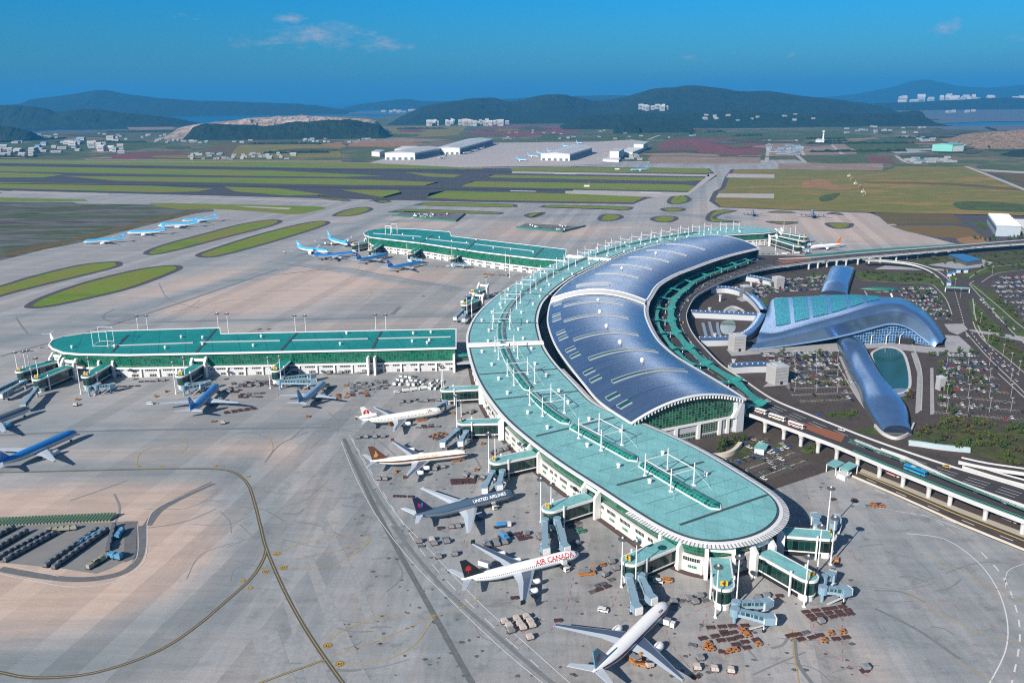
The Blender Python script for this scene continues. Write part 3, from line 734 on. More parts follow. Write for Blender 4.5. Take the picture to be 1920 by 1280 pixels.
# centre line of the crescent from the far tip to the near tip
co_ = CR([G(*p, ZR) for p in OUT[1:22]], 8); ci_ = CR([G(*p, ZR) for p in INN[::-1][2:]], 8)
NC = 240
co_ = resample(co_, n=NC); ci_ = resample(ci_, n=NC)
mid = [(a + b) / 2 for a, b in zip(co_, ci_)]
for _ in range(30): mid = [mid[0]] + [(mid[i - 1] + mid[i] * 2 + mid[i + 1]) / 4 for i in range(1, NC - 1)] + [mid[-1]]
mid = resample(mid, n=NC)
mlen = sum((b - a).length for a, b in zip(mid, mid[1:]))
def at_mid(d):
    k = min(max(d / mlen, 0), 1) * (NC - 1); i = min(int(k), NC - 2); p = mid[i].lerp(mid[i + 1], k - i); e = (mid[i + 1] - mid[i]).normalized()
    return Vector((p.x, p.y, 0)), Vector((e.x, e.y, 0)), Vector((e.y, -e.x, 0))
def near_mid(P):
    return min(range(NC), key=lambda i: (mid[i].xy - P.xy).length) * mlen / (NC - 1)
# spine skylights: half-barrels between the roof joints
SPO = 2.2 if ((at_mid(mlen * .9)[0] + at_mid(mlen * .9)[2]) - G(1150, 940, ZR)).xy.length < (at_mid(mlen * .9)[0] - G(1150, 940, ZR)).xy.length else -2.2
joints = [near_mid(G(x, y, ZR)) for x, y in ((1300, 990), (1225, 890), (1075, 800), (1020, 740), (960, 700), (940, 650), (930, 605), (955, 550), (1010, 510), (1090, 480), (1160, 460), (1230, 448), (1310, 437))]
ends = [near_mid(G(1345, 952, ZR)) + 5] + [near_mid(G(x, y, ZR)) for x, y in ((1190, 868), (1078, 797), (1003, 735), (945, 652))] + joints[6:]
for a, b in zip(ends, ends[1:]):
    hi, lo = max(a, b) - 1.2, min(a, b) + 1.2
    if hi - lo < 8: continue
    rings = []; us = []
    k = max(4, int((hi - lo) / 4)); W_ = 3.6
    for q in range(k + 1):
        d = lo + (hi - lo) * q / k; p, e, nrm = at_mid(d); p = p + nrm * SPO; cap = min(1, math.sqrt(max(0, 1 - max(0, 1 - min(d - lo, hi - d) / 3.5) ** 2)) + .02)
        rings.append([(p.x + nrm.x * W_ * cap * math.cos(th), p.y + nrm.y * W_ * cap * math.cos(th), ZR + .3 + 2.6 * cap * math.sin(th)) for th in [math.pi * h / 8 for h in range(9)]]); us.append(d)
    s = MB(); s.loft(rings, 0, closed=False, uv=us)
    cpart('spine_skylight', s, [SKYL])
    s = MB()
    path = [Vector((r[0][0], r[0][1])) for r in rings] + [Vector((r[-1][0], r[-1][1])) for r in rings[::-1]]
    s.beam(path + [path[0]], .7, ZR + .3, ZR + .95, 0); cpart('skylight_kerb', s, [WHITEM])
# roof joints
for d in joints:
    p, e, nr = at_mid(d)
    s = MB(); s.box((p.x, p.y, ZR + .28), (1.5, 62, .35), math.atan2(e.y, e.x), 0); cpart('roof_joint', s, [GUTTER])
sd_ = sorted(joints)
for a, b in zip(sd_, sd_[1:]):
    for q in (.25, .5, .75):
        p, e, nr = at_mid(a + (b - a) * q)
        for sg in (-1, 1): s = MB(); c_ = p + nr * sg * 17.5; s.box((c_.x, c_.y, ZR + .29), (.35, 24, .1), math.atan2(e.y, e.x), 0); cpart('roof_seam', s, [M('seam', (.07, .20, .21), .6)])
for (x, y), wd in (((930, 648), 66), ((1080, 483), 62)):
    p, e, nr = at_mid(near_mid(G(x, y, ZR)))
    for q, h in ((-2.6, 2.4), (2.6, 2.4)):
        s = MB(); s.box((p.x + e.x * q, p.y + e.y * q, ZR + .3), (1.2, wd, h), math.atan2(e.y, e.x), 0); cpart('cross_wall', s, [WHITE])
    s = MB(); s.box((p.x, p.y, ZR + .3), (3.8, wd - 1, .5), math.atan2(e.y, e.x), 0); cpart('cross_gutter', s, [GUTTER])
# white mast frames: four masts and a ring of top beams each
def mast_frame(d, ln_=23, wd=16, h=13.5):
    p, e, nr = at_mid(d); p = p + nr * SPO; s = MB(); z = ZR + .3; C4 = []
    for a, b in ((-.5, -.5), (.5, -.5), (.5, .5), (-.5, .5)):
        q = p + e * (a * ln_) + nr * (b * wd); C4.append(q); s.tube((q.x, q.y, z), (q.x, q.y, z + h), .42, .3, 6); s.box((q.x, q.y, z), (2, 2, .5), 0)
    for i in range(4):
        a, b = C4[i], C4[(i + 1) % 4]; s.tube((a.x, a.y, z + h * .72), (b.x, b.y, z + h * .72), .26, n=4)
    # thin stays
    for i in range(4):
        q = C4[i]; sg = -1 if i in (0, 3) else 1; f = q + e * sg * 9 + nr * (-5 if i < 2 else 5); s.tube((q.x, q.y, z + h * .7), (f.x, f.y, z), .07, n=3)
    cpart('mast_frame', s, [WHITEM])
fr = [near_mid(G(x, y, ZR)) for x, y in ((1250, 903), (1125, 831), (1040, 765), (985, 711), (954, 665), (945, 611), (955, 572), (975, 545), (1003, 522), (1040, 500), (1080, 483), (1117, 470), (1150, 462), (1192, 454), (1228, 447), (1268, 441), (1310, 435), (1360, 431))]
for d in fr: mast_frame(d)
# small white roof ventilators
vr = random.Random(3); vd = 25
while vd < mlen - 20:
    for sd in (-1, 1):
        p, e, nr = at_mid(vd + vr.uniform(-6, 6)); q = p + nr * sd * vr.uniform(13, 22); s = MB()
        s.lathe([(1.0, 0), (1.0, 1.5), (1.35, 1.6), (1.2, 2.3), (.3, 2.6)], (q.x, q.y, ZR + .3), 10); cpart('roof_ventilator', s, [WHITEM])
    vd += 34
# ------------------------------------------------------------------ the great hall with its arched blue steel roof
BLUE = None
m, t, b = nt('blue_steel_roof'); p = pos(t)
s_ = t.nodes.new('ShaderNodeSeparateXYZ'); L(t, uvc(t), s_.inputs[0])
seam = math_(t, 'LESS_THAN', math_(t, 'FRACT', math_(t, 'DIVIDE', s_.outputs[0], 26)), .018)
wl = t.nodes.new('ShaderNodeTexWhiteNoise'); wl.noise_dimensions = '1D'; L(t, math_(t, 'FLOOR', math_(t, 'DIVIDE', s_.outputs[0], 2.2)), wl.inputs['W'])
k2 = ramp(t, noise(t, p, .05, 6, .7), [(.3, .88), (.7, 1.10)])
fl_ = ramp(t, noise(t, mapping(t, uvc(t), (.6, .03, 1)), 1, 4), [(.3, .8), (.7, 1.14)])
c = mix(t, 1.0, mix(t, 1.0, BLUE_ROOF, math_(t, 'MULTIPLY_ADD', wl.outputs[0], .10, .95), 'MULTIPLY'), mix(t, 1.0, k2, fl_, 'MULTIPLY'), 'MULTIPLY')
c = mix(t, seam, c, (.05, .08, .14))
L(t, c, b.inputs['Base Color']); b.inputs['Metallic'].default_value = .78
L(t, math_(t, 'MULTIPLY_ADD', noise(t, p, .06, 5), .10, .22), b.inputs['Roughness']); BLUE = m
HL = [(77, 520), (61, 559), (53, 599), (43, 657), (37, 704), (34, 760), (35, 802), (41, 861), (51, 905), (66, 953), (88, 1003), (122, 1070), (163, 1138), (212, 1198), (262, 1240)]
HR = [(161, 557), (150, 597), (135, 646), (129, 672), (125, 706), (125, 749), (128, 796), (134, 834), (144, 869), (161, 922), (188, 973), (214, 1009), (250, 1057), (290, 1103), (336, 1146)]
NS = 121
hl = resample(CR(HL, 8), n=NS); hr = resample(CR(HR, 8), n=NS)
def hall_pt(s, t_, dz=0.0):
    k = s * (NS - 1); i = min(int(k), NS - 2); f = k - i
    a, b = hl[i].lerp(hl[i + 1], f), hr[i].lerp(hr[i + 1], f); p = a.lerp(b, t_)
    z = 22 + 2.0 * t_ + 42.0 * t_ * (1 - t_) + (1.6 if s > JS else 0)
    return Vector((p.x, p.y, z + dz))
JS = .435
hall = thing('great_hall', 'great hall with arched blue steel roof curving beside the teal crescent', 'terminal hall', (100, 800, 0)); HO = hall.location
def hpart(name, mb, mats, smooth=False): return mb.build(name, mats, hall, HO, smooth)
for a, b in ((0, JS - .004), (JS + .004, 1)):
    s = MB(); k = int((b - a) * NS); rings = []; us = []
    for q in range(k + 1):
        ss = a + (b - a) * q / k; rings.append([tuple(hall_pt(ss, h / 28)) for h in range(29)]); us.append(ss * 780)
    s.loft(rings, 0, closed=False, uv=us); hpart('roof', s, [BLUE], True)
# joint truss between the two roof fields
s = MB(); rings = []
for h in range(29):
    A_, B_ = hall_pt(JS - .012, h / 28, .3), hall_pt(JS + .006, h / 28, .6); rings.append([tuple(A_), tuple(A_ + Vector((0, 0, 1.6))), tuple(B_ + Vector((0, 0, .6))), tuple(B_)])
s.loft(rings, 0, caps=True); hpart('joint_band', s, [Mgrid('joint_truss', (.04, .045, .05), (.6, .6, .6), 2.5, 30, .3, .5)]); 
s = MB(); s.loft([[tuple(hall_pt(JS + .004, h / 28, .4)), tuple(hall_pt(JS + .004, h / 28, 2.0)), tuple(hall_pt(JS + .011, h / 28, 1.0)), tuple(hall_pt(JS + .011, h / 28, .1))] for h in range(29)], 0, caps=True); hpart('joint_band', s, [WHITEM])
# white eave edges
for t_, wd in ((0.0, 1.6), (1.0, 2.2)):
    s = MB(); pth = [hall_pt(q / 90, t_) for q in range(91)]
    s.beam([(p.x, p.y) for p in pth], wd, [p.z - .8 for p in pth], [p.z + .25 for p in pth], 0); hpart('eave', s, [WHITEM])
s = MB(); pth = [hall_pt(q / 90, 1.0) for q in range(91)]; nn = normals(pth); run = 0
sgn = 1 if ((hr[10] - hl[10]).x * nn[10][0] + (hr[10] - hl[10]).y * nn[10][1]) > 0 else -1
for i in range(90):
    a, b = pth[i], pth[i + 1]; l = (b - a).length; na, nb = nn[i], nn[i + 1]
    s.add([(a.x + sgn * na[0] * 1.2, a.y + sgn * na[1] * 1.2, a.z - .3), (b.x + sgn * nb[0] * 1.2, b.y + sgn * nb[1] * 1.2, b.z - .3), (b.x + sgn * nb[0] * 4.2, b.y + sgn * nb[1] * 4.2, b.z - 1.2), (a.x + sgn * na[0] * 4.2, a.y + sgn * na[1] * 4.2, a.z - 1.2)], [[0, 1, 2, 3]], 0, [(run, .1), (run + l, .1), (run + l, .9), (run, .9)]); run += l
hpart('slatted_eave', s, [EAVE])
# side walls
for pts, nm in ((hl, 'inner_wall'), (hr, 'kerbside_wall')):
    P_ = [a.lerp(b, .06 if nm[0] == 'i' else .94) for a, b in zip(hl, hr)]
    s = MB(); s.wall(P_, 0, 22.5, 0); hpart(nm, s, [Mgrid(nm + '_glass', (.01, .035, .03), (.10, .12, .12), 4, 4, .08, .15, .6)])
# gable ends
for s_at, nm in ((0.0, 'gable'), (1.0, 'far_gable')):
    e = (hall_pt(.02, .5) - hall_pt(0, .5)).normalized() if s_at == 0 else (hall_pt(.98, .5) - hall_pt(1, .5)).normalized()
    ins = Vector((e.x, e.y, 0)) * 2.5
    lo_z = 12.0
    s = MB(); m_ = 30; W_ = (hall_pt(s_at, 1) - hall_pt(s_at, 0)); wl_ = math.hypot(W_.x, W_.y)
    for q in range(m_):
        a, b = q / m_, (q + 1) / m_; pa, pb = hall_pt(s_at, a) + ins, hall_pt(s_at, b) + ins
        s.add([(pa.x, pa.y, lo_z), (pb.x, pb.y, lo_z), (pb.x, pb.y, pb.z - .6), (pa.x, pa.y, pa.z - .6)], [[0, 1, 2, 3]], 0, [(a * wl_, lo_z), (b * wl_, lo_z), (b * wl_, pb.z), (a * wl_, pa.z)])
    hpart('gable_glass', s, [GABLE])
    a, b = hall_pt(s_at, 0) + ins, hall_pt(s_at, 1) + ins; d = (b - a); ang = math.atan2(d.y, d.x)
    u_ = Vector((d.x, d.y, 0)).normalized(); fw = -Vector((e.x, e.y, 0))
    def at_g(x, out, z): q = Vector((a.x, a.y, 0)) + u_ * x + fw * out; return (q.x, q.y, z)
    s = MB(); s.box(at_g(wl_ / 2, -.4, 0), (wl_, 1.0, 12.0), ang, 0); hpart('lower_wall', s, [GREYP])
    s = MB(); s.box(at_g(wl_ / 2, .3, 10.6), (wl_, 1.6, 1.6), ang, 0); hpart('sill_beam', s, [WHITE])
    for x in (18, 37, 55.5, 73, wl_ - 12): 
        s = MB(); s.box(at_g(x, .5, 0), (2.4, 1.4, 10.6), ang, 0); hpart('pier', s, [WHITE])
    for x, w_, z, h_ in ((28, 13, 3.0, 2.4), (46, 14, 3.2, 2.4), (64.5, 14, 3.6, 6.2), (wl_ - 6 - 5, 7, 3.6, 6.2), (46, 14, .2, 1.8), (64, 14, .2, 1.8)):
        s = MB(); s.box(at_g(x, .12, z), (w_, .3, h_), ang, 0); hpart('window', s, [Mgrid('gable_window', (.02, .06, .035), (.30, .34, .30), 2.0, 1.5, .14, .2)] if 'gable_window' not in MATS else [MATS['gable_window']])
    # arch fascia with ribs
    s = MB(); rings = []
    for q in range(37):
        p = hall_pt(s_at, q / 36); o = p - Vector((e.x, e.y, 0)) * 1.8
        rings.append([(p.x, p.y, p.z + .25), (o.x, o.y, o.z + .1), (o.x, o.y, o.z - .7), (p.x, p.y, p.z - 1.2)])
    s.loft(rings, 0, caps=True); hpart('arch_fascia', s, [WHITEM])
    s = MB()
    for q in range(1, 36):
        p = hall_pt(s_at, q / 36); o = p - Vector((e.x, e.y, 0)) * .2
        s.box((o.x, o.y, o.z - 3.0), (.55, 2.6, 2.2), ang, 0)
    hpart('arch_rib_row', s, [WHITEM])
    # leaning end wall at the kerb side
    s = MB(); s.prism([at_g(wl_ - 7.5, 0, 0), at_g(wl_ + .5, 0, 0), at_g(wl_ + .5, 2.4, 0), at_g(wl_ - 5.5, 2.4, 0)], 0, 22.6, 0); hpart('end_pylon', s, [GREYP])
    s = MB(); s.add([at_g(wl_ - 10, 2.5, 11), at_g(wl_ - 6, 2.5, 11), at_g(wl_ - 1, 2.5, 23), at_g(wl_ - 2.4, 2.5, 23), at_g(wl_ - 10, .2, 11), at_g(wl_ - 6, .2, 11), at_g(wl_ - 1, .2, 23), at_g(wl_ - 2.4, .2, 23)], [[0, 1, 2, 3], [7, 6, 5, 4], [0, 4, 5, 1], [1, 5, 6, 2], [2, 6, 7, 3], [3, 7, 4, 0]], 0); hpart('raking_post', s, [WHITEM])
# roof lights following the arch
def slot(sa, sb, t0, t1, name='roof_light'):
    s = MB(); k = 16; rings = []; us = []
    for q in range(k + 1):
        tt = t0 + (t1 - t0) * q / k; a, b = hall_pt(sa, tt), hall_pt(sb, tt)
        rings.append([tuple(a + Vector((0, 0, -.2))), tuple(a + Vector((0, 0, .42))), tuple(b + Vector((0, 0, .42))), tuple(b + Vector((0, 0, -.2)))]); us.append(q * 3)
    s.loft(rings, [1, 0, 1, 1], caps=True); o = hpart(name, s, [GLS, GREYP])
    s = MB(); 
    for sx in (sa, sb):
        s.loft([[tuple(hall_pt(sx, t0 + (t1 - t0) * q / k, .4) + Vector((0, 0, z))) if w < 1 else tuple(hall_pt(sx + .0008, t0 + (t1 - t0) * q / k, .4) + Vector((0, 0, z))) for z, w in ((0, 0), (.3, 0), (.3, 1), (0, 1))] for q in range(k + 1)], 0, caps=True)
    hpart('roof_light_kerb', s, [GREYP])
GLS = M('roof_light_glass', (.012, .075, .075), .2, var=.3, scale=.3, spec=.7)
def hall_s(px, py, tt):
    """station whose point at tt lies nearest the photo point"""
    g = min(range(0, 401), key=lambda q: (G(px, py, hall_pt(q / 400, tt).z).xy - hall_pt(q / 400, tt).xy).length); return g / 400
for x, y, t0, t1 in ((1127, 719, .17, .80), (1082, 676, .16, .80), (1056, 638, .16, .80), (1046, 603, .15, .80), (1047, 575, .16, .78)):
    c_ = hall_s(x, y, t0); slot(c_ - .0035, c_ + .0035, t0, t1)
for x, y, tt in ((1175, 745, .1), (1100, 702, .1), (1058, 660, .09), (1040, 627, .09), (1036, 594, .09), (1043, 565, .1)):
    c_ = hall_s(x, y, tt)
    for d in (-.014, .008): slot(c_ + d - .004, c_ + d + .004, .045, .135, 'roof_hatch')
c_ = .475; slot(c_, c_ + .006, .22, .58); slot(c_ + .014, c_ + .018, .2, .6)
for c_ in (.56, .635, .71, .785, .86): slot(c_ - .0025, c_ + .0025, .3, .8)
for c_ in (.11, .18, .25, .32, .385, .6, .75):
    p = hall_pt(c_, .52); s = MB(); s.lathe([(1.5, -.5), (1.3, 1.0), (1.8, 1.2), (1.5, 2.4), (.5, 3.0)], tuple(p), 10); hpart('roof_ventilator', s, [WHITEM])
# ------------------------------------------------------------------ the two straight arms
def arm(label, front, back, step, loc, z, jts, frame_at, endr=True):
    """front/back: photo points of the eaves; walls on all sides"""
    P_ = [G(*p, z) for p in front] + [G(*p, z) for p in back]
    P_ = [Vector((p.x, p.y, 0)) for p in P_]
    if sum(P_[i - 1].x * P_[i].y - P_[i].x * P_[i - 1].y for i in range(len(P_))) < 0: P_.reverse()
    a = thing('arm_concourse', label, 'airport terminal', loc); O = a.location
    def part(name, mb, mats, smooth=False): return mb.build(name, mats, a, O, smooth)
    s = MB(); ins = offset_poly(P_, -1.2); s.prism(ins, z - .6, z + .2, 1, 0); part('roof', s, [TEALD, GUTTER])
    s = MB(); s.beam(P_ + [P_[0]], 1.3, z - .9, z + .6, 0); part('eave', s, [WHITEM])
    top, bot = offset_poly(P_, -1.0), offset_poly(P_, -4.0); run = 0; s = MB(); n_ = len(P_)
    for i in range(n_):
        j = (i + 1) % n_; l = (P_[j] - P_[i]).length
        s.add([(bot[i].x, bot[i].y, 9.0), (bot[j].x, bot[j].y, 9.0), (top[j].x, top[j].y, z - .9), (top[i].x, top[i].y, z - .9)], [[0, 1, 2, 3]], 0, [(run, 9), (run + l, 9), (run + l, z), (run, z)]); run += l
    part('glass_facade', s, [GGLASS])
    lw = offset_poly(P_, -3.2); s = MB(); s.wall(lw, 0, 7.2, 0, closed=True); part('base_wall', s, [ARMW])
    s = MB(); s.prism(offset_poly(P_, -2.2), 7.2, 8.7, 0); part('white_band', s, [WHITE])
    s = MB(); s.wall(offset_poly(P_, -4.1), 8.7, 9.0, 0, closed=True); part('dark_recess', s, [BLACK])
    for i in range(n_):
        q, r = lw[i], lw[(i + 1) % n_]; l = (r - q).length
        for k in range(int(l // 15)):
            c = q.lerp(r, (k + .5) * 15 / l); nx_ = Vector(((r - q).y / l, -(r - q).x / l, 0)); c = c + nx_ * .6; s = MB(); s.box((c.x, c.y, 0), (1.5, 1.3, 7.19), heading(q, r), 0); part('wall_pier', s, [WHITE])
    for (fa, ba) in jts:
        A_, B_ = G(*fa, z + .2), G(*ba, z + .2); s = MB(); s.beam([A_, B_], 2.2, z + .15, z + .5, 0); part('roof_joint', s, [GUTTER])
    for (fa, ba) in step:
        A_, B_ = G(*fa, z + .2), G(*ba, z + .2); s = MB(); s.beam([A_, B_], .7, z + .15, z + 1.1, 0); part('roof_rail', s, [GREYP])
    for x, y in frame_at:
        p = G(x, y, z + .2); s = MB(); s.lathe([(.9, 0), (.9, 1.4), (1.25, 1.5), (1.1, 2.1), (.3, 2.4)], (p.x, p.y, z + .2), 10); part('roof_ventilator', s, [WHITEM])
    return a, part, P_
armA, apart, armAP = arm('long straight arm with deep teal roof and green glass front, across the left apron', [(855, 652), (700, 656), (540, 659), (370, 662.5), (240, 665), (150, 664), (118, 661), (98, 653)], [(92, 646), (98, 638), (120, 631), (160, 625), (200, 621), (300, 618), (412, 615), (414, 626), (560, 623), (700, 620), (855, 617)], [((200, 649), (362, 643)), ((375, 642), (525, 639)), ((548, 638.5), (690, 635.5)), ((709, 635), (845, 632))], (-230, 725, 0), 21.0, [((367, 662), (405, 617)), ((525, 659), (557, 624)), ((697, 656), (715, 621)), ((210, 660), (240, 628))], [(340, 633), (380, 634), (380, 647), (310, 653), (475, 649), (490, 632), (638, 646), (650, 626), (773, 641), (775, 626), (801, 644), (805, 639), (808, 624), (215, 650), (135, 652)])
p0, p1 = G(172, 648, 21), G(212, 643, 21); q0, q1 = G(187, 638, 21), G(205, 636, 21)
s = MB(); C4 = [G(175, 649.5, 21.2), G(203, 650, 21.2), G(214, 641, 21.2), G(187, 641, 21.2)]
for q in C4: s.tube((q.x, q.y, 21.2), (q.x, q.y, 35.5), .32, .25, 6)
for i in range(4):
    a, b = C4[i], C4[(i + 1) % 4]; s.tube((a.x, a.y, 34.8), (b.x, b.y, 34.8), .2, n=4); s.tube((a.x, a.y, 22), (b.x, b.y, 22), .2, n=4)
apart('mast_frame', s, [WHITEM])
# white portal posts in front of the glass
for x in (691, 704, 852):
    q = G(x, 702 if x < 800 else 697, 0); s = MB(); s.prism([(q.x - .9, q.y - 2.4), (q.x + .9, q.y - 2.4), (q.x + .9, q.y + 6), (q.x - .9, q.y + 6)], 0, 15.5, 0); apart('portal_post', s, [WHITE])
armB, bpart, armBP = arm('farther straight arm with teal roof behind the crescent, blue jets parked in front', [(1058, 489), (1000, 484.5), (900, 472.5), (790, 456), (720, 448), (695, 445), (684, 441)], [(682, 437), (690, 433), (705, 430), (722, 428), (780, 430), (843, 435), (846, 443), (950, 455), (1062, 468)], [((700, 438), (790, 444)), ((800, 448), (880, 457)), ((890, 458), (1000, 471))], (-60, 1230, 0), 21.0, [((788, 456), (812, 441)), ((875, 469), (895, 449)), ((1000, 484), (1020, 464))], [(775, 448), (800, 449), (824, 446), (847, 453), (875, 456), (925, 466), (958, 468), (893, 451), (755, 440), (1000, 474)])
s = MB(); C4 = [G(723, 440, 21.2), G(733, 440.5, 21.2), G(745, 437, 21.2), G(735, 436.5, 21.2)]
for q in C4: s.tube((q.x, q.y, 21.2), (q.x, q.y, 36), .6, .5, 6)
for i in range(4):
    a, b = C4[i], C4[(i + 1) % 4]; s.tube((a.x, a.y, 35), (b.x, b.y, 35), .45, n=4)
bpart('mast_frame', s, [WHITEM])
# short link between the near arm and the crescent
lk = thing('link_bridge', 'short grey link bridge between the straight arm and the crescent', 'bridge', tuple(G(865, 700, 0)))
A_, B_ = G(853, 690, 0), G(884, 688, 0)
s = MB(); s.beam([A_, B_], 22, 6.5, 8.0, 0); lk_o = s.build('lower_deck', [GREYP], lk, lk.location)
s = MB(); s.beam([A_, B_], 16, 12.5, 13.6, 0); s.build('upper_deck', [CANOPY], lk, lk.location)
s = MB(); s.beam([A_, B_], 12, 8.0, 12.5, 0); s.build('glass_wall', [GGLASSD], lk, lk.location)
# ================================================================== GATES
YSIGN = M('yellow_sign', (.62, .36, .02), .5, var=.08)
JBLUE = M('pale_blue_metal', (.21, .32, .40), .45, var=.12, scale=.4)
JGLASS = Mgrid('tunnel_windows', (.03, .07, .075), (.25, .36, .44), 2.2, 9, .16, .2)
def gate(root, tip, num, label, w=9.5, roofm=None, z=11.5, portal=True):
    A_, B_ = G(*root, z), G(*tip, z); d = (B_ - A_); d.z = 0; ln_ = d.length; u = d.normalized()
    g = thing('boarding_gate', label, 'boarding gate', (A_.x, A_.y, 0), math.atan2(u.y, u.x), 'boarding gates round the terminal')
    r = w / 2; tip_a = [-math.pi / 2 + math.pi * k / 12 for k in range(13)]
    def outl(i): return [(0, -r + i)] + [(ln_ - r + (r - i) * math.cos(a), (r - i) * math.sin(a)) for a in tip_a] + [(0, r - i)]
    s = MB(); s.prism(outl(.3), z - .2, z + .25, 0); s.build('roof', [roofm or TEAL], g)
    s = MB(); s.beam(outl(0), .7, z - .95, z + .35, 0); s.build('rim', [WHITE], g)
    s = MB(); s.wall(outl(.7), 3.6, z - .9, 0); s.build('glass_wall', [GGLASSD], g)
    s = MB(); s.prism(outl(.5), 3.0, 3.7, 0); s.build('floor', [WHITE], g)
    s = MB(); s.lathe([(r - 1.2, 0), (r - 1.2, 3.0)], (ln_ - r, 0, 0), 14); s.build('drum_base', [WHITE], g)
    s = MB(); s.wall([(0, -r + 2), (ln_ - r, -r + 2)], 0, 3.0, 0); s.wall([(ln_ - r, r - 2), (0, r - 2)], 0, 3.0, 0); s.build('undercroft_shade', [BLACK], g)  # black sheets stand in for the shade below the raised floor
    for sg in (-1, 1):
        s = MB(); s.box((ln_ - w * 1.05, sg * (r + .45), 0), (.8, .8, z + 1.8), 0, 0); s.build('post', [WHITEM], g)
    s = MB(); s.box((ln_ - 2.6, 0, z + .9), (.5, 3.4, 2.3), 0, 0); sg = s.build('gate_sign', [YSIGN], g)
    vs, fs = text_mesh(num, 2.0)
    for k in (-1, 1):
        s = MB(); s.add([(ln_ - 2.6 + k * .29, k * x, z + 1.35 + y) for x, y, q in vs], fs, 0); s.build('numerals', [BLACK], sg)
    if portal:
        for sg in (-1, 1):
            s = MB(); s.prism([(-2.2, sg * (r + 1.6) - .9), (1.8, sg * (r + 1.6) - .9), (1.8, sg * (r + 1.6) + .9), (-2.2, sg * (r + 1.6) + .9)], 0, 13.2, 0)
            s.add([(-2.2, sg * (r + 1.6) - .9, 13.2), (1.8, sg * (r + 1.6) - .9, 13.2), (1.8, sg * (r + 1.6) + .9, 13.2), (-2.2, sg * (r + 1.6) + .9, 13.2), (-4.6, sg * (r + 1.6) - .9, 17.5), (-2.2, sg * (r + 1.6) - .9, 17.5), (-2.2, sg * (r + 1.6) + .9, 17.5), (-4.6, sg * (r + 1.6) + .9, 17.5)],
                  [[0, 1, 5, 4], [1, 2, 6, 5], [2, 3, 7, 6], [3, 0, 4, 7], [4, 5, 6, 7]], 0)
            s.build('portal_post', [WHITE], g)
        s = MB(); s.box((-2.6, 0, 13.6), (1.6, w + 1.4, 2.4), 0, 0); s.build('portal_beam', [WHITE], g)
    return g
GT = [((900, 726), (826, 730), '36', 'green gate house just below the link bridge, opposite the white jet with red tail disc'),
      ((938, 789), (857, 791), '37', 'second green gate house down the crescent, its bridges over the white jet with brown stripe'),
      ((1003, 848), (919, 866), '38', 'green gate house whose two bridges reach the dark grey jet'),
      ((1106, 929), (1019, 956), '39', 'green gate house between the dark grey jet and the white jet with red lettering'),
      ((1258, 1018), (1170, 1055), '41', 'green gate house whose bridges reach the nose of the jet with purple stripe'),
      ((1350, 1046), (1358, 1106), '42', 'green gate house pointing straight towards the viewer from the rounded end'),
      ((1432, 1034), (1530, 1088), '43', 'green gate house slanting down right from the rounded terminal end'),
      ((1462, 996), (1568, 1004), '44', 'green gate house farthest round the rounded terminal end, by the wide empty apron')]
for r_, t_, n_, l_ in GT: gate(r_, t_, n_, l_)
for r_, t_, n_, l_ in (((199, 683), (158, 707), '25', 'teal gate house at the straight arm, second from its round end'), ((372, 683), (335, 706), '26', 'teal gate house by the nose of the blue jet at the straight arm'), ((540, 672), (514, 696), '27', 'teal gate house by the silver-blue jet at the straight arm'),
                       ((128, 686), (64, 712), '24', 'teal gate house at the round end of the straight arm, above the frame-edge bridge'), ((104, 676), (30, 697), '23', 'teal gate house reaching farthest left from the round end of the arm'), ((716, 455), (694, 469), '11', 'teal gate house at the far arm nearest its round end'), ((787, 464), (768, 476), '12', 'teal gate house in the middle of the far arm'), ((866, 473), (848, 484), '13', 'teal gate house at the far arm nearest the crescent'), ((690, 453), (660, 459), '10', 'teal gate house off the round end of the far arm'),
                       ((896, 560), (868, 572), '28', 'small gate house on the outer side of the crescent, below the far arm'), ((905, 541), (884, 549), '29', 'small gate house on the outer side of the crescent, nearest the far arm')):
    gate(r_, t_, n_, l_, roofm=TEALD, w=9)
for r_, t_, n_, l_ in (((1450, 447), (1500, 462), '46', 'gate house at the far crescent tip, lowest of the three'), ((1458, 441), (1510, 452), '47', 'gate house at the far crescent tip, middle of the three'), ((1462, 435), (1512, 444), '48', 'gate house at the far crescent tip, uppermost of the three')):
    gate(r_, t_, n_, l_, roofm=CANOPY, w=9)

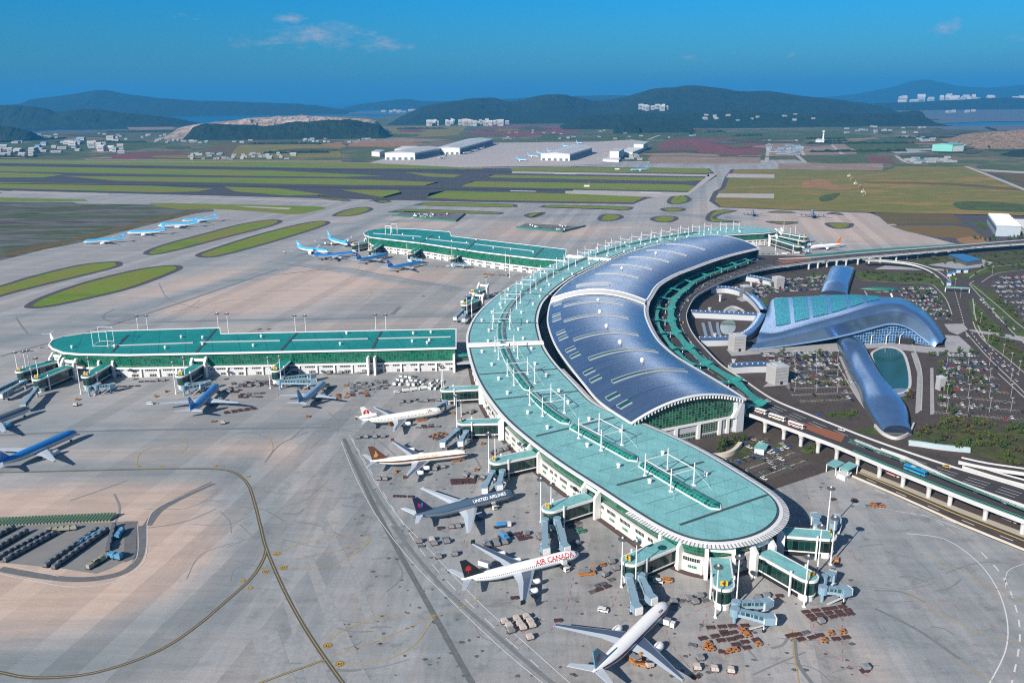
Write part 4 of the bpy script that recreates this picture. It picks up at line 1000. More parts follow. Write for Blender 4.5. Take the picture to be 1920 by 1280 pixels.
def jet_bridge(p0, p1, label, z0=6.3, z1=5.4):
    A_, B_ = G(*p0, z0), G(*p1, z1); d = B_ - A_; d.z = 0; ln_ = d.length; u = d.normalized()
    g = thing('jet_bridge', label, 'boarding bridge', (A_.x, A_.y, 0), math.atan2(u.y, u.x), 'pale blue boarding bridges')
    def bar(x0, x1, za, zb, w, h, mats, nm, wi=0):
        s = MB(); r = w / 2
        s.loft([[(x0, -r, za - h / 2), (x0, -r, za + h / 2), (x0, r, za + h / 2), (x0, r, za - h / 2)], [(x1, -r, zb - h / 2), (x1, -r, zb + h / 2), (x1, r, zb + h / 2), (x1, r, zb - h / 2)]], [wi, 0, wi, 0], caps=True, uv=[0, x1 - x0]); return s.build(nm, mats, g)
    s = MB(); s.lathe([(2.2, z0 - 1.8), (2.2, z0 + 1.9)], (0, 0, 0), 12); s.lathe([(.8, 0), (.8, z0 - 1.8)], (0, 0, 0), 8); s.build('rotunda', [JBLUE], g)
    zm = z0 + (z1 - z0) * .55
    bar(0, ln_ * .55, z0, zm, 2.9, 3.0, [JBLUE, JGLASS], 'inner_tunnel', 1)
    bar(ln_ * .5, ln_ - 2.5, zm + .1, z1, 3.4, 3.3, [JBLUE, JGLASS], 'outer_tunnel', 1)
    s = MB(); s.box((ln_ - 1.4, 0, z1 - 1.7), (4.2, 4.2, 3.6), R(20), 0); s.box((ln_ + 1.1, .9, z1 - 1.6), (.7, 3.6, 3.4), R(20), 1); s.build('cab', [JBLUE, WHITEM], g)
    for sg in (-1, 1):
        s = MB(); s.tube((ln_ * .8, sg * 2.0, .6), (ln_ * .8, sg * 2.0, z1 + 1), .28, n=6); s.lathe([(.2, -.25), (.75, -.25), (.75, .25), (.2, .25)], (0, 0, 0), 10) if False else None; s.tube((ln_ * .8, sg * 1.6, .7), (ln_ * .8, sg * 2.4, .7), .7, n=10, mi=1); s.build('wheel_leg', [WHITEM, BLACK], g)
    s = MB(); s.loft([[(ln_ - 3, -2.2, z1 - 1.6), (ln_ - 3, -3.2, z1 - 1.6), (ln_ - 3, -3.2, z1 - 1.3), (ln_ - 3, -2.2, z1 - 1.3)], [(ln_ - 10, -2.2, .1), (ln_ - 10, -3.2, .1), (ln_ - 10, -3.2, .4), (ln_ - 10, -2.2, .4)]], 0, caps=True); s.build('service_stair', [GREYP], g)
for a in [((835, 755), (812, 768), 'bridge reaching up to the nose of the white jet with red tail disc'), ((858, 808), (829, 833), 'left bridge over the white jet with brown stripe'), ((874, 812), (862, 831), 'right bridge over the white jet with brown stripe'),
          ((923, 888), (907, 919), 'left bridge at the dark grey jet'), ((942, 886), (935, 913), 'right bridge at the dark grey jet'), ((1022, 978), (1022, 1032), 'left bridge behind the white jet with red lettering'), ((1045, 976), (1060, 1029), 'right bridge behind the white jet with red lettering'),
          ((1180, 1084), (1194, 1143), 'left bridge above the jet with purple stripe'), ((1202, 1082), (1222, 1125), 'right bridge above the jet with purple stripe'), ((1380, 1133), (1442, 1130), 'shorter bridge beside the gate pointing at the viewer', 6.3, 5.6), ((1378, 1146), (1448, 1162), 'longer front bridge beside the gate pointing at the viewer', 6.3, 5.6),
          ((1543, 1105), (1590, 1108), 'bridge reaching right from the slanting gate house', 6.3, 5.6), ((1543, 1085), (1562, 1078), 'short bridge behind the slanting gate house'), ((1532, 985), (1529, 968), 'bridge pointing away by the twin masts, left of two'), ((1562, 985), (1570, 972), 'bridge pointing away by the twin masts, right of two'),
          ((166, 729), (186, 722), 'bridge by the second gate of the straight arm, lower of two', 6.3, 5.6), ((180, 726), (212, 723), 'bridge by the second gate of the straight arm, upper of two', 6.3, 5.6), ((344, 728), (380, 722), 'bridge by the blue jet, lower of two', 6.3, 5.6), ((352, 722), (392, 718), 'bridge by the blue jet, upper of two', 6.3, 5.6),
          ((524, 716), (590, 716), 'long bridge by the silver-blue jet, lower of two', 6.3, 5.6), ((530, 710), (588, 704), 'long bridge by the silver-blue jet, upper of two', 6.3, 5.6), ((68, 730), (42, 762), 'bridge leaning down left from the arm end to the dark jet'), ((30, 715), (-18, 738), 'bridge at the left picture edge, upper of two'), ((46, 716), (0, 742), 'bridge at the left picture edge, lower of two'),
          ((699, 476), (722, 477), 'bridge at the far arm behind the blue jets, leftmost'), ((772, 484), (790, 488), 'bridge at the far arm beside the last blue jet'), ((850, 494), (875, 496), 'bridge at the far arm with no jet'), ((880, 556), (866, 566), 'bridge on the outer side of the crescent, upper of two'), ((868, 582), (852, 597), 'bridge on the outer side of the crescent, lower of two'), ((874, 586), (868, 600), 'bridge on the outer side of the crescent, steepest of the lower pair'),
          ((1500, 466), (1515, 470), 'bridge by the far crescent tip, lowest of three'), ((1510, 456), (1518, 458), 'bridge by the far crescent tip, middle of three'), ((1512, 447), (1522, 448), 'bridge by the far crescent tip, uppermost of three')]:
    jet_bridge(a[0], a[1], 'pale blue ' + a[2], *(a[3:] if len(a) > 3 else ()))

# ------------------------------------------------------------------ tall light masts with ring heads
def make_mast(h=26):
    g = thing('light_mast', 'tall white light mast with a dark ring of lamps', 'light mast', group='tall light masts on the apron')
    s = MB(); s.tube((0, 0, 0), (0, 0, h), .42, .22, 8); s.box((0, 0, 0), (1.4, 1.4, .5)); s.build('pole', [WHITEM], g)
    s = MB(); s.lathe([(.3, 0), (2.2, .1), (2.3, .5), (1.6, .55), (.5, .9)], (0, 0, h - .6), 12); hd = s.build('lamp_ring', [DGREY], g)
    s = MB(); s.lathe([(.4, 0), (.6, .4), (.1, .9)], (0, 0, h + .2), 8); s.build('cap', [WHITEM], hd)
    return g
MAST = make_mast()
for px, py, lb in [(1165, 1100, 'left of gate house 41'), (1191, 1107, 'in front of gate house 41'), (1341, 1157, 'left of the gate pointing at the viewer'), (1380, 1137, 'right of the gate pointing at the viewer'), (1507, 1137, 'in front of the slanting gate house'), (1532, 1075, 'behind the slanting gate house'), (1557, 1058, 'at the end of the farthest gate house'), (1550, 997, 'behind the farthest gate house'),
                   (1014, 978, 'left of the gate between the grey and white jets'), (1033, 988, 'in front of the gate between the grey and white jets'), (917, 884, 'left of the gate at the dark grey jet'), (929, 889, 'in front of the gate at the dark grey jet'), (857, 806, 'left of the gate above the white jet with brown stripe'), (866, 818, 'in front of the gate above the white jet with brown stripe'), (829, 744, 'left of the gate by the link bridge'), (832, 748, 'in front of the gate by the link bridge'),
                   (152, 738, 'left of the second straight-arm gate'), (173, 728, 'right of the second straight-arm gate'), (330, 738, 'left of the gate by the blue jet'), (350, 728, 'right of the gate by the blue jet'), (507, 728, 'left of the gate by the silver-blue jet'), (528, 725, 'right of the gate by the silver-blue jet'), (37, 716, 'leftmost by the arm end'), (53, 714, 'second from left by the arm end'), (76, 728, 'in front of the arm end gate'), (60, 712, 'between the two arm end gates'),
                   (262, 640, 'behind the arm, above the white roof frame'), (280, 640, 'behind the arm, just right of the white roof frame'), (412, 636, 'behind the arm at the roof step, left of two'), (430, 636, 'behind the arm at the roof step, right of two'), (556, 640, 'behind the arm centre, left of two'), (575, 640, 'behind the arm centre, right of two'), (706, 638, 'behind the arm near the crescent, left of two'), (725, 638, 'behind the arm near the crescent, right of two'),
                   (876, 600, 'on the outer crescent side, left of two'), (885, 600, 'on the outer crescent side, right of two'), (912, 560, 'on the outer crescent side by the upper gate'), (692, 470, 'by the round end of the far arm'), (764, 488, 'by the middle gate of the far arm, left'), (848, 496, 'by the last gate of the far arm'), (956, 520, 'beside the crescent below the far arm'), (948, 508, 'by the posts of the far arm'), (1454, 470, 'by the far crescent tip, nearest'), (1480, 455, 'by the far crescent tip, middle'), (1490, 450, 'by the far crescent tip, right'), (1468, 446, 'by the far crescent tip, left')]:
    p = G(px, py, 0); place(MAST, USED, (p.x, p.y, 0), 0, 'tall light mast ' + lb)

# ================================================================== AIRCRAFT
def Mwin(name, col, period=1.05, frac=.42):
    if name in MATS: return MATS[name]
    m, t, b = nt(name); s_ = t.nodes.new('ShaderNodeSeparateXYZ'); L(t, uvc(t), s_.inputs[0])
    k = math_(t, 'LESS_THAN', math_(t, 'FRACT', math_(t, 'DIVIDE', s_.outputs[0], period)), frac)
    L(t, mix(t, k, col, (.03, .035, .045)), b.inputs['Base Color']); b.inputs['Roughness'].default_value = .3; MATS[name] = m; return m
def paint(name, col, rough=.32): return M(name, col, rough, var=.05, scale=.25, spec=.5)
PW = paint('airframe_white', (.88, .87, .85)); PGREY = paint('airframe_grey', (.34, .37, .41)); PLB = paint('airframe_sky_blue', (.06, .38, .66)); PSIL = paint('airframe_silver', (.56, .58, .61), .25)
PDB = paint('airframe_slate', (.075, .125, .19)); PBELLY = paint('airframe_belly_grey', (.19, .22, .26)); PBLUE = paint('airframe_strong_blue', (.02, .20, .55)); PNAVY = paint('airframe_navy', (.015, .022, .06))
WINGD = M('wing_panel_dark', (.07, .095, .15), .3, var=.1, scale=.2, spec=.6); WINGL = M('wing_panel_light', (.44, .49, .55), .35, var=.08, scale=.2, spec=.5)
WINGW = M('wing_white', (.55, .61, .68), .35, var=.06, scale=.2)
PPUR = paint('airframe_purple', (.10, .02, .09)); PBRN = paint('airframe_brown', (.12, .045, .025)); PGOLD = paint('airframe_gold', (.45, .28, .08)); PRED = paint('airframe_red', (.50, .02, .03)); PBLK = paint('airframe_black', (.012, .016, .014)); PTEAL = paint('airframe_teal', (.10, .26, .34)); PCREAM = paint('airframe_cream', (.88, .83, .74)); PPINK = paint('airframe_plum', (.24, .02, .10)); PORG = paint('airframe_orange', (.60, .18, .05))
PROF = [(0, .04), (.006, .22), (.016, .40), (.03, .58), (.05, .75), (.08, .90), (.11, .975), (.14, 1), (.25, 1), (.4, 1), (.55, 1), (.66, 1), (.72, .965), (.78, .88), (.84, .74), (.90, .55), (.95, .36), (.985, .20), (1, .10)]
ANG = [-90, -62, -38, -20, -6, 6, 18, 34, 52, 72, 90]
def aircraft(name, label, Ln, Rf, span, eng, mats, group=None, hump=False, tail_engine=False, ttail=False, sweep=33, emblem=None, text=None, axis=5.4, fin_h=9.5, gear=True, Re=1.35, detail=True):
    """mats: top, belly, cheat, window, fin, engine, wing_dark, wing_light"""
    top, belly, cheat, win, finm, engm, wd, wlm = mats
    g = thing(name, label, 'airliner', group=group)
    def fr(xf):
        for (a, ra), (b, rb) in zip(PROF, PROF[1:]):
            if xf <= b: return ra + (rb - ra) * (xf - a) / (b - a)
        return PROF[-1][1]
    def zc(xf):
        r = fr(xf)
        if xf < .2: return axis - Rf * (1 - r) * .28
        return axis + Rf * (1 - r) * .72
    def pt(xf, ang, k=1.0):
        r = fr(xf) * Rf * k; a = R(ang); h = 0
        if hump and .04 < xf < .32 and 0 < ang < 180: h = Rf * .42 * max(0, math.sin(a)) ** 1.5 * min(1, (xf - .04) / .05) * min(1, (.32 - xf) / .12)
        return (Ln / 2 - xf * Ln, r * math.cos(a), zc(xf) + r * math.sin(a) + h)
    angs = ANG + [180 - a for a in ANG[::-1][1:-1]]
    xsf = sorted(set([p[0] for p in PROF] + ([.045, .06, .09, .2, .3, .32] if hump else [])))
    def bandm(a): return 1 if a < -6 else (2 if a < 6 else (3 if a < 18 else 0))
    jm = []
    for j in range(len(angs)):
        a = (angs[j] + angs[(j + 1) % len(angs)]) / 2
        if j == len(angs) - 1: a = 180 + 76
        a = a if a <= 90 else 180 - a
        jm.append(bandm(a))
    s = MB(); s.loft([[pt(x, a) for a in angs] for x in xsf], jm, caps=True, uv=[x * Ln for x in xsf]); fus = s.build('fuselage', [top, belly, cheat, win], g, smooth=True)
    for sg in (0, 1):                                            # flight-deck windows
        s = MB(); xw = (.028, .046) if not hump else (.05, .065); q = []
        for a0, a1 in ((30, 48), (50, 68), (70, 84)):
            f = (lambda a: a) if sg == 0 else (lambda a: 180 - a); s.add([pt(xw[0] - .004 * (a0 > 60), f(a0), 1.015), pt(xw[1], f(a0), 1.015), pt(xw[1], f(a1), 1.015), pt(xw[0] - .004 * (a0 > 60), f(a1), 1.015)], [[0, 1, 2, 3] if sg else [3, 2, 1, 0]])
        s.build('flight_deck_window', [BLACK], fus)
    # wings
    sw = math.tan(R(sweep)); semi = span / 2; c0, c1, c2 = Ln * .178, Ln * .118, Ln * .04
    xr = Ln * .085 if not tail_engine else Ln * .03
    for sg in (-1, 1):
        st_ = [(0.0, xr + Rf * sw * .3, c0, .13), (Rf * .95, xr, c0, .13), (semi * .36, xr - (semi * .36 - Rf) * sw, c1, .11), (semi, xr - (semi - Rf) * sw, c2, .09)]
        rings = []
        for y, xl, c, th_ in st_:
            zz = axis - Rf * .62 + max(0, y - Rf) * .105; T = c * th_ * .5
            sec = [(0, 0), (-.14, .9), (-.62, .75), (-1, 0), (-.62, -.35), (-.14, -.5)]
            rings.append([(xl + a * c, sg * y, zz + b * T) for a, b in sec])
        s = MB(); s.loft(rings, [1, 0, 1, 1, 1, 1], caps=True); w_ = s.build('wing', [wd, wlm], g)
        if detail:
            for fy in (.3, .5, .68):
                y = semi * fy; xl = xr - (y - Rf) * sw; c = c1 + (c2 - c1) * max(0, (fy - .36) / .64); zz = axis - Rf * .62 + (y - Rf) * .105
                s = MB(); s.tube((xl - c * .6, sg * y, zz - .35), (xl - c * 1.16, sg * y, zz - .25), .34, .06, 6); s.build('flap_fairing', [wlm], w_)
            y = semi; xl = xr - (semi - Rf) * sw; zz = axis - Rf * .62 + (semi - Rf) * .105
            s = MB(); s.prism([(xl - .4, sg * y - .1), (xl - c2 * 1.05, sg * y - .1), (xl - c2 * 1.05, sg * y + .1), (xl - .4, sg * y + .1)], zz - .2, zz + (2.1 if eng == 4 else .5), 0); s.build('wing_tip', [finm if eng == 4 and not hump else wlm], w_)
    for k in range(eng):
        sg = -1 if k % 2 else 1; fy = (.33 if eng == 2 else (.36, .62)[k // 2]); y = semi * fy; xl = xr - (y - Rf) * sw; zz = axis - Rf * .62 + (y - Rf) * .105
        xe = xl + Re * 1.1; s = MB(); ze = zz - Re * 1.12
        s.lathe([(Re * .82, 2.0 * Re), (Re, 1.7 * Re), (Re * 1.06, .8 * Re), (Re * .92, -.9 * Re), (Re * .62, -1.7 * Re)], (xe, sg * y, ze), 14, 0, 'x'); e_ = s.build('engine', [engm], g, smooth=True)
        s = MB(); s.lathe([(Re * .80, 2.02 * Re), (Re * .2, 2.02 * Re)], (xe, sg * y, ze), 14, 0, 'x'); s.build('intake', [BLACK], e_)
        s = MB(); s.prism([(xe + Re * .8, sg * y - .18), (xl - 3.4, sg * y - .18), (xl - 3.4, sg * y + .18), (xe + Re * .8, sg * y + .18)], ze + Re * .6, zz + .1, 0); s.build('pylon', [wlm], e_)
    # tail
    xt = -Ln / 2; zt = zc(.9) + fr(.9) * Rf * .7
    def flat(P3, n_, th_, nm, mats_, par):
        """thin swept surface: P3 outline, n_ thickness direction"""
        s = MB(); a = [tuple(Vector(q) + Vector(n_) * th_) for q in P3]; b = [tuple(Vector(q) - Vector(n_) * th_) for q in P3]; k = len(P3)
        s.add(a + b, [list(range(k)), [2 * k - 1 - i for i in range(k)]] + [[i, k + i, k + (i + 1) % k, (i + 1) % k] for i in range(k)], 0); return s.build(nm, mats_, par)
    fx0, fx1 = xt + Ln * .175, xt + Ln * .035
    F0, F1, F2, F3 = (fx0 + Ln * .035, 0, zt - 1.2), (fx1 - .5, 0, zt - .9), (fx1 - Ln * .045, 0, zt + fin_h), (fx1 - Ln * .045 + Ln * .05, 0, zt + fin_h)
    fin = flat([F0, F1, F2, F3], (0, 1, 0), .28, 'tail_fin', [finm], g)
    zh = zt + fin_h - .3 if ttail else zc(.93) + .2; xh = fx1 + Ln * .055 if not ttail else fx1 - Ln * .01
    for sg in (-1, 1):
        hs = span * .165; flat([(xh, sg * .2, zh), (xh - hs * .72, sg * hs, zh + hs * .10), (xh - hs * .72 - 2.2, sg * hs, zh + hs * .10), (xh - Ln * .075, sg * .2, zh)], (0, 0, 1), .16, 'tailplane', [wlm], g)
    if tail_engine:
        s = MB(); zz = zt + 2.2; s.lathe([(1.25, 7.5), (1.5, 6.8), (1.5, 0), (1.1, -3.5), (.7, -5)], (xt + Ln * .06, 0, zz), 14, 0, 'x'); e_ = s.build('engine', [engm], g, smooth=True)
        s = MB(); s.lathe([(1.2, 7.52), (.2, 7.52)], (xt + Ln * .06, 0, zz), 14, 0, 'x'); s.build('intake', [BLACK], e_)
    def legs(x, y, h, w):
        s = MB(); s.tube((x, y, .6), (x, y, h), .22, n=6, mi=1)
        for dx in ((-.75, .75) if w > 1 else (0,)):
            for dy in (-.55, .55): s.tube((x + dx, y + dy - .22, .62), (x + dx, y + dy + .22, .62), .62, n=10)
        s.build('landing_gear', [BLACK, GREYP], g)
    if gear:
        legs(Ln / 2 - Ln * .09, 0, axis - Rf * .7, 1)
        for sg in (-1, 1): legs(xr - c0 * .62, sg * Rf * 1.75, axis - Rf * .5, 2)
    if emblem: emblem(fin, fx1, zt, fin_h, Ln)
    if text:
        for body, size, xf, a0, mt_ in text:
            vs, fs = text_mesh(body, size)
            for sg in (0, 1):
                s = MB(); P_ = []
                for x, y, q in vs:
                    xx = xf * Ln + (-x if sg else x); an = a0 + math.degrees(y / Rf); P_.append(pt(xx / Ln, an if sg == 0 else 180 - an, 1.02))
                s.add(P_, fs if sg else [f[::-1] for f in fs]); s.build('airline_lettering', [mt_], fus)
    return g
def fin_disc(fin, cx, cz, r, mt_, nm, y=.31, n=20, a0=0, a1=360):
    for sg in (-1, 1):
        s = MB(); P_ = [(cx + r * math.cos(R(a0 + (a1 - a0) * k / n)), sg * y, cz + r * math.sin(R(a0 + (a1 - a0) * k / n))) for k in range(n + (0 if a1 - a0 == 360 else 1))]; s.add(P_, [list(range(len(P_)))[::sg]]); s.build(nm, [mt_], fin)
def fin_poly(fin, pts, mt_, nm, y=.31):
    for sg in (-1, 1):
        s = MB(); s.add([(x, sg * y, z) for x, z in pts], [list(range(len(pts)))[::sg]]); s.build(nm, [mt_], fin)
def em_crane(f, x, z, h, Ln):
    fin_disc(f, x + 1.4, z + h * .52, 2.2, PRED, 'tail_disc'); fin_disc(f, x + 1.4, z + h * .52, 1.35, PW, 'tail_crane', .33, 16, 200, 340); fin_disc(f, x + 1.4, z + h * .60, .5, PW, 'tail_crane', .33)
def em_leaf(f, x, z, h, Ln):
    import math as q
    pts = []
    for k in range(22):
        a = 90 + k * 360 / 22; r = 2.3 * ((1, .62, .95, .55, .9, .45, .85, .5, .6, .35, .3)[min(k, 22 - k) if min(k, 22 - k) < 11 else 10]); pts.append((x + 1.2 + r * q.cos(R(a)), z + h * .46 + r * q.sin(R(a))))
    fin_poly(f, pts, PRED, 'tail_leaf'); fin_poly(f, [(x + 1.1, z + h * .46 - 2.3), (x + 1.35, z + h * .46 - 2.3), (x + 1.35, z + h * .46 - .6), (x + 1.1, z + h * .46 - .6)], PRED, 'leaf_stem')
def em_tulip(f, x, z, h, Ln):
    c, d = x + 1.6, z + h * .5
    fin_poly(f, [(c - 1.5, d + 1.5), (c - .15, d + .8), (c - .15, d - 1.6), (c - 1.0, d - 1.2), (c - 1.5, d - .4)], PRED, 'tail_mark'); fin_poly(f, [(c + .15, d + .8), (c + 1.5, d + 1.5), (c + 1.5, d - .4), (c + 1.0, d - 1.2), (c + .15, d - 1.6)], paint('mark_blue', (.05, .12, .5)), 'tail_mark')
def em_bird(f, x, z, h, Ln):
    c, d = x + 1.8, z + h * .42
    fin_poly(f, [(c - 1.6, d - 1.8), (c + .4, d - 1.9), (c + 1.6, d - .4), (c + .8, d + .2), (c + .2, d + 1.8), (c - .6, d + 2.4), (c - .4, d + .6), (c - 1.2, d - .4)], PGOLD, 'tail_bird')
def em_orchid(f, x, z, h, Ln):
    for a, b in ((0, .9), (.9, .1), (-.9, .1), (.5, -.9), (-.5, -.9)): fin_disc(f, x + 1.4 + a, z + h * .46 + b, .8, PPINK, 'tail_petal', .31 + .004 * (a + 1))
def em_tae(f, x, z, h, Ln):
    c, d = x + 1.5, z + h * .52
    fin_disc(f, c, d, 2.0, PW, 'tail_disc'); fin_disc(f, c, d, 1.75, PRED, 'tail_swirl', .33, 14, 10, 190); fin_disc(f, c, d, 1.75, paint('mark_blue', (.05, .12, .5)), 'tail_swirl', .33, 14, 190, 370); fin_disc(f, c - .6, d, .55, PW, 'tail_swirl', .35); fin_disc(f, c + .6, d, .55, PW, 'tail_swirl', .35)
WN = lambda c, nm: Mwin('windows_' + nm, c)
def seat_on(g, nose, tail, Ln, z=5.4, sc=1.0):
    a, b = G(*nose, z), G(*tail, z); u = (a - b); u.z = 0; u.normalize(); c = a - u * (Ln / 2 * sc)
    g.location = (c.x, c.y, 0); g.rotation_euler = (0, 0, math.atan2(u.y, u.x)); g.scale = (sc, sc, sc)
W1 = WN((.88, .87, .85), 'white')
g = aircraft('airliner', 'white four-engine jet with big red lettering and black tail bearing a red leaf', 63.7, 2.9, 60.3, 4, (PW, PW, PW, W1, PBLK, PW, WINGD, WINGL), emblem=em_leaf, text=[('AIR CANADA', 3.5, .235, 17, PRED)], Re=1.3); seat_on(g, (1086, 1036), (868, 1091), 63.7)
s = MB(); 
g = aircraft('airliner', 'dark slate-grey twin-engine jet with white lettering and near-black tail', 63.7, 3.15, 61, 2, (PDB, PBELLY, PBELLY, WN((.075, .125, .19), 'slate'), PNAVY, PNAVY, WINGL, WINGW), emblem=em_tulip, text=[('UNITED AIRLINES', 2.7, .285, 26, PW)], Re=1.9, fin_h=10); seat_on(g, (966, 922), (767, 974), 63.7)
g = aircraft('airliner', 'cream-white four-engine jet with brown side stripe and dark tail with gold bird', 63.7, 2.9, 60.3, 4, (PCREAM, PCREAM, PBRN, WN((.12, .045, .025), 'brown'), PBRN, PW, WINGD, WINGL), emblem=em_bird, text=[('SINGAPORE AIRLINES', 1.5, .42, 26, PGOLD)], Re=1.3); seat_on(g, (879, 848), (693, 869), 63.7)
g = aircraft('airliner', 'white three-engine jet with red disc on its white tail', 61, 3.05, 51.7, 2, (PCREAM, PCREAM, PCREAM, W1, PCREAM, PW, WINGD, WINGL), emblem=em_crane, text=[('JAL', 2.6, .18, 24, PPINK)], tail_engine=True, Re=1.45); seat_on(g, (831, 768), (692, 790), 61)
g = aircraft('airliner', 'white twin-engine jet with dark purple side stripe, nearest the bottom edge', 63.7, 3.15, 61, 2, (PW, PSIL, PPUR, WN((.10, .02, .09), 'purple'), PTEAL, PW, WINGD, WINGL), emblem=em_orchid, text=[('THAI', 1.5, .17, 34, PPUR)], Re=1.9, fin_h=9.5); seat_on(g, (1251, 1129), (1115, 1264), 63.7)
KM = (PBLUE, PSIL, PSIL, WN((.03, .25, .58), 'blue'), PBLUE, PSIL, WINGL, WINGL)
KAL = aircraft('airliner', 'strong blue jet taxiing at the left picture edge, swirl disc on its tail', 63.7, 3.15, 61, 2, KM, 'blue jets', emblem=em_tae, Re=1.9, fin_h=9.5); USED[KAL.name] = True
seat_on(KAL, (144, 808), (-2, 872), 63.7)
KLB = aircraft('airliner', 'sky blue jet parked on the remote stand', 63.7, 3.1, 61, 2, (PLB, PW, PSIL, WN((.06, .38, .66), 'sky'), PLB, PW, WINGL, WINGL), 'sky blue jets', emblem=em_tae, Re=1.8)
K47 = aircraft('airliner', 'sky blue four-engine jumbo', 70.6, 3.3, 64, 4, (PLB, PW, PSIL, WN((.06, .38, .66), 'sky'), PLB, PW, WINGL, WINGL), 'sky blue jets', hump=True, emblem=em_tae, Re=1.4, fin_h=11, axis=6)
def kal(proto, nose, tail, label, Ln=63.7, grp='sky blue jets', sc=1.0):
    o = place(proto, USED, (0, 0, 0), 0, label, grp); seat_on(o, nose, tail, Ln, 5.4, sc); return o
kal(KAL, (409, 721), (352, 778), 'strong blue jet parked nose-in at the middle gate of the straight arm', grp='blue jets')
o = aircraft('airliner', 'small silver-blue jet parked nose-in at the straight arm gate with two long bridges', 54, 2.7, 47, 2, (paint('airframe_pale_blue', (.22, .37, .52)), PSIL, PSIL, WN((.22, .37, .52), 'pale'), paint('tail_blue', (.08, .2, .36)), PSIL, WINGL, WINGL), Re=1.4); seat_on(o, (609, 716), (558, 760), 54)
o = aircraft('airliner', 'dark silver jet cut by the left picture edge below the arm', 60, 2.9, 58, 2, (paint('airframe_dull', (.12, .14, .17)), PSIL, PSIL, WN((.12, .14, .17), 'dull'), PNAVY, PLB, WINGL, WINGL), Re=1.5); seat_on(o, (56, 764), (-40, 800), 60)
kal(K47, (652, 458), (598, 443), 'sky blue jumbo farthest left and back at the far arm', 70.6)
kal(KLB, (617, 471), (546, 464), 'sky blue jet foremost left of the five at the far arm')
kal(KAL, (667, 474), (588, 482), 'strong blue jet third from left of the five at the far arm', grp='blue jets'); kal(KAL, (728, 477), (662, 491), 'strong blue jet fourth of the five at the far arm', grp='blue jets'); kal(KAL, (792, 491), (732, 503), 'strong blue jet nearest the crescent of the five at the far arm', grp='blue jets')
kal(KLB, (156, 453), (217, 449), 'sky blue jet nearest of the four on the remote stand beside the marsh'); kal(KLB, (238, 436), (297, 434), 'sky blue jet second of the four on the remote stand'); kal(K47, (296, 423), (346, 421), 'sky blue jumbo third of the four on the remote stand', 70.6); kal(KLB, (341, 413), (381, 411), 'sky blue jet farthest of the four on the remote stand')
kal(KAL, (942, 478), (930, 455), 'strong blue jet hidden behind the far arm, only its tail showing', grp='blue jets')
kal(KLB, (386, 660), (382, 612), 'sky blue jet hidden behind the straight arm, only its tail showing')
kal(KLB, (1182, 318), (1225, 316), 'sky blue jet taxiing on the far runway')
CM = (PW, PW, PSIL, W1, PORG, PW, WINGL, WINGL)
CGO = aircraft('airliner', 'white jet with orange tail standing on the apron beyond the far crescent tip', 54, 2.7, 47, 2, CM, 'white jets', Re=1.4); USED[CGO.name] = True; seat_on(CGO, (1520, 463), (1572, 459), 54)
o = aircraft('airliner', 'dark-tailed jet hidden behind the far arm, right of the blue tail', 54, 2.7, 47, 2, (PDB, PBELLY, PBELLY, WN((.075, .125, .19), 'slate'), PDB, PSIL, WINGL, WINGL), Re=1.4); seat_on(o, (1024, 483), (1012, 463), 54)
o = aircraft('airliner', 'white rear-engine jet with T-shaped tail behind the round end of the arm', 40, 1.8, 33, 0, (PW, PW, PW, W1, PW, PW, WINGL, WINGL), ttail=True, fin_h=6.5, axis=3.5); seat_on(o, (135, 652), (98, 640), 40, 3.5)
for sg in (-1, 1):
    s = MB(); s.lathe([(.9, 3), (1.0, 2), (.9, -1.5), (.6, -3)], (-12.5, sg * 2.6, 4.2), 10, 0, 'x'); s.build('engine', [PW], o)
BK = aircraft('airliner', 'grey four-engine jet seen tail-on at the far stand', 70.6, 3.3, 64, 4, (PBELLY, PBELLY, PBELLY, WN((.19, .22, .26), 'bgrey'), PDB, PBELLY, PBELLY, PBELLY), 'grey jets on the far stand', hump=True, Re=1.4, fin_h=11, axis=6); USED[BK.name] = True
seat_on(BK, (1523, 397), (1524, 410), 70.6); kal(BK, (1411, 395), (1412, 407), 'smaller grey jet seen tail-on at the far stand, left one', 70.6, 'grey jets on the far stand', .8)
for i, (n_, t_) in enumerate((((988, 300), (944, 296)), ((1010, 293), (966, 290)), ((1030, 288), (984, 286)), ((1044, 284), (1000, 281)), ((1068, 274), (1032, 271)), ((1092, 268), (1060, 265)))):
    kal(KLB, n_, t_, f'sky blue jet {ORD[i]} from the front in the row at the cargo sheds')
for i, (n_, t_) in enumerate((((822, 296), (858, 292)), ((868, 287), (900, 284)), ((882, 283), (912, 280)), ((895, 279), (924, 276)))):
    o = place(CGO, USED, (0, 0, 0), 0, f'white and orange jet {ORD[i]} from the front beside the long cargo shed', 'white jets'); seat_on(o, n_, t_, 54)
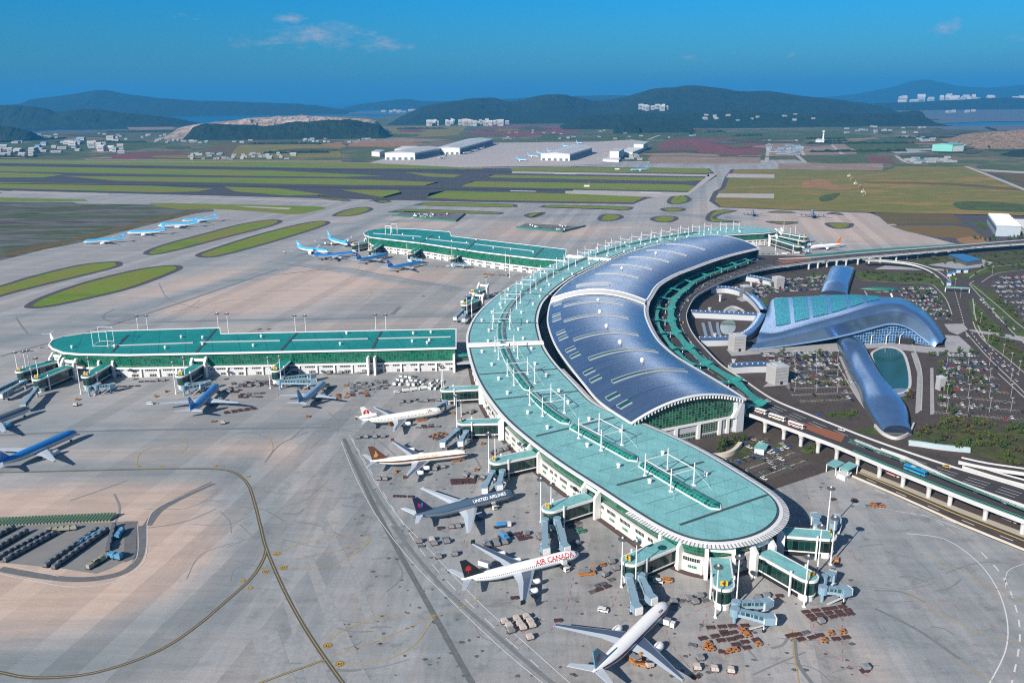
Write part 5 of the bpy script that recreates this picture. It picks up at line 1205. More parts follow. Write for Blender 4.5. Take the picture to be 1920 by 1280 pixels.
# ================================================================== LANDSIDE GROUND
LSIDE = [(1300, 450), (1424, 478), (1510, 480), (1600, 472), (1800, 460), (2700, 425), (2700, 1400), (2300, 1190), (1925, 1036), (1800, 985), (1690, 935), (1597, 893), (1562, 880), (1448, 918), (1400, 895), (1300, 840), (1200, 780), (1100, 680), (1060, 600), (1100, 520), (1180, 480)]
sheet('landside_road', LSIDE, Z1, ROAD)
SCR = [('lawn', LAWN, [(1815, 562), (1828, 565), (1887, 627), (1828, 620), (1822, 593)], 0), ('scrub', SCRUB, [(1841, 628), (1885, 630), (1925, 668), (1990, 720), (1990, 750), (1925, 699), (1882, 666), (1850, 641)], 0), ('lawn', LAWN, [(1843, 630), (1872, 634), (1880, 655), (1872, 658), (1850, 640)], 0),
       ('lawn', LAWN, [(1817, 532), (1826, 527), (1870, 573), (1925, 616), (1990, 660), (1990, 700), (1925, 648), (1900, 624), (1850, 571)], 0), ('scrub', SCRUB, [(1845, 548), (1860, 540), (1880, 566), (1925, 604), (1925, 615), (1872, 574)], 0),
       ('lawn', LAWN, [(1598, 508), (1640, 510), (1758, 513), (1769, 527), (1772, 548), (1764, 540), (1747, 533), (1614, 526)], 0), ('scrub', SCRUB, [(1716, 811), (1762, 797), (1925, 805), (2100, 815), (2100, 940), (1925, 884), (1841, 856), (1710, 828)], 0),
       ('lawn', LAWN, [(1608, 805), (1643, 802), (1650, 815), (1622, 814)], 3), ('lawn', LAWN, [(1552, 774), (1602, 772), (1600, 781), (1558, 782)], 3), ('scrub', SCRUB, [(1835, 490), (1925, 484), (2200, 470), (2200, 505), (1925, 503), (1855, 515), (1820, 523)], 0), ('lawn', LAWN, [(1800, 515), (1850, 502), (1925, 492), (1925, 496), (1860, 508), (1815, 523)], 0),
       ('scrub', SCRUB, [(1660, 492), (1740, 484), (1830, 478), (1925, 468), (2200, 455), (2200, 464), (1925, 480), (1850, 489), (1760, 500), (1700, 500)], 0), ('lawn', LAWN, [(1773, 508), (1790, 505), (1795, 525), (1782, 530)], 0), ('lawn', LAWN, [(1760, 545), (1772, 550), (1778, 562), (1770, 560)], 0),
       ('lawn', LAWN, [(1520, 512), (1540, 510), (1545, 520), (1520, 524)], 0), ('scrub', SCRUB, [(1372, 862), (1392, 832), (1440, 822), (1440, 830), (1400, 855)], 2), ('lawn', LAWN, [(1418, 562), (1436, 560), (1440, 572), (1428, 578)], 3), ('lawn', LAWN, [(1500, 846), (1516, 838), (1535, 842), (1520, 852)], 3), ('lawn', LAWN, [(1450, 837), (1465, 832), (1482, 836), (1470, 843)], 3),
       ('reed_bed', SCRUB, [(1680, 720), (1700, 722), (1708, 745), (1690, 752)], 2)]
for i, (nm, mt_, pts, per) in enumerate(SCR): sheet(nm, pts, Z2 + .01 * i, mt_, per)
PV = [[(1362, 655), (1395, 648), (1420, 655), (1600, 640), (1604, 655), (1560, 660), (1420, 664), (1372, 668)], [(1600, 640), (1690, 645), (1765, 652), (1800, 648), (1826, 655), (1815, 660), (1740, 662), (1650, 652), (1610, 655)], [(1770, 628), (1798, 630), (1822, 652), (1800, 656), (1772, 650)],
      [(1715, 660), (1727, 690), (1726, 770), (1720, 775), (1716, 775), (1720, 700), (1708, 662)], [(1744, 690), (1750, 690), (1752, 776), (1744, 778)], [(1572, 668), (1585, 668), (1612, 730), (1648, 788), (1636, 790), (1600, 735)], [(1640, 505), (1660, 498), (1720, 500), (1770, 505), (1770, 508), (1700, 506)],
      [(1740, 497), (1800, 488), (1840, 486), (1862, 492), (1850, 500), (1800, 505)], [(1770, 608), (1806, 607), (1815, 618), (1795, 628), (1780, 622)], [(1380, 560), (1412, 552), (1416, 562), (1390, 566)], [(1440, 718), (1480, 714), (1480, 722), (1430, 726)], [(1820, 618), (1925, 632), (1925, 642), (1885, 634), (1822, 622)]]
for i, P_ in enumerate(PV): sheet('paved_path', P_, Z4 + .012 * i, PAVE)
s = MB()
for P_ in ([(1817, 532), (1826, 527)], [(1819, 531), (1870, 573), (1900, 600), (1925, 620)], [(1817, 533), (1850, 570), (1900, 625), (1925, 646)], [(1824, 603), (1832, 622), (1848, 642), (1882, 667), (1925, 703)], [(1824, 560), (1830, 600), (1848, 640)], [(1740, 532), (1752, 537), (1773, 560), (1785, 590)], [(1614, 526), (1680, 530), (1745, 532)], [(1840, 530), (1870, 513), (1925, 506)], [(1817, 522), (1850, 503), (1925, 494)], [(1775, 505), (1783, 530)], [(1552, 650), (1602, 738), (1640, 790)], [(1640, 640), (1700, 640), (1716, 660), (1728, 700), (1727, 770)], [(1810, 622), (1851, 669), (1906, 722), (1925, 742)], [(1871, 700), (1925, 750)]):
    s.ribbon(curve(P_, 0, 5), 1.0, Z5 + .1)
struct('kerb_line', s, M('kerb_stone', (.42, .42, .38), .8))
s = MB()
for P_, w_ in (([(1838, 562), (1900, 625), (1925, 648)], .35), ([(1827, 612), (1860, 655), (1915, 708)], .35), ([(1818, 618), (1845, 655), (1900, 705)], .35), ([(1790, 545), (1800, 580), (1808, 610)], .35)):
    c_ = curve(P_, 0, step=6); s.ribbon(c_, .7, Z5 + .05, skip=lambda i: i % 2)
struct('lane_line', s, WHT)
s = MB(); s.poly(GS([(1459, 913), (1478, 905), (1545, 883), (1560, 880), (1540, 872), (1448, 905)], 0), Z2); struct('service_road', s, ROAD)
s = MB(); P_ = GS([(1597, 893), (1690, 933), (1800, 983), (1925, 1034), (2300, 1190)]); s.beam(P_, .6, 0, 1.2, 0); struct('road_barrier', s, M('barrier_concrete', (.5, .45, .38), .8))
s = MB(); s.poly(GS([(1612, 885), (1700, 920), (1800, 962), (1925, 1010), (2300, 1160), (2300, 1146), (1925, 1000), (1800, 953), (1700, 912), (1615, 878)]), Z4); struct('pale_pavement', s, M('pale_pavement', (.42, .38, .31), .85))
s = MB(); c_ = curve([(1605, 884), (1700, 924), (1800, 967), (1925, 1016), (2300, 1168)], 0, step=8); s.ribbon(c_, 1.0, Z5); struct('yellow_edge_line', s, M('edge_yellow', (.55, .42, .12), .7))
s = MB()
for P_ in ([(1640, 918), (1700, 944), (1800, 984), (1925, 1034), (2200, 1140)], [(1625, 898), (1700, 931), (1800, 974), (1925, 1024)]):
    s.ribbon(curve(P_, 0, step=7), .6, Z5, skip=lambda i: i % 3)
s.ribbon(curve([(1759, 975), (1802, 992)], 0, step=5), .5, Z5)
struct('road_dashes', s, WHT)
# ================================================================== ELEVATED KERBSIDE ROAD
ZD = 9.5
OUTR = [(2300, 1035), (2050, 962), (1925, 918), (1850, 895), (1783, 875), (1695, 846), (1622, 820), (1564, 797), (1515, 777), (1447, 748), (1389, 709), (1353, 685), (1322, 654), (1303, 632), (1292, 613), (1287, 593), (1292, 576), (1303, 558), (1322, 545), (1353, 530), (1397, 514), (1441, 503), (1484, 497), (1528, 491), (1600, 484), (1700, 476), (1800, 467), (1925, 457), (2600, 415)]
deck_w = lambda px: [G(*p, ZD) for p in px]
orim = resample(CR(deck_w(OUTR), 6), 6)
DECKM = M('deck_asphalt', (.05, .044, .043), .8, var=.25, scale=.1)
PARA = M('parapet_concrete', (.50, .50, .50), .75, var=.15, scale=.15)
vd = thing('kerbside_viaduct', 'elevated kerbside road on white columns curving round the great hall', 'viaduct', tuple(G(1500, 800, 0)))
def vpart(nm, mb, mats): return mb.build(nm, mats, vd, vd.location)
nh = [hall_pt(q / 80, 1.0) for q in range(81)]
nh2 = [(p.x + (p.x - hall_pt(q / 80, .9).x) * .18, p.y + (p.y - hall_pt(q / 80, .9).y) * .18) for q, p in enumerate(nh)]
near_edge = [G(*p, ZD) for p in [(2300, 1130), (2060, 1034), (1925, 979), (1827, 942), (1739, 907), (1652, 872), (1600, 850), (1564, 835), (1491, 808), (1410, 779)]]
far_tail = [G(*p, ZD) for p in [(1460, 486), (1528, 483), (1600, 476), (1700, 468), (1800, 460), (1925, 450), (2600, 405)]]
inner = [Vector((p[0], p[1], ZD)) for p in near_edge[3:] for _ in (0,)]
# main deck: from the fork (x ~ 1600) round the hall and away to the right
main_in = [G(1600, 832, ZD)] + [G(*p, ZD) for p in [(1576, 839), (1564, 835), (1491, 808), (1410, 779)]] + [Vector((x, y, ZD)) for x, y in nh2[2:]] + far_tail[1:]
main_out = [p for p in orim if True]
i0 = min(range(len(orim)), key=lambda i: (orim[i].xy - G(1610, 815, ZD).xy).length)
mo = orim[i0:]
s = MB(); s.prism([(p.x, p.y) for p in main_in] + [(p.x, p.y) for p in mo[::-1]], ZD - 1.6, ZD, 1, 0); vpart('deck', s, [DECKM, PARA])
# far branch (two lanes) and near branch (with green rails)
farn = [G(*p, ZD) for p in [(1602, 823), (1652, 842), (1698, 858), (1789, 901), (1856, 926), (1925, 950), (2050, 1002), (2300, 1098)]]
s = MB(); s.prism([(p.x, p.y) for p in farn] + [(p.x, p.y) for p in orim[i0:0:-1]][::-1] if False else [(p.x, p.y) for p in farn] + [(p.x, p.y) for p in orim[:i0 + 1]], ZD - 1.6, ZD - .004, 1, 0); vpart('far_branch_deck', s, [DECKM, PARA])
nearf = [G(*p, ZD) for p in [(1579, 830), (1593, 829), (1681, 863), (1739, 888), (1827, 923), (1925, 962), (2060, 1016), (2300, 1112)]]
ne2 = [G(*p, ZD) for p in [(1564, 835), (1600, 850), (1652, 872), (1739, 907), (1827, 942), (1925, 979), (2060, 1034), (2300, 1130)]]
s = MB(); s.prism([(p.x, p.y) for p in nearf] + [(p.x, p.y) for p in ne2[::-1]], ZD - 1.6, ZD + .004, 1, 0); vpart('near_branch_deck', s, [DECKM, PARA])
def para(P_, h=1.0, w=.6, mats=None, z=ZD): 
    s = MB(); s.beam([(p.x, p.y) for p in P_], w, z, z + h, 0); vpart('parapet', s, mats or [PARA])
para(mo); para(orim[:i0 + 1]); para(farn[1:]); para(resample(CR([G(*p, ZD) for p in [(1405, 777), (1491, 808), (1564, 835), (1652, 872), (1739, 907), (1827, 942), (1925, 979), (2060, 1034), (2300, 1130)]], 4), 8), 1.0); para(far_tail)
RAILG = M('green_rail', (.05, .17, .145), .5)
for P_ in (nearf[1:], ne2[1:]):
    P2 = resample(P_, 4); s = MB(); s.beam([(p.x, p.y) for p in P2], .15, ZD + 2.1, ZD + 2.5, 0); s.beam([(p.x, p.y) for p in P2], .15, ZD + 1.0, ZD + 1.6, 0)
    for p in P2: s.box((p.x, p.y, ZD + .9), (.35, .35, 1.6))
    vpart('green_railing', s, [RAILG])
isl = [G(*p, ZD) for p in [(1459, 779), (1585, 815), (1577, 829), (1471, 789)]]
m, t, b = nt('red_hatched_paving'); s_ = t.nodes.new('ShaderNodeSeparateXYZ'); L(t, mapping(t, pos(t), (1, 1, 1), R(-38)), s_.inputs[0])
L(t, mix(t, math_(t, 'LESS_THAN', math_(t, 'FRACT', math_(t, 'DIVIDE', s_.outputs[0], 3.2)), .5), (.36, .12, .05), (.16, .065, .035)), b.inputs['Base Color']); b.inputs['Roughness'].default_value = .85
s = MB(); s.poly(isl, ZD + .03); vpart('hatched_island', s, [m])
s = MB(); s.poly([G(*p, ZD) for p in [(1455, 489), (1500, 484), (1520, 483), (1520, 486), (1470, 494)]], ZD + .03); vpart('hatched_island', s, [m])
s = MB()
for off in (7, 11, 15):
    s.ribbon([Vector((p.x, p.y, 0)) for p in orim[8:220]], .35, ZD + .02, off=off if False else -off, skip=lambda i: i % 3 == 0)
struct('road_marking', s, [WHT])
for k, (px, py) in enumerate([(1434, 810), (1469, 823), (1501, 836), (1533, 848), (1568, 860), (1607, 876), (1648, 894), (1692, 912), (1740, 932), (1780, 947), (1846, 974), (1916, 1000), (1604, 846), (1647, 864), (1690, 880), (1730, 897), (1827, 938), (1880, 958), (1516, 505), (1533, 503), (1550, 501), (1568, 500), (1586, 498), (1608, 496), (1629, 494), (1650, 492), (1680, 489), (1700, 486), (1720, 484), (1408, 540), (1380, 550), (1350, 565), (1330, 590), (1340, 640), (1375, 690)]):
    p = G(px, py, 0); s = MB(); s.lathe([(1.25, 0), (1.25, 5.2), (2.1, 7.9)], tuple(p), 10); vpart('column', s, [PARA])
# descending ramp to the right-hand car parks
rp = thing('ramp_bridge', 'pale ramp bridge leaving the far viaduct towards the right-hand car park', 'ramp', tuple(G(1700, 495, 0)))
c_ = resample(CR([G(1620, 488, 9), G(1660, 489, 8), G(1710, 495, 6), G(1745, 506, 3.5), G(1766, 520, 1.2), G(1777, 534, .3)], 6), 6)
s = MB(); s.beam(c_, 9, [p.z - .8 for p in c_], [p.z for p in c_], 0); s.build('deck', [DECKM], rp, rp.location)
for o_ in (-4.6, 4.6): s = MB(); s.beam(c_, .5, [p.z - .9 for p in c_], [p.z + .9 for p in c_], 0, off=o_); s.build('parapet', [PARA], rp, rp.location)
# ramps spreading at the right edge below the viaduct
for lb, P_, z in (('upper pale ramp fanning out below the viaduct at the right edge', [(1800, 862), (1850, 873), (1925, 884), (2200, 925)], 7), ('lower pale ramp fanning out below the viaduct at the right edge', [(1810, 872), (1860, 888), (1925, 906), (2200, 975)], 6)):
    rp = thing('ramp_bridge', lb, 'ramp', tuple(G(*P_[1], 0))); c_ = resample(CR([G(*p, z) for p in P_], 5), 8)
    s = MB(); s.beam(c_, 7, z - 1.2, z, 0); s.build('deck', [DECKM], rp, rp.location)
    for o_ in (-3.7, 3.7): s = MB(); s.beam(c_, .5, z - 1.3, z + .9, 0, off=o_); s.build('parapet', [PARA], rp, rp.location)
# teal fence along the apron edge
s = MB(); P_ = resample(CR(GS([(1508, 484), (1560, 480), (1600, 476), (1700, 469), (1800, 463), (1925, 455)]), 4), 8); s.beam(P_, .5, 0, 5.0, 0)
tag(s.build('noise_fence', [M('fence_teal', (.06, .20, .19), .6, var=.2)]), 'long teal screen fence between the right apron and the far viaduct', 'fence')
# ------------------------------------------------------------------ kerbside canopies
bars = [((1392, 762), (1434, 752)), ((1340, 719), (1388, 709)), ((1290, 684), (1333, 678)), ((1255, 653), (1301, 649)), ((1233, 624), (1277, 621)), ((1222, 600), (1268, 598)), ((1225, 577), (1267, 577)), ((1231, 558), (1274, 558)), ((1250, 541), (1292, 542)), ((1276, 524), (1309, 527)), ((1305, 511), (1336, 514)), ((1335, 501), (1368, 503)), ((1366, 492), (1392, 495)), ((1392, 485), (1412, 487))]
ZC = 15.5
def lerp2(a, b, k): return a.lerp(b, k)
B3 = [(G(*a, ZC), G(*b, ZC)) for a, b in bars]
for i, (a, b) in enumerate(B3):
    cp = thing('kerb_canopy', f'teal kerbside canopy with wavy cross bar, {ORD[i]} from the gable end' , 'canopy', tuple((a + b) / 2 * 1.0), 0, 'teal canopies along the kerb'); cp.location.z = 0
    O = cp.location
    def bp(nm, mb, mats): return mb.build(nm, mats, cp, O)
    k = 14; rings = []; e = (b - a).normalized(); w_ = Vector((-e.y, e.x, 0)) * 3.4
    for q in range(k + 1):
        p = a.lerp(b, q / k); zz = ZC + .9 * math.sin(q / k * 2 * math.pi * 1.25); ww = w_ * (1 + .25 * math.cos(q / k * 2 * math.pi * 1.25))
        rings.append([(p.x - ww.x, p.y - ww.y, zz), (p.x + ww.x, p.y + ww.y, zz), (p.x + ww.x, p.y + ww.y, zz - .5), (p.x - ww.x, p.y - ww.y, zz - .5)])
    s = MB(); s.loft(rings, 0, caps=True); bp('cross_roof', s, [CANOPY])
    for q in (.15, .55, .9):
        p = a.lerp(b, q); s = MB(); s.tube((p.x, p.y, ZD if q > .1 else ZD), (p.x, p.y, ZC - .3), .3, n=6); bp('post', s, [WHITEM])
    if i + 1 < len(B3):
        c, d = B3[i + 1]
        for t0, t1 in ((.06, .30), (.62, .96)):
            q0 = .10; s = MB(); P4 = [a.lerp(b, t0).lerp(c.lerp(d, t0), q0), a.lerp(b, t1).lerp(c.lerp(d, t1), q0), a.lerp(b, t1 - .06).lerp(c.lerp(d, t1 - .06), .5), a.lerp(b, t1).lerp(c.lerp(d, t1), 1 - q0), a.lerp(b, t0).lerp(c.lerp(d, t0), 1 - q0), a.lerp(b, t0 + .04).lerp(c.lerp(d, t0 + .04), .5)]
            s.prism([(p.x, p.y) for p in P4], ZC - .9, ZC - .5, 0); bp('side_roof', s, [CANOPY])
# ================================================================== TRANSPORT CENTRE
DOME = None
m, t, b = nt('dome_blue_steel'); p = pos(t)
k2 = ramp(t, noise(t, p, .06, 6, .7), [(.3, .85), (.7, 1.12)]); k3 = ramp(t, noise(t, p, 1.1, 3, .8), [(.3, .92), (.7, 1.07)])
L(t, mix(t, 1.0, mix(t, 1.0, (.26, .41, .63), k2, 'MULTIPLY'), k3, 'MULTIPLY'), b.inputs['Base Color']); b.inputs['Metallic'].default_value = .85
L(t, math_(t, 'MULTIPLY_ADD', noise(t, p, .06, 5), .10, .20), b.inputs['Roughness']); DOME = m
TGLASS = Mgrid('teal_roof_glass', (.012, .24, .32), (.04, .36, .44), 3, 3, .07, .4, .3, var=.25)
BGLASS = Mgrid('blue_front_glass', (.015, .07, .17), (.30, .42, .55), 2.6, 2.6, .12, .15, .6)
th = thing('domed_hall', 'organic blue steel hall with teal glass roof strips and a sweeping arched front', 'transport hall', tuple(G(1600, 630, 0))); TO = th.location
def tpart(nm, mb, mats, smooth=False): return mb.build(nm, mats, th, TO, smooth)
lower = CR([G(1408, 653, 1), G(1440, 651, 1.5), G(1480, 646, 3), G(1520, 640, 5), G(1560, 633, 8), G(1600, 624, 12), G(1640, 613, 17), G(1665, 607, 19.5), G(1685, 608, 19), G(1705, 615, 15), G(1725, 629, 8.5), G(1742, 643, 3), G(1752, 650, .5)], 5)
ridge = CR([G(1414, 646, 7), G(1445, 638, 10), G(1480, 629, 14), G(1520, 618, 19), G(1560, 606, 24), G(1600, 594, 29), G(1640, 582, 33), G(1670, 577, 35), G(1692, 580, 34), G(1712, 590, 29), G(1735, 607, 21), G(1752, 626, 12), G(1766, 643, 4)], 5)
upper = CR([G(1434, 600, 10), G(1455, 613, 12), G(1490, 606, 17), G(1525, 597, 22), G(1560, 588, 26), G(1595, 577, 30), G(1625, 567, 33), G(1655, 562, 34), G(1690, 562, 33), G(1715, 574, 28), G(1738, 590, 21), G(1757, 612, 12), G(1770, 636, 4)], 5)
back = CR([G(1440, 580, 6), G(1450, 560, 13), G(1485, 557, 15), G(1520, 555, 17), G(1555, 553, 19), G(1590, 552, 21), G(1620, 553, 23), G(1655, 556, 25), G(1690, 559, 26), G(1717, 572, 22), G(1740, 588, 16), G(1759, 611, 8), G(1772, 635, 2)], 5)
rings = [[tuple(a), tuple(a.lerp(r, .3) + Vector((0, 0, 1.4))), tuple(a.lerp(r, .65) + Vector((0, 0, 1.6))), tuple(r), tuple(r.lerp(u, .5) + Vector((0, 0, .8))), tuple(u)] for a, r, u in zip(lower, ridge, upper)]
s = MB(); s.loft(rings, 0, closed=False); tpart('arched_shell', s, [DOME], True)
s = MB(); s.beam([(p.x, p.y) for p in lower], 1.2, [p.z - 1.0 for p in lower], [p.z + .5 for p in lower], 0); tpart('shell_edge', s, [M('edge_blue', (.16, .26, .42), .4)])
# back field: teal glass between blue ribs
NB = len(upper)
rings = [[tuple(u), tuple(u.lerp(k, .5) + Vector((0, 0, 1.2))), tuple(k)] for u, k in zip(upper, back)]
s = MB(); s.loft(rings, 0, closed=False, uv=[i * 3.0 for i in range(NB)]); tpart('glass_roof', s, [DOME], True)
L_ = 6 * 5
fu = [u.lerp(k, .04) + Vector((0, 0, .5)) for u, k in zip(upper, back)]; fk = [u.lerp(k, .97) + Vector((0, 0, .4)) for u, k in zip(upper, back)]; fm = [u.lerp(k, .5) + Vector((0, 0, 1.7)) for u, k in zip(upper, back)]
for a in range(5, 34, 5):
    s = MB(); b_ = min(a + 4, NB - 1); rr = [[tuple(fu[i]), tuple(fm[i]), tuple(fk[i])] for i in range(a, b_ + 1)]; s.loft(rr, 0, closed=False, uv=[i * 4.5 for i in range(a, b_ + 1)]); tpart('glass_strip', s, [TGLASS])
s = MB(); rr = [[tuple(u.lerp(k, .15) + Vector((0, 0, .5))), tuple(u.lerp(k, .85) + Vector((0, 0, .5)))] for u, k in zip(upper[44:58], back[44:58])]; s.loft(rr, 0, closed=False, uv=[i * 4 for i in range(14)]); tpart('glass_strip', s, [TGLASS])
s = MB(); s.wall([(p.x, p.y) for p in back], 0, 5, 0); P_ = back
for i in range(len(P_) - 1):
    s.add([(P_[i].x, P_[i].y, 0), (P_[i + 1].x, P_[i + 1].y, 0), tuple(P_[i + 1]), tuple(P_[i])], [[0, 1, 2, 3]], 0, [(i * 4, 0), (i * 4 + 4, 0), (i * 4 + 4, 9), (i * 4, 9)])
tpart('rear_wall', s, [BGLASS])
# glazed front under the arch
fr_ = lower[22:60]; s = MB(); run = 0
for i in range(len(fr_) - 1):
    a, c = fr_[i] + Vector((0, 3, -.6)), fr_[i + 1] + Vector((0, 3, -.6)); l = (c.xy - a.xy).length
    s.add([(a.x, a.y, 0), (c.x, c.y, 0), tuple(c), tuple(a)], [[0, 1, 2, 3]], 0, [(run, 0), (run + l, 0), (run + l, c.z), (run, a.z)]); run += l
tpart('front_glass', s, [BGLASS])
s = MB(); P_ = GS([(1602, 640), (1680, 643), (1712, 646), (1700, 638), (1640, 634)]); s.prism([(p.x, p.y) for p in P_], 0, 5.5, 0, 1); tpart('entrance_block', s, [BLACK, DGREY])
for px in (1633, 1661, 1686):
    q = G(px, 645, 0); s = MB(); s.tube((q.x, q.y, 0), (q.x, q.y, 8), .4, n=6); s.tube((q.x, q.y, 8), (q.x + 5, q.y + 4, 10), .3, n=5); tpart('raking_column', s, [WHITEM])
# legs: long vaulted halls
def vault(P_, w, h, nm, label, taper=None):
    c = resample(CR(GS(P_), 6), 5); n_ = normals(c); g = thing(nm, label, 'station hall', tuple(c[len(c) // 2])); rings = []
    for i, (p, q) in enumerate(zip(c, n_)):
        k = i / (len(c) - 1); W_ = w * (taper(k) if taper else 1); H_ = h * min(1, .35 + 2.2 * min(k, 1 - k) + .2)
        rings.append([(p.x + q[0] * W_ * math.cos(a), p.y + q[1] * W_ * math.cos(a), 1.5 + H_ * math.sin(a) ** .7) for a in [math.pi * j / 12 for j in range(13)]])
    s = MB(); s.loft(rings, 0, closed=False); s.build('vault_roof', [DOME], g, g.location, True)
    s = MB(); A_ = [(r[0][0], r[0][1]) for r in rings] + [(r[-1][0], r[-1][1]) for r in rings[::-1]]; s.prism(A_, 0, 1.6, 0); s.build('base_wall', [DGREY], g, g.location)
    for e_ in (rings[0], rings[-1][::-1]): s = MB(); s.add([tuple(x) for x in e_], [list(range(13))]); s.build('end_glass', [M('vault_end', (.02, .03, .05), .2, spec=.6)], g, g.location)
    return g, rings
vg, vr_ = vault([(1590, 640), (1601, 668), (1622, 710), (1645, 745), (1662, 775), (1673, 800), (1682, 815)], 11, 10, 'vault_hall', 'long blue vaulted hall running towards the viewer beside the pond', lambda k: 1.0 + .30 * math.exp(-((k - .78) / .12) ** 2) - .28 * max(0, k - .9) * 6)
s = MB(); q = G(1682, 814, 0)
s.beam(CR([G(1640, 800, 0), G(1655, 815, 0), G(1680, 824, 0), G(1704, 815, 0), G(1713, 797, 0)], 5), 1.2, 0, 2.2, 0); s.build('end_kerb', [PARA], vg, vg.location)
vault([(1563, 556), (1567, 540), (1574, 522), (1580, 507)], 15, 10, 'vault_hall', 'short blue vaulted hall behind the domed hall')
# control deck: green lens on a mast
cd = thing('lens_canopy', 'dark green lens-shaped canopy on a slanting white mast behind the blue dome', 'canopy', tuple(G(1676, 572, 0))); c0, c1 = AT(1611, 541, G(1650, 556, 20).y + 10), AT(1688, 541, G(1650, 556, 20).y + 10)
rings = []; 
for k in range(17):
    x = k / 16; w_ = 9 * math.sin(math.pi * x) ** .8 + .05; p = c0.lerp(c1, x); rings.append([(p.x, p.y - w_, p.z), (p.x, p.y, p.z + 1.6 * math.sin(math.pi * x) + .05), (p.x, p.y + w_, p.z + .3), (p.x, p.y, p.z - 1.5 * math.sin(math.pi * x) - .05)])
s = MB(); s.loft(rings, 0, caps=True); s.build('lens_roof', [M('lens_green', (.03, .15, .10), .4)], cd, cd.location, True)
a, b_ = AT(1677, 567, c0.y - 4), AT(1668, 544, c0.y); s = MB(); s.tube(tuple(a + (a - b_) * .9), tuple(b_), 1.1, .9, 8); s.build('mast', [WHITEM], cd, cd.location)
a, b_ = AT(1631, 562, c0.y + 2), AT(1620, 543, c0.y); s = MB(); s.tube(tuple(a + (a - b_)), tuple(b_), .7, .5, 6); s.build('mast', [GREYP], cd, cd.location)
# pond with pale rim
PND = CR(GS([(1634, 668), (1642, 658), (1660, 652), (1680, 654), (1694, 664), (1702, 685), (1706, 710), (1704, 730), (1690, 738), (1672, 737), (1658, 720), (1645, 698)]), 5, True)
m, t, b = nt('pond_water'); b.inputs['Base Color'].default_value = (.012, .085, .085, 1); b.inputs['Roughness'].default_value = .12; b.inputs['Specular IOR Level'].default_value = .6
bn = N(t, 'ShaderNodeBump', Strength=.15, Distance=.3); L(t, noise(t, pos(t), .5, 4), bn.inputs['Height']); L(t, bn.outputs[0], b.inputs['Normal'])
s = MB(); s.poly(PND, .45); struct('pond', s, m)
s = MB(); s.beam(PND + [PND[0]], 2.2, 0, .9, 0); struct('pond_rim', s, PARA)
s = MB(); s.poly(CR(GS([(1664, 734), (1680, 729), (1700, 730), (1704, 738), (1690, 745), (1672, 745)]), 4, True), .55); struct('pond_terrace', s, M('terrace', (.16, .22, .34), .6))
# ------------------------------------------------------------------ ring corridors, towers
def corridor(P_, label, w=10, h=6.5, z=0):
    c = resample(CR(GS(P_), 6), 5); n_ = normals(c); g = thing('roofed_corridor', label, 'covered walkway', tuple(c[len(c) // 2])); rings = []
    for p, q in zip(c, n_): rings.append([(p.x + q[0] * w / 2 * a, p.y + q[1] * w / 2 * a, z + h + dz) for a, dz in ((1, -.4), (.8, .7), (0, 1.2), (-.8, .7), (-1, -.4))])
    s = MB(); s.loft(rings, 0, closed=False); s.loft([[r[-1], r[0]] for r in rings], 0, closed=False); s.build('roof', [DOME], g, g.location)
    s = MB(); pass
    for sg in (-1, 1):
        s = MB(); s.wall([(p.x + sg * q[0] * w * .42, p.y + sg * q[1] * w * .42) for p, q in zip(c, n_)], 0, z + h - .4, 0); s.build('colonnade', [MATS.get('colonnade') or Mgrid('colonnade', (.015, .015, .02), (.45, .47, .5), 3.2, 30, .4, .6, .3)], g, g.location)
    s = MB()
    for i in range(0, len(c), 1): s.lathe([(.7, 0), (.5, .5)], (c[i].x + n_[i][0] * w * .2, c[i].y + n_[i][1] * w * .2, z + h + .9), 6)
    s.build('roof_light_row', [WHITEM], g, g.location)
corridor([(1330, 549), (1362, 548), (1395, 556), (1418, 574), (1432, 592)], 'upper curved walkway of the ring, arching under the dark viaduct edge')
corridor([(1428, 600), (1415, 622), (1395, 638), (1370, 645), (1312, 647)], 'lower curved walkway of the ring, ending at the dark concrete tower')
corridor([(1296, 594), (1340, 596), (1420, 600)], 'straight walkway cutting across the ring')
corridor([(1388, 524), (1420, 529), (1460, 539)], 'walkway reaching the upper pale tower in the car park'); corridor([(1368, 698), (1400, 696), (1440, 695)], 'walkway reaching the lower pale tower in the car park')
for px, py, sz, h, lb, rz in ((1397, 557, 9.5, 13, 'dark grey cube tower beside the ring walkway', .3), (1458, 540, 10.5, 13, 'pale grey cube tower among the upper car rows', .3), (1381, 656, 11.5, 14, 'weathered grey cube tower at the tip of the domed hall', .25), (1456, 717, 12.5, 14.5, 'tall pale cube tower among the lower car rows', .35), (1762, 730, 5, 10, 'pale tower in the right-hand car park', .2)):
    p = G(px, py, 0); g = thing('stair_tower', lb, 'tower', tuple(p), rz); mt_ = M('tower_concrete' if 'dark' not in lb else 'tower_dark', (.34, .34, .34) if 'dark' not in lb else (.14, .145, .15), .8, var=.12, scale=.2)
    s = MB(); s.box((0, 0, 0), (sz, sz, h)); s.build('shaft', [mt_], g)
    s = MB(); s.box((0, 0, h), (sz + .6, sz + .6, 1.0)); s.box((0, 0, h + 1.0), (sz * .5, sz * .5, .8)); s.build('roof_cap', [GREYP], g)
    s = MB(); s.box((0, -sz / 2 - .05, 0), (2.4, .2, 3)); s.build('doorway', [BLACK], g)
    s = MB()
    for k in range(1, 5): s.box((0, -sz / 2 - .03, h * k / 5), (sz, .12, .15))
    s.build('panel_joint', [DGREY], g)
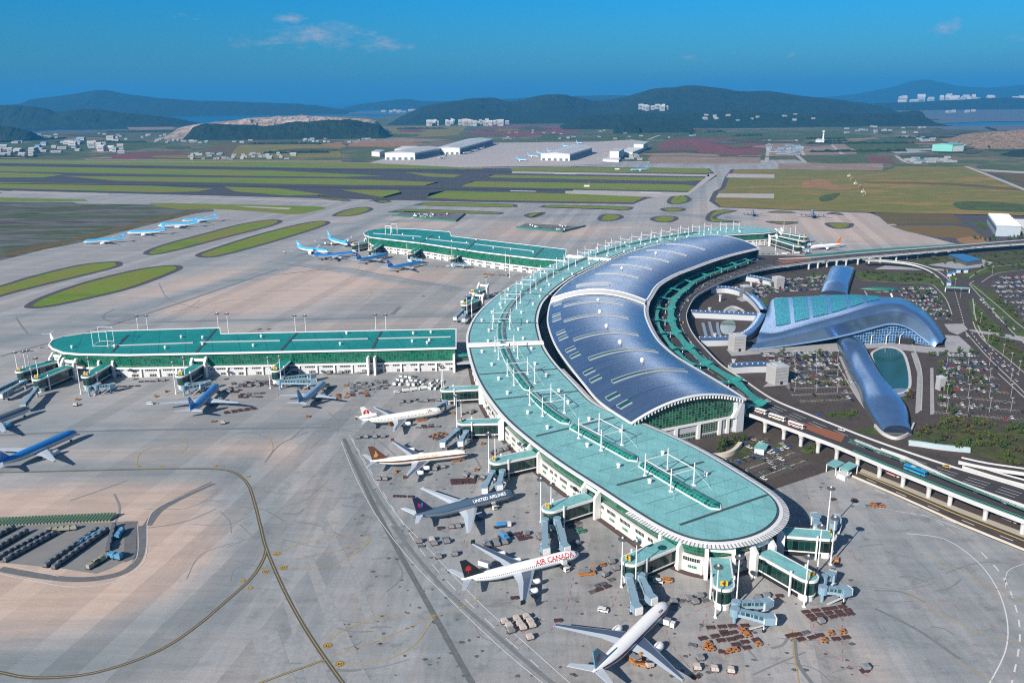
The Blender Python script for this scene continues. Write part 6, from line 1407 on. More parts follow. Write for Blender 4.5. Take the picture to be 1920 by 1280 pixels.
# planted ring courtyard
s = MB(); c = CR(GS([(1352, 595), (1360, 583), (1376, 577), (1392, 583), (1398, 598)]), 5); s.beam(c, 2.5, 0, 1.2, 0); struct('court_kerb', s, PARA)
s = MB(); s.poly(CR(GS([(1352, 606), (1366, 600), (1378, 605), (1378, 620), (1364, 628), (1352, 622)]), 4, True), .5); struct('court_pool', s, m)
s = MB()
for P_ in ([(1318, 606), (1322, 622), (1326, 638)], [(1330, 604), (1334, 620), (1340, 638)], [(1345, 605), (1347, 622), (1354, 636)]): s.beam(curve(P_, 0, 4), 3, 0, .6, 0)
struct('court_terrace', s, M('terrace_blue', (.20, .27, .36), .7))
s = MB(); s.poly(CR(GS([(1356, 582), (1372, 573), (1388, 578), (1380, 584), (1366, 588)]), 3, True), .4); struct('court_paving', s, PAVE)
# ================================================================== VEHICLES
def carpaint(n, c): return M('car_' + n, c, .3, var=.03, spec=.6)
TYREM = M('tyre', (.015, .015, .015), .9); CGL = M('car_glass', (.02, .025, .03), .1, var=.05, spec=.8)
def make_car(cname, col, van=False):
    s = MB(); l, w, h = (4.5, 1.75, .78) if not van else (4.9, 1.85, 1.15)
    lo = [(-l / 2, .35), (-l / 2 + .05, h), (-l * .28, h + .06), (l * .25, h), (l / 2 - .1, h - .18), (l / 2, .35)]
    s.loft([[(x, -w / 2, z) for x, z in lo], [(x, w / 2, z) for x, z in lo]], 0, caps=True)
    k = 1.42 if not van else 1.95
    cb = [(-l * .40, h), (-l * .30, k), (l * .08, k), (l * .26, h)] if not van else [(-l * .48, h), (-l * .46, k), (l * .16, k), (l * .33, h)]
    s.loft([[(x, -w * .43, z) for x, z in cb], [(x, w * .43, z) for x, z in cb]], [1, 0, 1, 0], caps=True)
    s.box((-.05 * l, 0, h + (k - h) * .2), (l * (.5 if not van else .66), w * .885, (k - h) * .55), 0, 1)
    for x in (-l * .3, l * .3):
        for y in (-w / 2 + .05, w / 2 - .05): s.tube((x, y - .1, .32), (x, y + .1, .32), .33, n=8, mi=2)
    o = s.build(cname + '_car' if not van else cname + '_van', [carpaint(cname, col), CGL, TYREM]); return o
CARC = {'white': (.72, .72, .72), 'silver': (.40, .42, .44), 'black': (.02, .02, .024), 'grey': (.13, .14, .15), 'red': (.42, .03, .03), 'blue': (.03, .09, .30), 'dark green': (.02, .08, .05), 'beige': (.42, .36, .26), 'yellow': (.62, .36, .03)}
CARS = {k: make_car(k.replace(' ', '_'), v) for k, v in CARC.items()}
for k, o in CARS.items(): o.location = (0, -900, -50); o.name = 'parked_car'
CUSE = {}
def put_car(col, p, rz, label, group, z=None):
    src = CARS[col]
    if col in CUSE: o = src.copy(); COL.objects.link(o)
    else: o = src; CUSE[col] = 1
    o.location = (p[0], p[1], (p[2] if len(p) > 2 else 0) if z is None else z); o.rotation_euler = (0, 0, rz); tag(o, label, 'car', group); return o
NCAR = [0]
MASS = {k: [] for k in CARC}
cr_ = random.Random(11)
PAL = ['white'] * 9 + ['silver'] * 5 + ['black'] * 5 + ['grey'] * 5 + ['red', 'blue', 'dark green', 'beige', 'blue']
def car_row(a, b, fill, lot, row, single=True, pal=PAL, both=True, pitch=2.6, z=.14):
    A_, B_ = G(*a), G(*b); d = B_ - A_; ln_ = d.length; u = d.normalized(); nx_ = Vector((-u.y, u.x, 0))
    for k in range(int(ln_ / pitch)):
        for sd in ((-1, 1) if both else (1,)):
            if cr_.random() > fill: continue
            p = A_ + u * (k + .5) * pitch + nx_ * sd * 2.9; c = cr_.choice(pal); rz = math.atan2(nx_.y * sd, nx_.x * sd) + cr_.choice((0, math.pi)) + cr_.uniform(-.03, .03)
            if single and NCAR[0] < 175 + 45 * (a[0] < 1740): NCAR[0] += 1; put_car(c, (p.x, p.y, z), rz, f'{c} car in {row}, {lot}', f'{c} cars, {row}, {lot}')
            else: MASS[c].append((p.x, p.y, rz))
HEDGES = []
ROWL = M('bay_strip', (.30, .28, .25), .85, var=.3); BAYL = M('bay_line', (.36, .35, .33), .8)
bay = MB(); kerbs = MB()
def lot_rows(rows, lot, names, fills, single=True, **kw):
    for (a, b), nm, f in sorted(zip(rows, names, fills), key=lambda q: -q[0][0][1]):
        A_, B_ = G(*a), G(*b); d = B_ - A_; u = d.normalized(); nx_ = Vector((-u.y, u.x, 0))
        kerbs.ribbon([A_, B_], 1.3, Z4 + .02)
        for k in range(int(d.length / 2.6) + 1):
            q = A_ + u * k * 2.6; bay.ribbon([q - nx_ * 5.2, q - nx_ * .6], .16, Z4); bay.ribbon([q + nx_ * .6, q + nx_ * 5.2], .16, Z4)
        car_row(a, b, f, lot, nm, single, **kw)
        HEDGES.append((A_, B_, lot, nm, single))
RN = ['row nearest the dome', 'second row from the dome', 'third row from the dome', 'fourth row from the dome', 'fifth row from the dome', 'sixth row from the dome', 'seventh row from the dome', 'row nearest the scrub']
lot_rows([((1752, 664), (1834, 666)), ((1768, 677), (1848, 681)), ((1766, 689), (1858, 694)), ((1766, 701), (1871, 710)), ((1770, 713), (1876, 723)), ((1778, 727), (1892, 737)), ((1759, 741), (1905, 755)), ((1759, 757), (1925, 771)), ((1754, 773), (1925, 788))], 'lot right of the pond', RN + ['row along the scrub edge'], [.85, .85, .8, .7, .55, .4, .3, .22, .15])
lot_rows([((1428, 666), (1560, 663)), ((1440, 676), (1568, 672)), ((1452, 686), (1575, 682)), ((1480, 696), (1582, 692)), ((1480, 706), (1590, 702)), ((1484, 717), (1596, 713)), ((1478, 729), (1600, 724)), ((1484, 741), (1606, 736)), ((1500, 753), (1598, 748))], 'lot left of the long vault', RN + ['row along the viaduct'], [.85, .8, .6, .45, .35, .25, .2, .15, .1])
lot_rows([((1414, 530), (1552, 519)), ((1412, 536), (1550, 526)), ((1408, 543), (1546, 533)), ((1404, 550), (1540, 541)), ((1416, 556), (1440, 555))], 'lot behind the ring walkways', ['rearmost row', 'second row from the rear', 'third row from the rear', 'row nearest the dome', 'short row by the dome'], [.7, .65, .7, .8, .7], single=False)
lot_rows([((1690, 541), (1752, 541)), ((1686, 548), (1758, 548)), ((1690, 555), (1763, 556)), ((1698, 563), (1768, 564)), ((1712, 571), (1773, 573)), ((1728, 579), (1778, 582)), ((1742, 588), (1784, 591)), ((1752, 597), (1786, 600))], 'lot', [''] * 8, [.75] * 8, single=False)
lot_rows([((1866, 522), (1990, 516)), ((1862, 530), (1990, 526)), ((1862, 538), (1990, 536)), ((1866, 547), (1990, 546)), ((1872, 556), (1990, 557)), ((1880, 566), (1990, 568)), ((1890, 577), (1990, 580)), ((1902, 588), (1990, 592)), ((1914, 600), (1990, 605))], 'lot', [''] * 9, [.7] * 9, single=False)
lot_rows([((1640, 548), (1684, 545))], 'lot', [''], [.5], single=False)
# lot in front of the gable
lot_rows([((1396, 838), (1436, 822)), ((1362, 868), (1478, 834)), ((1388, 884), (1490, 848)), ((1412, 900), (1512, 862))], 'walled lot below the gable', ['row under the gable', 'second row from the gable', 'third row from the gable', 'row by the service road'], [.45, .35, .2, .16])
o = struct('bay_lines', bay, BAYL); o = struct('bay_kerbs', kerbs, ROWL)
# traffic: kerbside deck and roads
k = 0
for i in range(6, len(mo) - 30, 2):
    if cr_.random() < .5:
        e = (mo[i + 1] - mo[i]).normalized(); nr = Vector((e.y, -e.x, 0)); c = cr_.choice(PAL + ['yellow', 'white', 'white']); ofs = cr_.choice((4.5, 8.5, 12.5))
        side = 1 if (mo[i] + nr * 5 - G(1290, 590, 0)).length > 0 and ((mo[i] + nr * 8).xy - hl[60].xy).length < (mo[i].xy - hl[60].xy).length else -1
        q = mo[i] + nr * ofs * side; put_car(c, (q.x, q.y, ZD + .03), math.atan2(e.y, e.x), f'{c} car driving on the elevated kerbside road round the great hall', f'{c} cars on the kerbside road'); k += 1
for i, (a, b) in enumerate(B3[:-2]):
    c, d = B3[i + 1]; u = (c - a).normalized()
    for q in range(4):
        if cr_.random() < .8:
            cc = cr_.choice(PAL + ['yellow', 'yellow']); p = a.lerp(b, cr_.uniform(.38, .56)).lerp(c.lerp(d, .47), .18 + q * .2); put_car(cc, (p.x, p.y, ZD + .03), math.atan2(u.y, u.x), f'{cc} car stopped in the opening of the {ORD[i]} teal canopy from the gable', f'{cc} cars in canopy opening {i}')
for px, py, c, tx in ((1578, 807, 'white', 'alone on the viaduct beside the red hatching'), (1409, 741, 'white', 'near the gable on the kerbside road'), (1395, 728, 'red', 'near the gable on the kerbside road'), (1775, 876, 'yellow', 'on the far viaduct branch'), (1440, 752, 'silver', 'on the viaduct below the first canopy')):
    p = G(px, py, ZD); put_car(c, (p.x, p.y, ZD + .03), R(-42), f'{c} car {tx}', None)
for P_, nm in (([(1822, 630), (1850, 664), (1900, 710), (1925, 730)], 'road along the right-hand car park'), ([(1836, 560), (1880, 605), (1925, 645)], 'dark diagonal road at right')):
    c_ = curve(P_, .2, step=7)
    for i in range(len(c_) - 1):
        if cr_.random() < .4:
            cc = cr_.choice(PAL); e = (c_[i + 1] - c_[i]).normalized(); q = c_[i] + Vector((e.y, -e.x, 0)) * cr_.choice((-4, 0, 4)); put_car(cc, (q.x, q.y, .3), math.atan2(e.y, e.x), f'{cc} car driving on the {nm}', f'{cc} cars on the {nm}')
# far dense lots: beyond counting, one object
mm = MB(); mats_ = []
for ci, (cn, lst) in enumerate(MASS.items()):
    me_ = CARS[cn].data; base_v = [v.co.copy() for v in me_.vertices]; mats_.append(me_.materials[0])
    for x, y, rz in lst:
        mx = Matrix.Translation((x, y, .14)) @ Matrix.Rotation(rz, 4, 'Z'); mm.add([tuple(mx @ v) for v in base_v], [list(p.vertices) for p in me_.polygons], [ci if p.material_index == 0 else (len(MASS) if p.material_index == 1 else len(MASS) + 1) for p in me_.polygons])
tag(mm.build('parked_cars', mats_ + [CGL, TYREM]), 'dense mass of parked cars in the far lots behind the dome', 'parked cars', kind='stuff')
for cn, o in CARS.items():
    if cn not in CUSE: bpy.data.objects.remove(o)
# ------------------------------------------------------------------ buses and service vehicles
def make_bus(nm, c1, c2, l=11.5, h=3.2):
    g = thing(nm, nm, 'bus'); s = MB(); s.loft([[(-l / 2, -1.25, .4), (-l / 2, -1.25, h - .2), (-l / 2, -1.0, h), (-l / 2, 1.0, h), (-l / 2, 1.25, h - .2), (-l / 2, 1.25, .4)], [(l / 2 - .1, -1.25, .4), (l / 2 - .25, -1.25, h - .2), (l / 2 - .3, -1.0, h), (l / 2 - .3, 1.0, h), (l / 2 - .25, 1.25, h - .2), (l / 2 - .1, 1.25, .4)]], 0, caps=True); s.build('body', [c1], g)
    s = MB(); s.box((-.2, 0, 1.7), (l * .93, 2.56, .85)); s.box((l / 2 - .5, 0, 1.5), (.8, 2.3, 1.2)); s.build('window_band', [CGL], g)
    s = MB(); s.box((-.4, 0, .75), (l * .9, 2.55, .5)); s.build('stripe', [c2], g)
    for x in (-l * .28, l * .32):
        s = MB(); s.tube((x, -1.28, .5), (x, 1.28, .5), .5, n=10); s.build('axle', [TYREM], g)
    s = MB(); s.box((-1.5, 0, h), (2.6, 1.6, .3)); s.build('roof_unit', [GREYP], g)
    return g
BW, BR, BB = paint('bus_white', (.70, .70, .68)), paint('bus_red', (.45, .03, .03)), paint('bus_blue', (.02, .22, .42))
def road_dir(a, b): A_, B_ = G(*a), G(*b); return math.atan2(B_.y - A_.y, B_.x - A_.x)
vdir = road_dir((1652, 872), (1739, 907))
b1 = make_bus('tour_bus', BB, paint('bus_aqua', (.05, .38, .52)), 14, 3.6); b1['label'] = 'bright blue coach on the green-railed viaduct branch'; p = G(1716, 886, ZD); b1.location = (p.x, p.y, ZD); b1.rotation_euler.z = vdir
b2 = make_bus('tour_bus', BW, BR); USED[b2.name] = True
for px, py, lb, z in ((1424, 772, 'white bus with red stripe parked nearest the gable on the viaduct', ZD), (1493, 799, 'white bus with red stripe beside the red hatched paving', ZD), (1672, 888, 'white bus on the lower road under the viaduct', .15), (1888, 972, 'red and white bus under the viaduct at the right edge', .15)):
    p = G(px, py, z + .5); o = place(b2, {}, (p.x, p.y, z), vdir if px > 1600 else R(-52), lb, 'white and red buses') if px == 1424 else None
    if o is None: o = copy_tree(b2); o.location = (p.x, p.y, z); o.rotation_euler = (0, 0, vdir if px > 1600 else R(-52)); o['label'] = lb; o['group'] = 'white and red buses'
b3 = make_bus('tour_bus', BW, paint('bus_gold', (.45, .28, .08)), 12.5); b3['label'] = 'white coach with gold stripe on the viaduct above the second column'; p = G(1457, 786, ZD); b3.location = (p.x, p.y, ZD); b3.rotation_euler.z = R(-52)
COLV = {'orange': paint('gse_orange', (.44, .17, .04)), 'white': paint('gse_white', (.66, .66, .64)), 'brown': M('dolly_brown', (.12, .045, .035), .8, var=.3, scale=1), 'grey': paint('gse_grey', (.22, .23, .24)), 'blue': paint('gse_blue', (.05, .22, .48)), 'dark': paint('gse_dark', (.035, .035, .04)), 'boxw': M('container_white', (.50, .44, .40), .6, var=.2, scale=.8), 'green': paint('gse_green', (.05, .20, .14))}
def wheels(s, l, w, r=.35, mi=1):
    for x in (-l * .34, l * .34): s.tube((x, -w / 2, r), (x, w / 2, r), r, n=8, mi=mi)
def mk_dolly(nm='cargo_dolly', mt_='brown'):
    g = thing(nm, nm, 'dolly'); s = MB(); s.box((0, 0, .5), (3.6, 2.3, .22)); 
    for k in range(7): s.box((-1.5 + k * .5, 0, .72), (.14, 2.2, .1), 0, 1)
    s.build('platform', [COLV[mt_], COLV['dark']], g); s = MB(); wheels(s, 3.4, 2.0, .28, 0); s.build('axles', [TYREM], g); s = MB(); s.tube((1.8, 0, .5), (3.0, 0, .4), .06, n=5); s.build('tow_bar', [COLV['dark']], g); return g
def mk_ulddolly(nm='loaded_dolly', mt_='boxw'):
    g = mk_dolly(nm); s = MB(); pr = [(-1.5, .85), (1.5, .85), (1.5, 2.0), (1.0, 2.5), (-1.5, 2.5)]; s.loft([[(x * 1.0, -1.1, z) for x, z in pr], [(x, 1.1, z) for x, z in pr]], 0, caps=True); s.build('container', [COLV[mt_]], g)
    s = MB(); s.box((0, -1.12, 1.0), (.1, .06, 1.4)); s.box((0, 0, 1.6), (3.04, 2.24, .08)); s.build('container_frame', [COLV['grey']], g); return g
def mk_tug(mt_='orange'):
    g = thing('baggage_tug', 'tug', 'tug'); s = MB(); s.loft([[(x, -.8, z) for x, z in [(-1.5, .4), (-1.5, 1.0), (.3, 1.0), (.5, .85), (1.6, .8), (1.6, .4)]], [(x, .8, z) for x, z in [(-1.5, .4), (-1.5, 1.0), (.3, 1.0), (.5, .85), (1.6, .8), (1.6, .4)]]], 0, caps=True); s.build('body', [COLV[mt_]], g)
    s = MB(); s.box((-.3, 0, 1.75), (1.5, 1.5, .1)); 
    for x in (-.95, .35):
        for y in (-.65, .65): s.tube((x, y, 1.0), (x, y, 1.75), .05, n=4)
    s.build('canopy', [COLV[mt_]], g); s = MB(); s.box((-.4, 0, 1.0), (.7, 1.2, .35)); s.build('seat', [COLV['dark']], g); s = MB(); wheels(s, 3, 1.7, .38, 0); s.build('wheels', [TYREM], g); return g
def mk_truck(nm, cat, body, cabc, lift=0.0, l=8.5, tank=False):
    g = thing(nm, nm, cat); s = MB(); s.box((l / 2 - 1, 0, .5), (2.0, 2.4, 2.1)); s.build('cab', [COLV[cabc]], g); s = MB(); s.box((l / 2 - .25, 0, 1.5), (.6, 2.2, .9)); s.build('windscreen', [CGL], g)
    s = MB(); s.box((0, 0, .55), (l, 2.2, .3)); s.build('chassis', [COLV['dark']], g)
    s = MB()
    if tank: s.lathe([(.4, -l * .36), (1.15, -l * .34), (1.15, l * .22), (.4, l * .24)], (0, 0, 2.05), 12, 0, 'x')
    else: s.box((-1.1, 0, .95 + lift), (l - 2.4, 2.5, 2.5))
    s.build('tank' if tank else 'box_body', [COLV[body]], g)
    if not tank:
        s = MB(); s.box((-1.1, 0, 3.45 + lift), (l - 2.8, 2.1, .1)); 
        for k in range(5): s.box((-1.1 - (l - 3) / 2 + (k + .5) * (l - 3) / 5, 0, 3.55 + lift), (.12, 2.1, .08))
        s.build('roof_ribs', [COLV['grey']], g)
        if lift > .5:
            s = MB()
            for y in (-.9, .9): s.tube((-3, y, .9), (1, y, .95 + lift), .12, n=4); s.tube((1, y, .9), (-3, y, .95 + lift), .12, n=4)
            s.build('scissor_lift', [COLV['dark']], g); s = MB(); s.box((l / 2 - 1.6, 0, .95 + lift), (1.4, 2.4, .15)); s.build('front_platform', [COLV['grey']], g)
    s = MB(); wheels(s, l, 2.3, .48, 0); s.build('wheels', [TYREM], g); return g
def mk_belt(mt_='orange'):
    g = thing('belt_loader', 'loader', 'loader'); s = MB(); s.box((0, 0, .45), (6, 2.1, .7)); s.build('chassis', [COLV[mt_]], g); s = MB(); s.loft([[(-3.6, -.6, 1.1), (-3.6, .6, 1.1), (-3.6, .6, 1.4), (-3.6, -.6, 1.4)], [(3.8, -.6, 3.0), (3.8, .6, 3.0), (3.8, .6, 3.3), (3.8, -.6, 3.3)]], 0, caps=True); s.build('belt', [COLV['dark']], g)
    s = MB(); s.box((-2.0, 1.0, 1.15), (1.4, .9, 1.0)); s.build('cab', [COLV[mt_]], g); s = MB(); wheels(s, 6, 2.1, .42, 0); s.build('wheels', [TYREM], g); return g
def mk_loader(mt_='orange'):
    g = thing('cargo_loader', 'loader', 'loader'); s = MB(); s.box((0, 0, .5), (8.5, 3.2, .6)); s.build('chassis', [COLV[mt_]], g); s = MB(); s.box((-1.2, 0, 2.2), (5.5, 3.0, .3)); s.box((3.1, 0, 3.0), (2.4, 3.4, .3)); s.build('lift_deck', [COLV['grey']], g)
    s = MB()
    for y in (-1.2, 1.2): s.tube((-3, y, 1), (1.5, y, 2.2), .14, n=4); s.tube((1.5, y, 1), (-3, y, 2.2), .14, n=4)
    s.tube((3, 1.4, 1), (3, 1.4, 3.0), .14, n=4); s.tube((3, -1.4, 1), (3, -1.4, 3.0), .14, n=4); s.build('lift_arms', [COLV[mt_]], g); s = MB(); s.box((3.3, 1.9, 3.3), (1.2, .9, 1.4)); s.build('cab', [COLV[mt_]], g); s = MB(); wheels(s, 8, 3.0, .5, 0); s.build('wheels', [TYREM], g); return g
def mk_van(nm, c):
    g = thing(nm, nm, 'van'); s = MB(); pr = [(-2.4, .4), (-2.4, 1.9), (-2.2, 2.1), (1.2, 2.1), (1.8, 1.3), (2.4, 1.1), (2.4, .4)]; s.loft([[(x, -.95, z) for x, z in pr], [(x, .95, z) for x, z in pr]], 0, caps=True); s.build('body', [COLV[c]], g); s = MB(); s.box((-.3, 0, 1.35), (3.6, 1.94, .5)); s.build('window_band', [CGL], g); s = MB(); wheels(s, 4.6, 1.95, .36, 0); s.build('wheels', [TYREM], g); return g
PR = {'dolly': mk_dolly(), 'gdolly': mk_dolly('cargo_dolly', 'grey'), 'uld': mk_ulddolly(), 'guld': mk_ulddolly('loaded_dolly', 'grey'), 'buld': mk_ulddolly('loaded_dolly', 'blue'), 'tug': mk_tug(), 'gtug': mk_tug('grey'), 'cater': mk_truck('catering_truck', 'truck', 'white', 'white', 2.6, 9), 'tank': mk_truck('tank_truck', 'truck', 'blue', 'white', 0, 9.5, True), 'btruck': mk_truck('box_truck', 'truck', 'white', 'white', 0, 7.5), 'blutruck': mk_truck('box_truck', 'truck', 'blue', 'blue', 0, 8), 'belt': mk_belt(), 'loader': mk_loader(), 'van': mk_van('service_van', 'white'), 'ovan': mk_van('service_van', 'orange'), 'gvan': mk_van('service_van', 'green')}
KINDN = {'dolly': 'brown empty cargo dolly', 'gdolly': 'grey empty cargo dolly', 'uld': 'pale container on a brown dolly', 'guld': 'grey container on a dolly', 'buld': 'blue container on a dolly', 'tug': 'orange baggage tug', 'gtug': 'grey baggage tug', 'cater': 'white catering truck with raised box', 'tank': 'blue and white tank truck', 'btruck': 'white box truck', 'blutruck': 'blue box truck', 'belt': 'orange belt loader', 'loader': 'orange cargo loader', 'van': 'white service van', 'ovan': 'orange service van', 'gvan': 'green service van'}
for o in PR.values(): o.location = (0, -900, -60)
PUSE = {}
gr_ = random.Random(21)
def gse(kind, px, py, deg, where, group=None):
    src = PR[kind]; o = copy_tree(src) if kind in PUSE else src; PUSE[kind] = 1
    p = G(px, py); o.location = (p.x, p.y, 0); o.rotation_euler = (0, 0, R(deg)); o['label'] = KINDN[kind] + ' ' + where
    if group: o['group'] = group
    elif 'group' in o: del o['group']
    return o
def cluster(kinds, px, py, nx_, ny_, deg, where, gapx=4.6, gapy=3.1, skip=.12, jig=.5):
    """ranks of carts; look-alikes of one kind in one cluster share label and group"""
    c = G(px, py); u = Vector((math.cos(R(deg)), math.sin(R(deg)), 0)); v = Vector((-u.y, u.x, 0))
    for i in range(nx_):
        for j in range(ny_):
            if gr_.random() < skip: continue
            k = gr_.choice(kinds); q = c + u * ((i - (nx_ - 1) / 2) * gapx + gr_.uniform(-jig, jig)) + v * ((j - (ny_ - 1) / 2) * gapy + gr_.uniform(-jig, jig) * .5)
            src = PR[k]; o = copy_tree(src) if k in PUSE else src; PUSE[k] = 1
            o.location = (q.x, q.y, 0); o.rotation_euler = (0, 0, R(deg + gr_.uniform(-6, 6))); o['label'] = KINDN[k] + ' ' + where; o['group'] = KINDN[k] + ' ' + where
cluster(['uld', 'uld', 'guld'], 974, 1172, 3, 3, 20, 'in the block below the red-lettered jet', 5.2, 3.6, .05); gse('uld', 994, 1198, 20, 'standing alone inside the red line below the block')
cluster(['guld', 'uld', 'gdolly'], 812, 1018, 3, 2, 15, 'in two lines left of the red-lettered jet', 7, 4.5, .05); cluster(['guld'], 838, 1044, 2, 1, 15, 'in the short line below the two lines', 8, 4, 0)
cluster(['dolly'], 868, 903, 4, 3, 5, 'packed behind the dark grey jet', 3.9, 2.6, .1); cluster(['guld', 'gdolly'], 891, 895, 3, 2, -30, 'in dark ranks left of the gate of the grey jet', 5, 3)
cluster(['dolly'], 755, 931, 3, 1, -5, 'behind the black tail of the grey jet', 4.4, 3, 0); cluster(['dolly', 'dolly', 'gdolly'], 966, 1008, 4, 3, 20, 'in the yard between the grey and red-lettered jets', 4.4, 3.2); gse('blutruck', 946, 1010, -60, 'in the yard between the grey and red-lettered jets'); cluster(['guld'], 930, 1020, 3, 2, 20, 'at the left of the yard above the red-lettered jet', 4.6, 3.2)
gse('tank', 942, 988, 15, 'in front of the dark grey jet wing'); gse('cater', 922, 951, -60, 'docked at the right side of the dark grey jet'); gse('cater', 1055, 1066, -60, 'docked behind the nose of the red-lettered jet'); gse('btruck', 1250, 1172, -30, 'docked at the right side of the purple-striped jet'); gse('cater', 913, 1073, -30, 'behind the tail of the red-lettered jet')
gse('loader', 1100, 1076, 10, 'right of the red-lettered jet'); gse('tug', 1130, 1061, 20, 'right of the red-lettered jet nose'); gse('guld', 1147, 1056, 20, 'in line right of the red-lettered jet nose', 'line'); gse('guld', 1135, 1080, 40, 'below the tug right of the red-lettered jet'); gse('guld', 1156, 1068, 20, 'left of gate house 41'); gse('van', 1131, 1146, -20, 'left of the two bridges over the purple-striped jet', None)
gse('ovan', 1252, 1090, -20, 'under gate house 41'); gse('van', 1234, 1092, -20, 'next to the orange van'); gse('gvan', 1225, 1088, -20, 'behind the white van by the orange van'); gse('gvan', 1090, 998, 20, 'right of gate house 39'); gse('tug', 1077, 977, 60, 'under gate house 39'); gse('van', 945, 905, 10, 'under gate house 38'); gse('van', 934, 899, 10, 'next to the other van under gate house 38')
cluster(['dolly'], 1366, 1180, 4, 2, 5, 'in the upper rank below the viewer-facing gate', 5.4, 3.8, .1); cluster(['dolly', 'tug', 'dolly'], 1370, 1204, 5, 4, 15, 'in the rusty jumble below the viewer-facing gate', 5, 3.6, .15, 1.2); cluster(['tug', 'dolly', 'gdolly'], 1326, 1217, 3, 1, -20, 'in the row trailing left from the jumble', 6, 3, 0)
gse('guld', 1313, 1237, 10, 'just left of the container train at the bottom'); cluster(['uld'], 1338, 1258, 3, 1, -8, 'in the train right of the purple-striped jet wing', 6.6, 3, 0); gse('dolly', 1303, 1270, 10, 'below the wing tip of the purple-striped jet'); gse('loader', 1185, 1236, -60, 'under the rear of the purple-striped jet', None); gse('belt', 1208, 1248, -20, 'under the rear of the purple-striped jet'); gse('uld', 1218, 1250, 20, 'behind the purple-striped jet wing'); gse('dolly', 1046, 1164, 5, 'at the left wing tip of the purple-striped jet')
cluster(['dolly'], 1553, 1150, 5, 3, 12, 'packed by the base of the slanting gate house', 4.6, 2.9, .1); gse('guld', 1540, 1168, 20, 'beside the packed dollies by the slanting gate'); cluster(['dolly', 'dolly', 'tug'], 1562, 1194, 3, 2, 10, 'in the pair of ranks below the packed dollies', 5.4, 3.6, .05); gse('dolly', 1620, 1259, 10, 'alone at the lower right inside the red line'); gse('guld', 1624, 1255, 10, 'behind the lone dolly at the lower right')
gse('ovan', 1568, 1052, 70, 'beside the end of the farthest gate house'); gse('dolly', 1562, 937, 20, 'on the wide right apron, leftmost'); gse('tug', 1602, 939, 0, 'on the wide right apron, alone'); cluster(['tug', 'dolly'], 1645, 948, 2, 2, 10, 'in the pair on the wide right apron', 4.6, 3, 0); gse('gdolly', 1628, 949, 0, 'on the wide right apron beside the tugs')
cluster(['dolly', 'guld', 'dolly', 'gdolly'], 485, 720, 9, 4, 8, 'crowded left of the silver-blue jet', 5, 4, .12, 1.5); cluster(['dolly', 'gdolly'], 470, 742, 4, 3, 5, 'in ranks between the two jets at the arm', 5, 4, .15, .8); cluster(['dolly'], 450, 770, 5, 2, 25, 'in the diagonal string behind the blue jet', 4.8, 3, .05); gse('tug', 400, 791, 20, 'at the left end of the diagonal string'); gse('uld', 418, 795, 20, 'at the lower end of the diagonal string')
cluster(['gdolly', 'guld', 'dolly', 'gtug'], 690, 724, 6, 5, 15, 'in the dark pool right of the silver-blue jet', 5.4, 5, .2, 1.2); cluster(['dolly', 'tug'], 662, 742, 5, 3, 10, 'in the rusty group right of the silver-blue jet', 5.4, 4, .2, 1.2); gse('tug', 648, 724, 0, 'right of the silver-blue jet nose'); gse('tug', 669, 785, 40, 'left of the white jet with red disc'); gse('tug', 577, 782, 10, 'below the silver-blue jet')
cluster(['btruck', 'van', 'btruck'], 765, 716, 3, 5, 78, 'parked in the white ranks by the link bridge', 8.6, 4.0, .15, .4); cluster(['van', 'van', 'guld'], 805, 722, 4, 5, 75, 'parked in the loose group by the link bridge', 6, 4.2, .25, 1); cluster(['btruck', 'van'], 771, 733, 4, 1, 20, 'in the front line by the link bridge', 7.5, 4, .1); cluster(['gdolly', 'guld'], 788, 752, 7, 2, 5, 'in the dark line above the white jet with red disc', 4.6, 4, .1)
cluster(['tug', 'dolly', 'gdolly'], 822, 818, 3, 3, 50, 'in the orange group above the brown-striped jet', 4.6, 3.4, .1, .8); cluster(['guld'], 695, 821, 4, 1, 5, 'in the short string left of the brown-striped jet', 6, 3, 0); gse('tug', 850, 775, 0, 'at the nose of the white jet with red disc'); gse('loader', 790, 788, 30, 'beside the front of the white jet with red disc'); gse('belt', 736, 797, 60, 'under the rear of the white jet with red disc'); gse('tug', 743, 885, 80, 'under the rear of the brown-striped jet')
gse('loader', 858, 863, 20, 'at the nose of the brown-striped jet', None); gse('tug', 905, 833, 20, 'under the third gate house'); gse('tug', 893, 882, 20, 'above the dolly pack of the grey jet'); gse('tug', 312, 735, 60, 'left of the blue jet at the arm'); gse('tug', 292, 744, -30, 'farther left of the blue jet at the arm'); gse('van', 282, 758, 0, 'left wing side of the blue jet at the arm'); gse('tug', 140, 816, 30, 'towing at the nose of the taxiing blue jet'); gse('uld', 142, 761, 0, 'below the second straight-arm gate'); gse('tug', 145, 750, 0, 'below the second straight-arm gate'); gse('tug', 78, 652, 20, 'behind the round end of the arm'); gse('tug', 56, 659, 0, 'left of the round end of the arm')
gse('tug', 793, 556, 20, 'alone on the apron between the arms'); cluster(['tug', 'dolly'], 915, 515, 3, 2, -30, 'in the group by the inner end of the far arm', 6, 5, .1, 1); cluster(['gdolly', 'guld'], 945, 516, 3, 2, -30, 'in the dark group beside the far arm', 6, 5, .1, 1); cluster(['tug', 'van'], 830, 500, 3, 1, 0, 'by the last blue jet of the far arm', 7, 4, 0, 1); gse('uld', 533, 474, 0, 'left of the five blue jets'); cluster(['gdolly', 'guld', 'dolly'], 630, 486, 5, 2, 5, 'beneath the five blue jets', 7, 6, .2, 1.5)
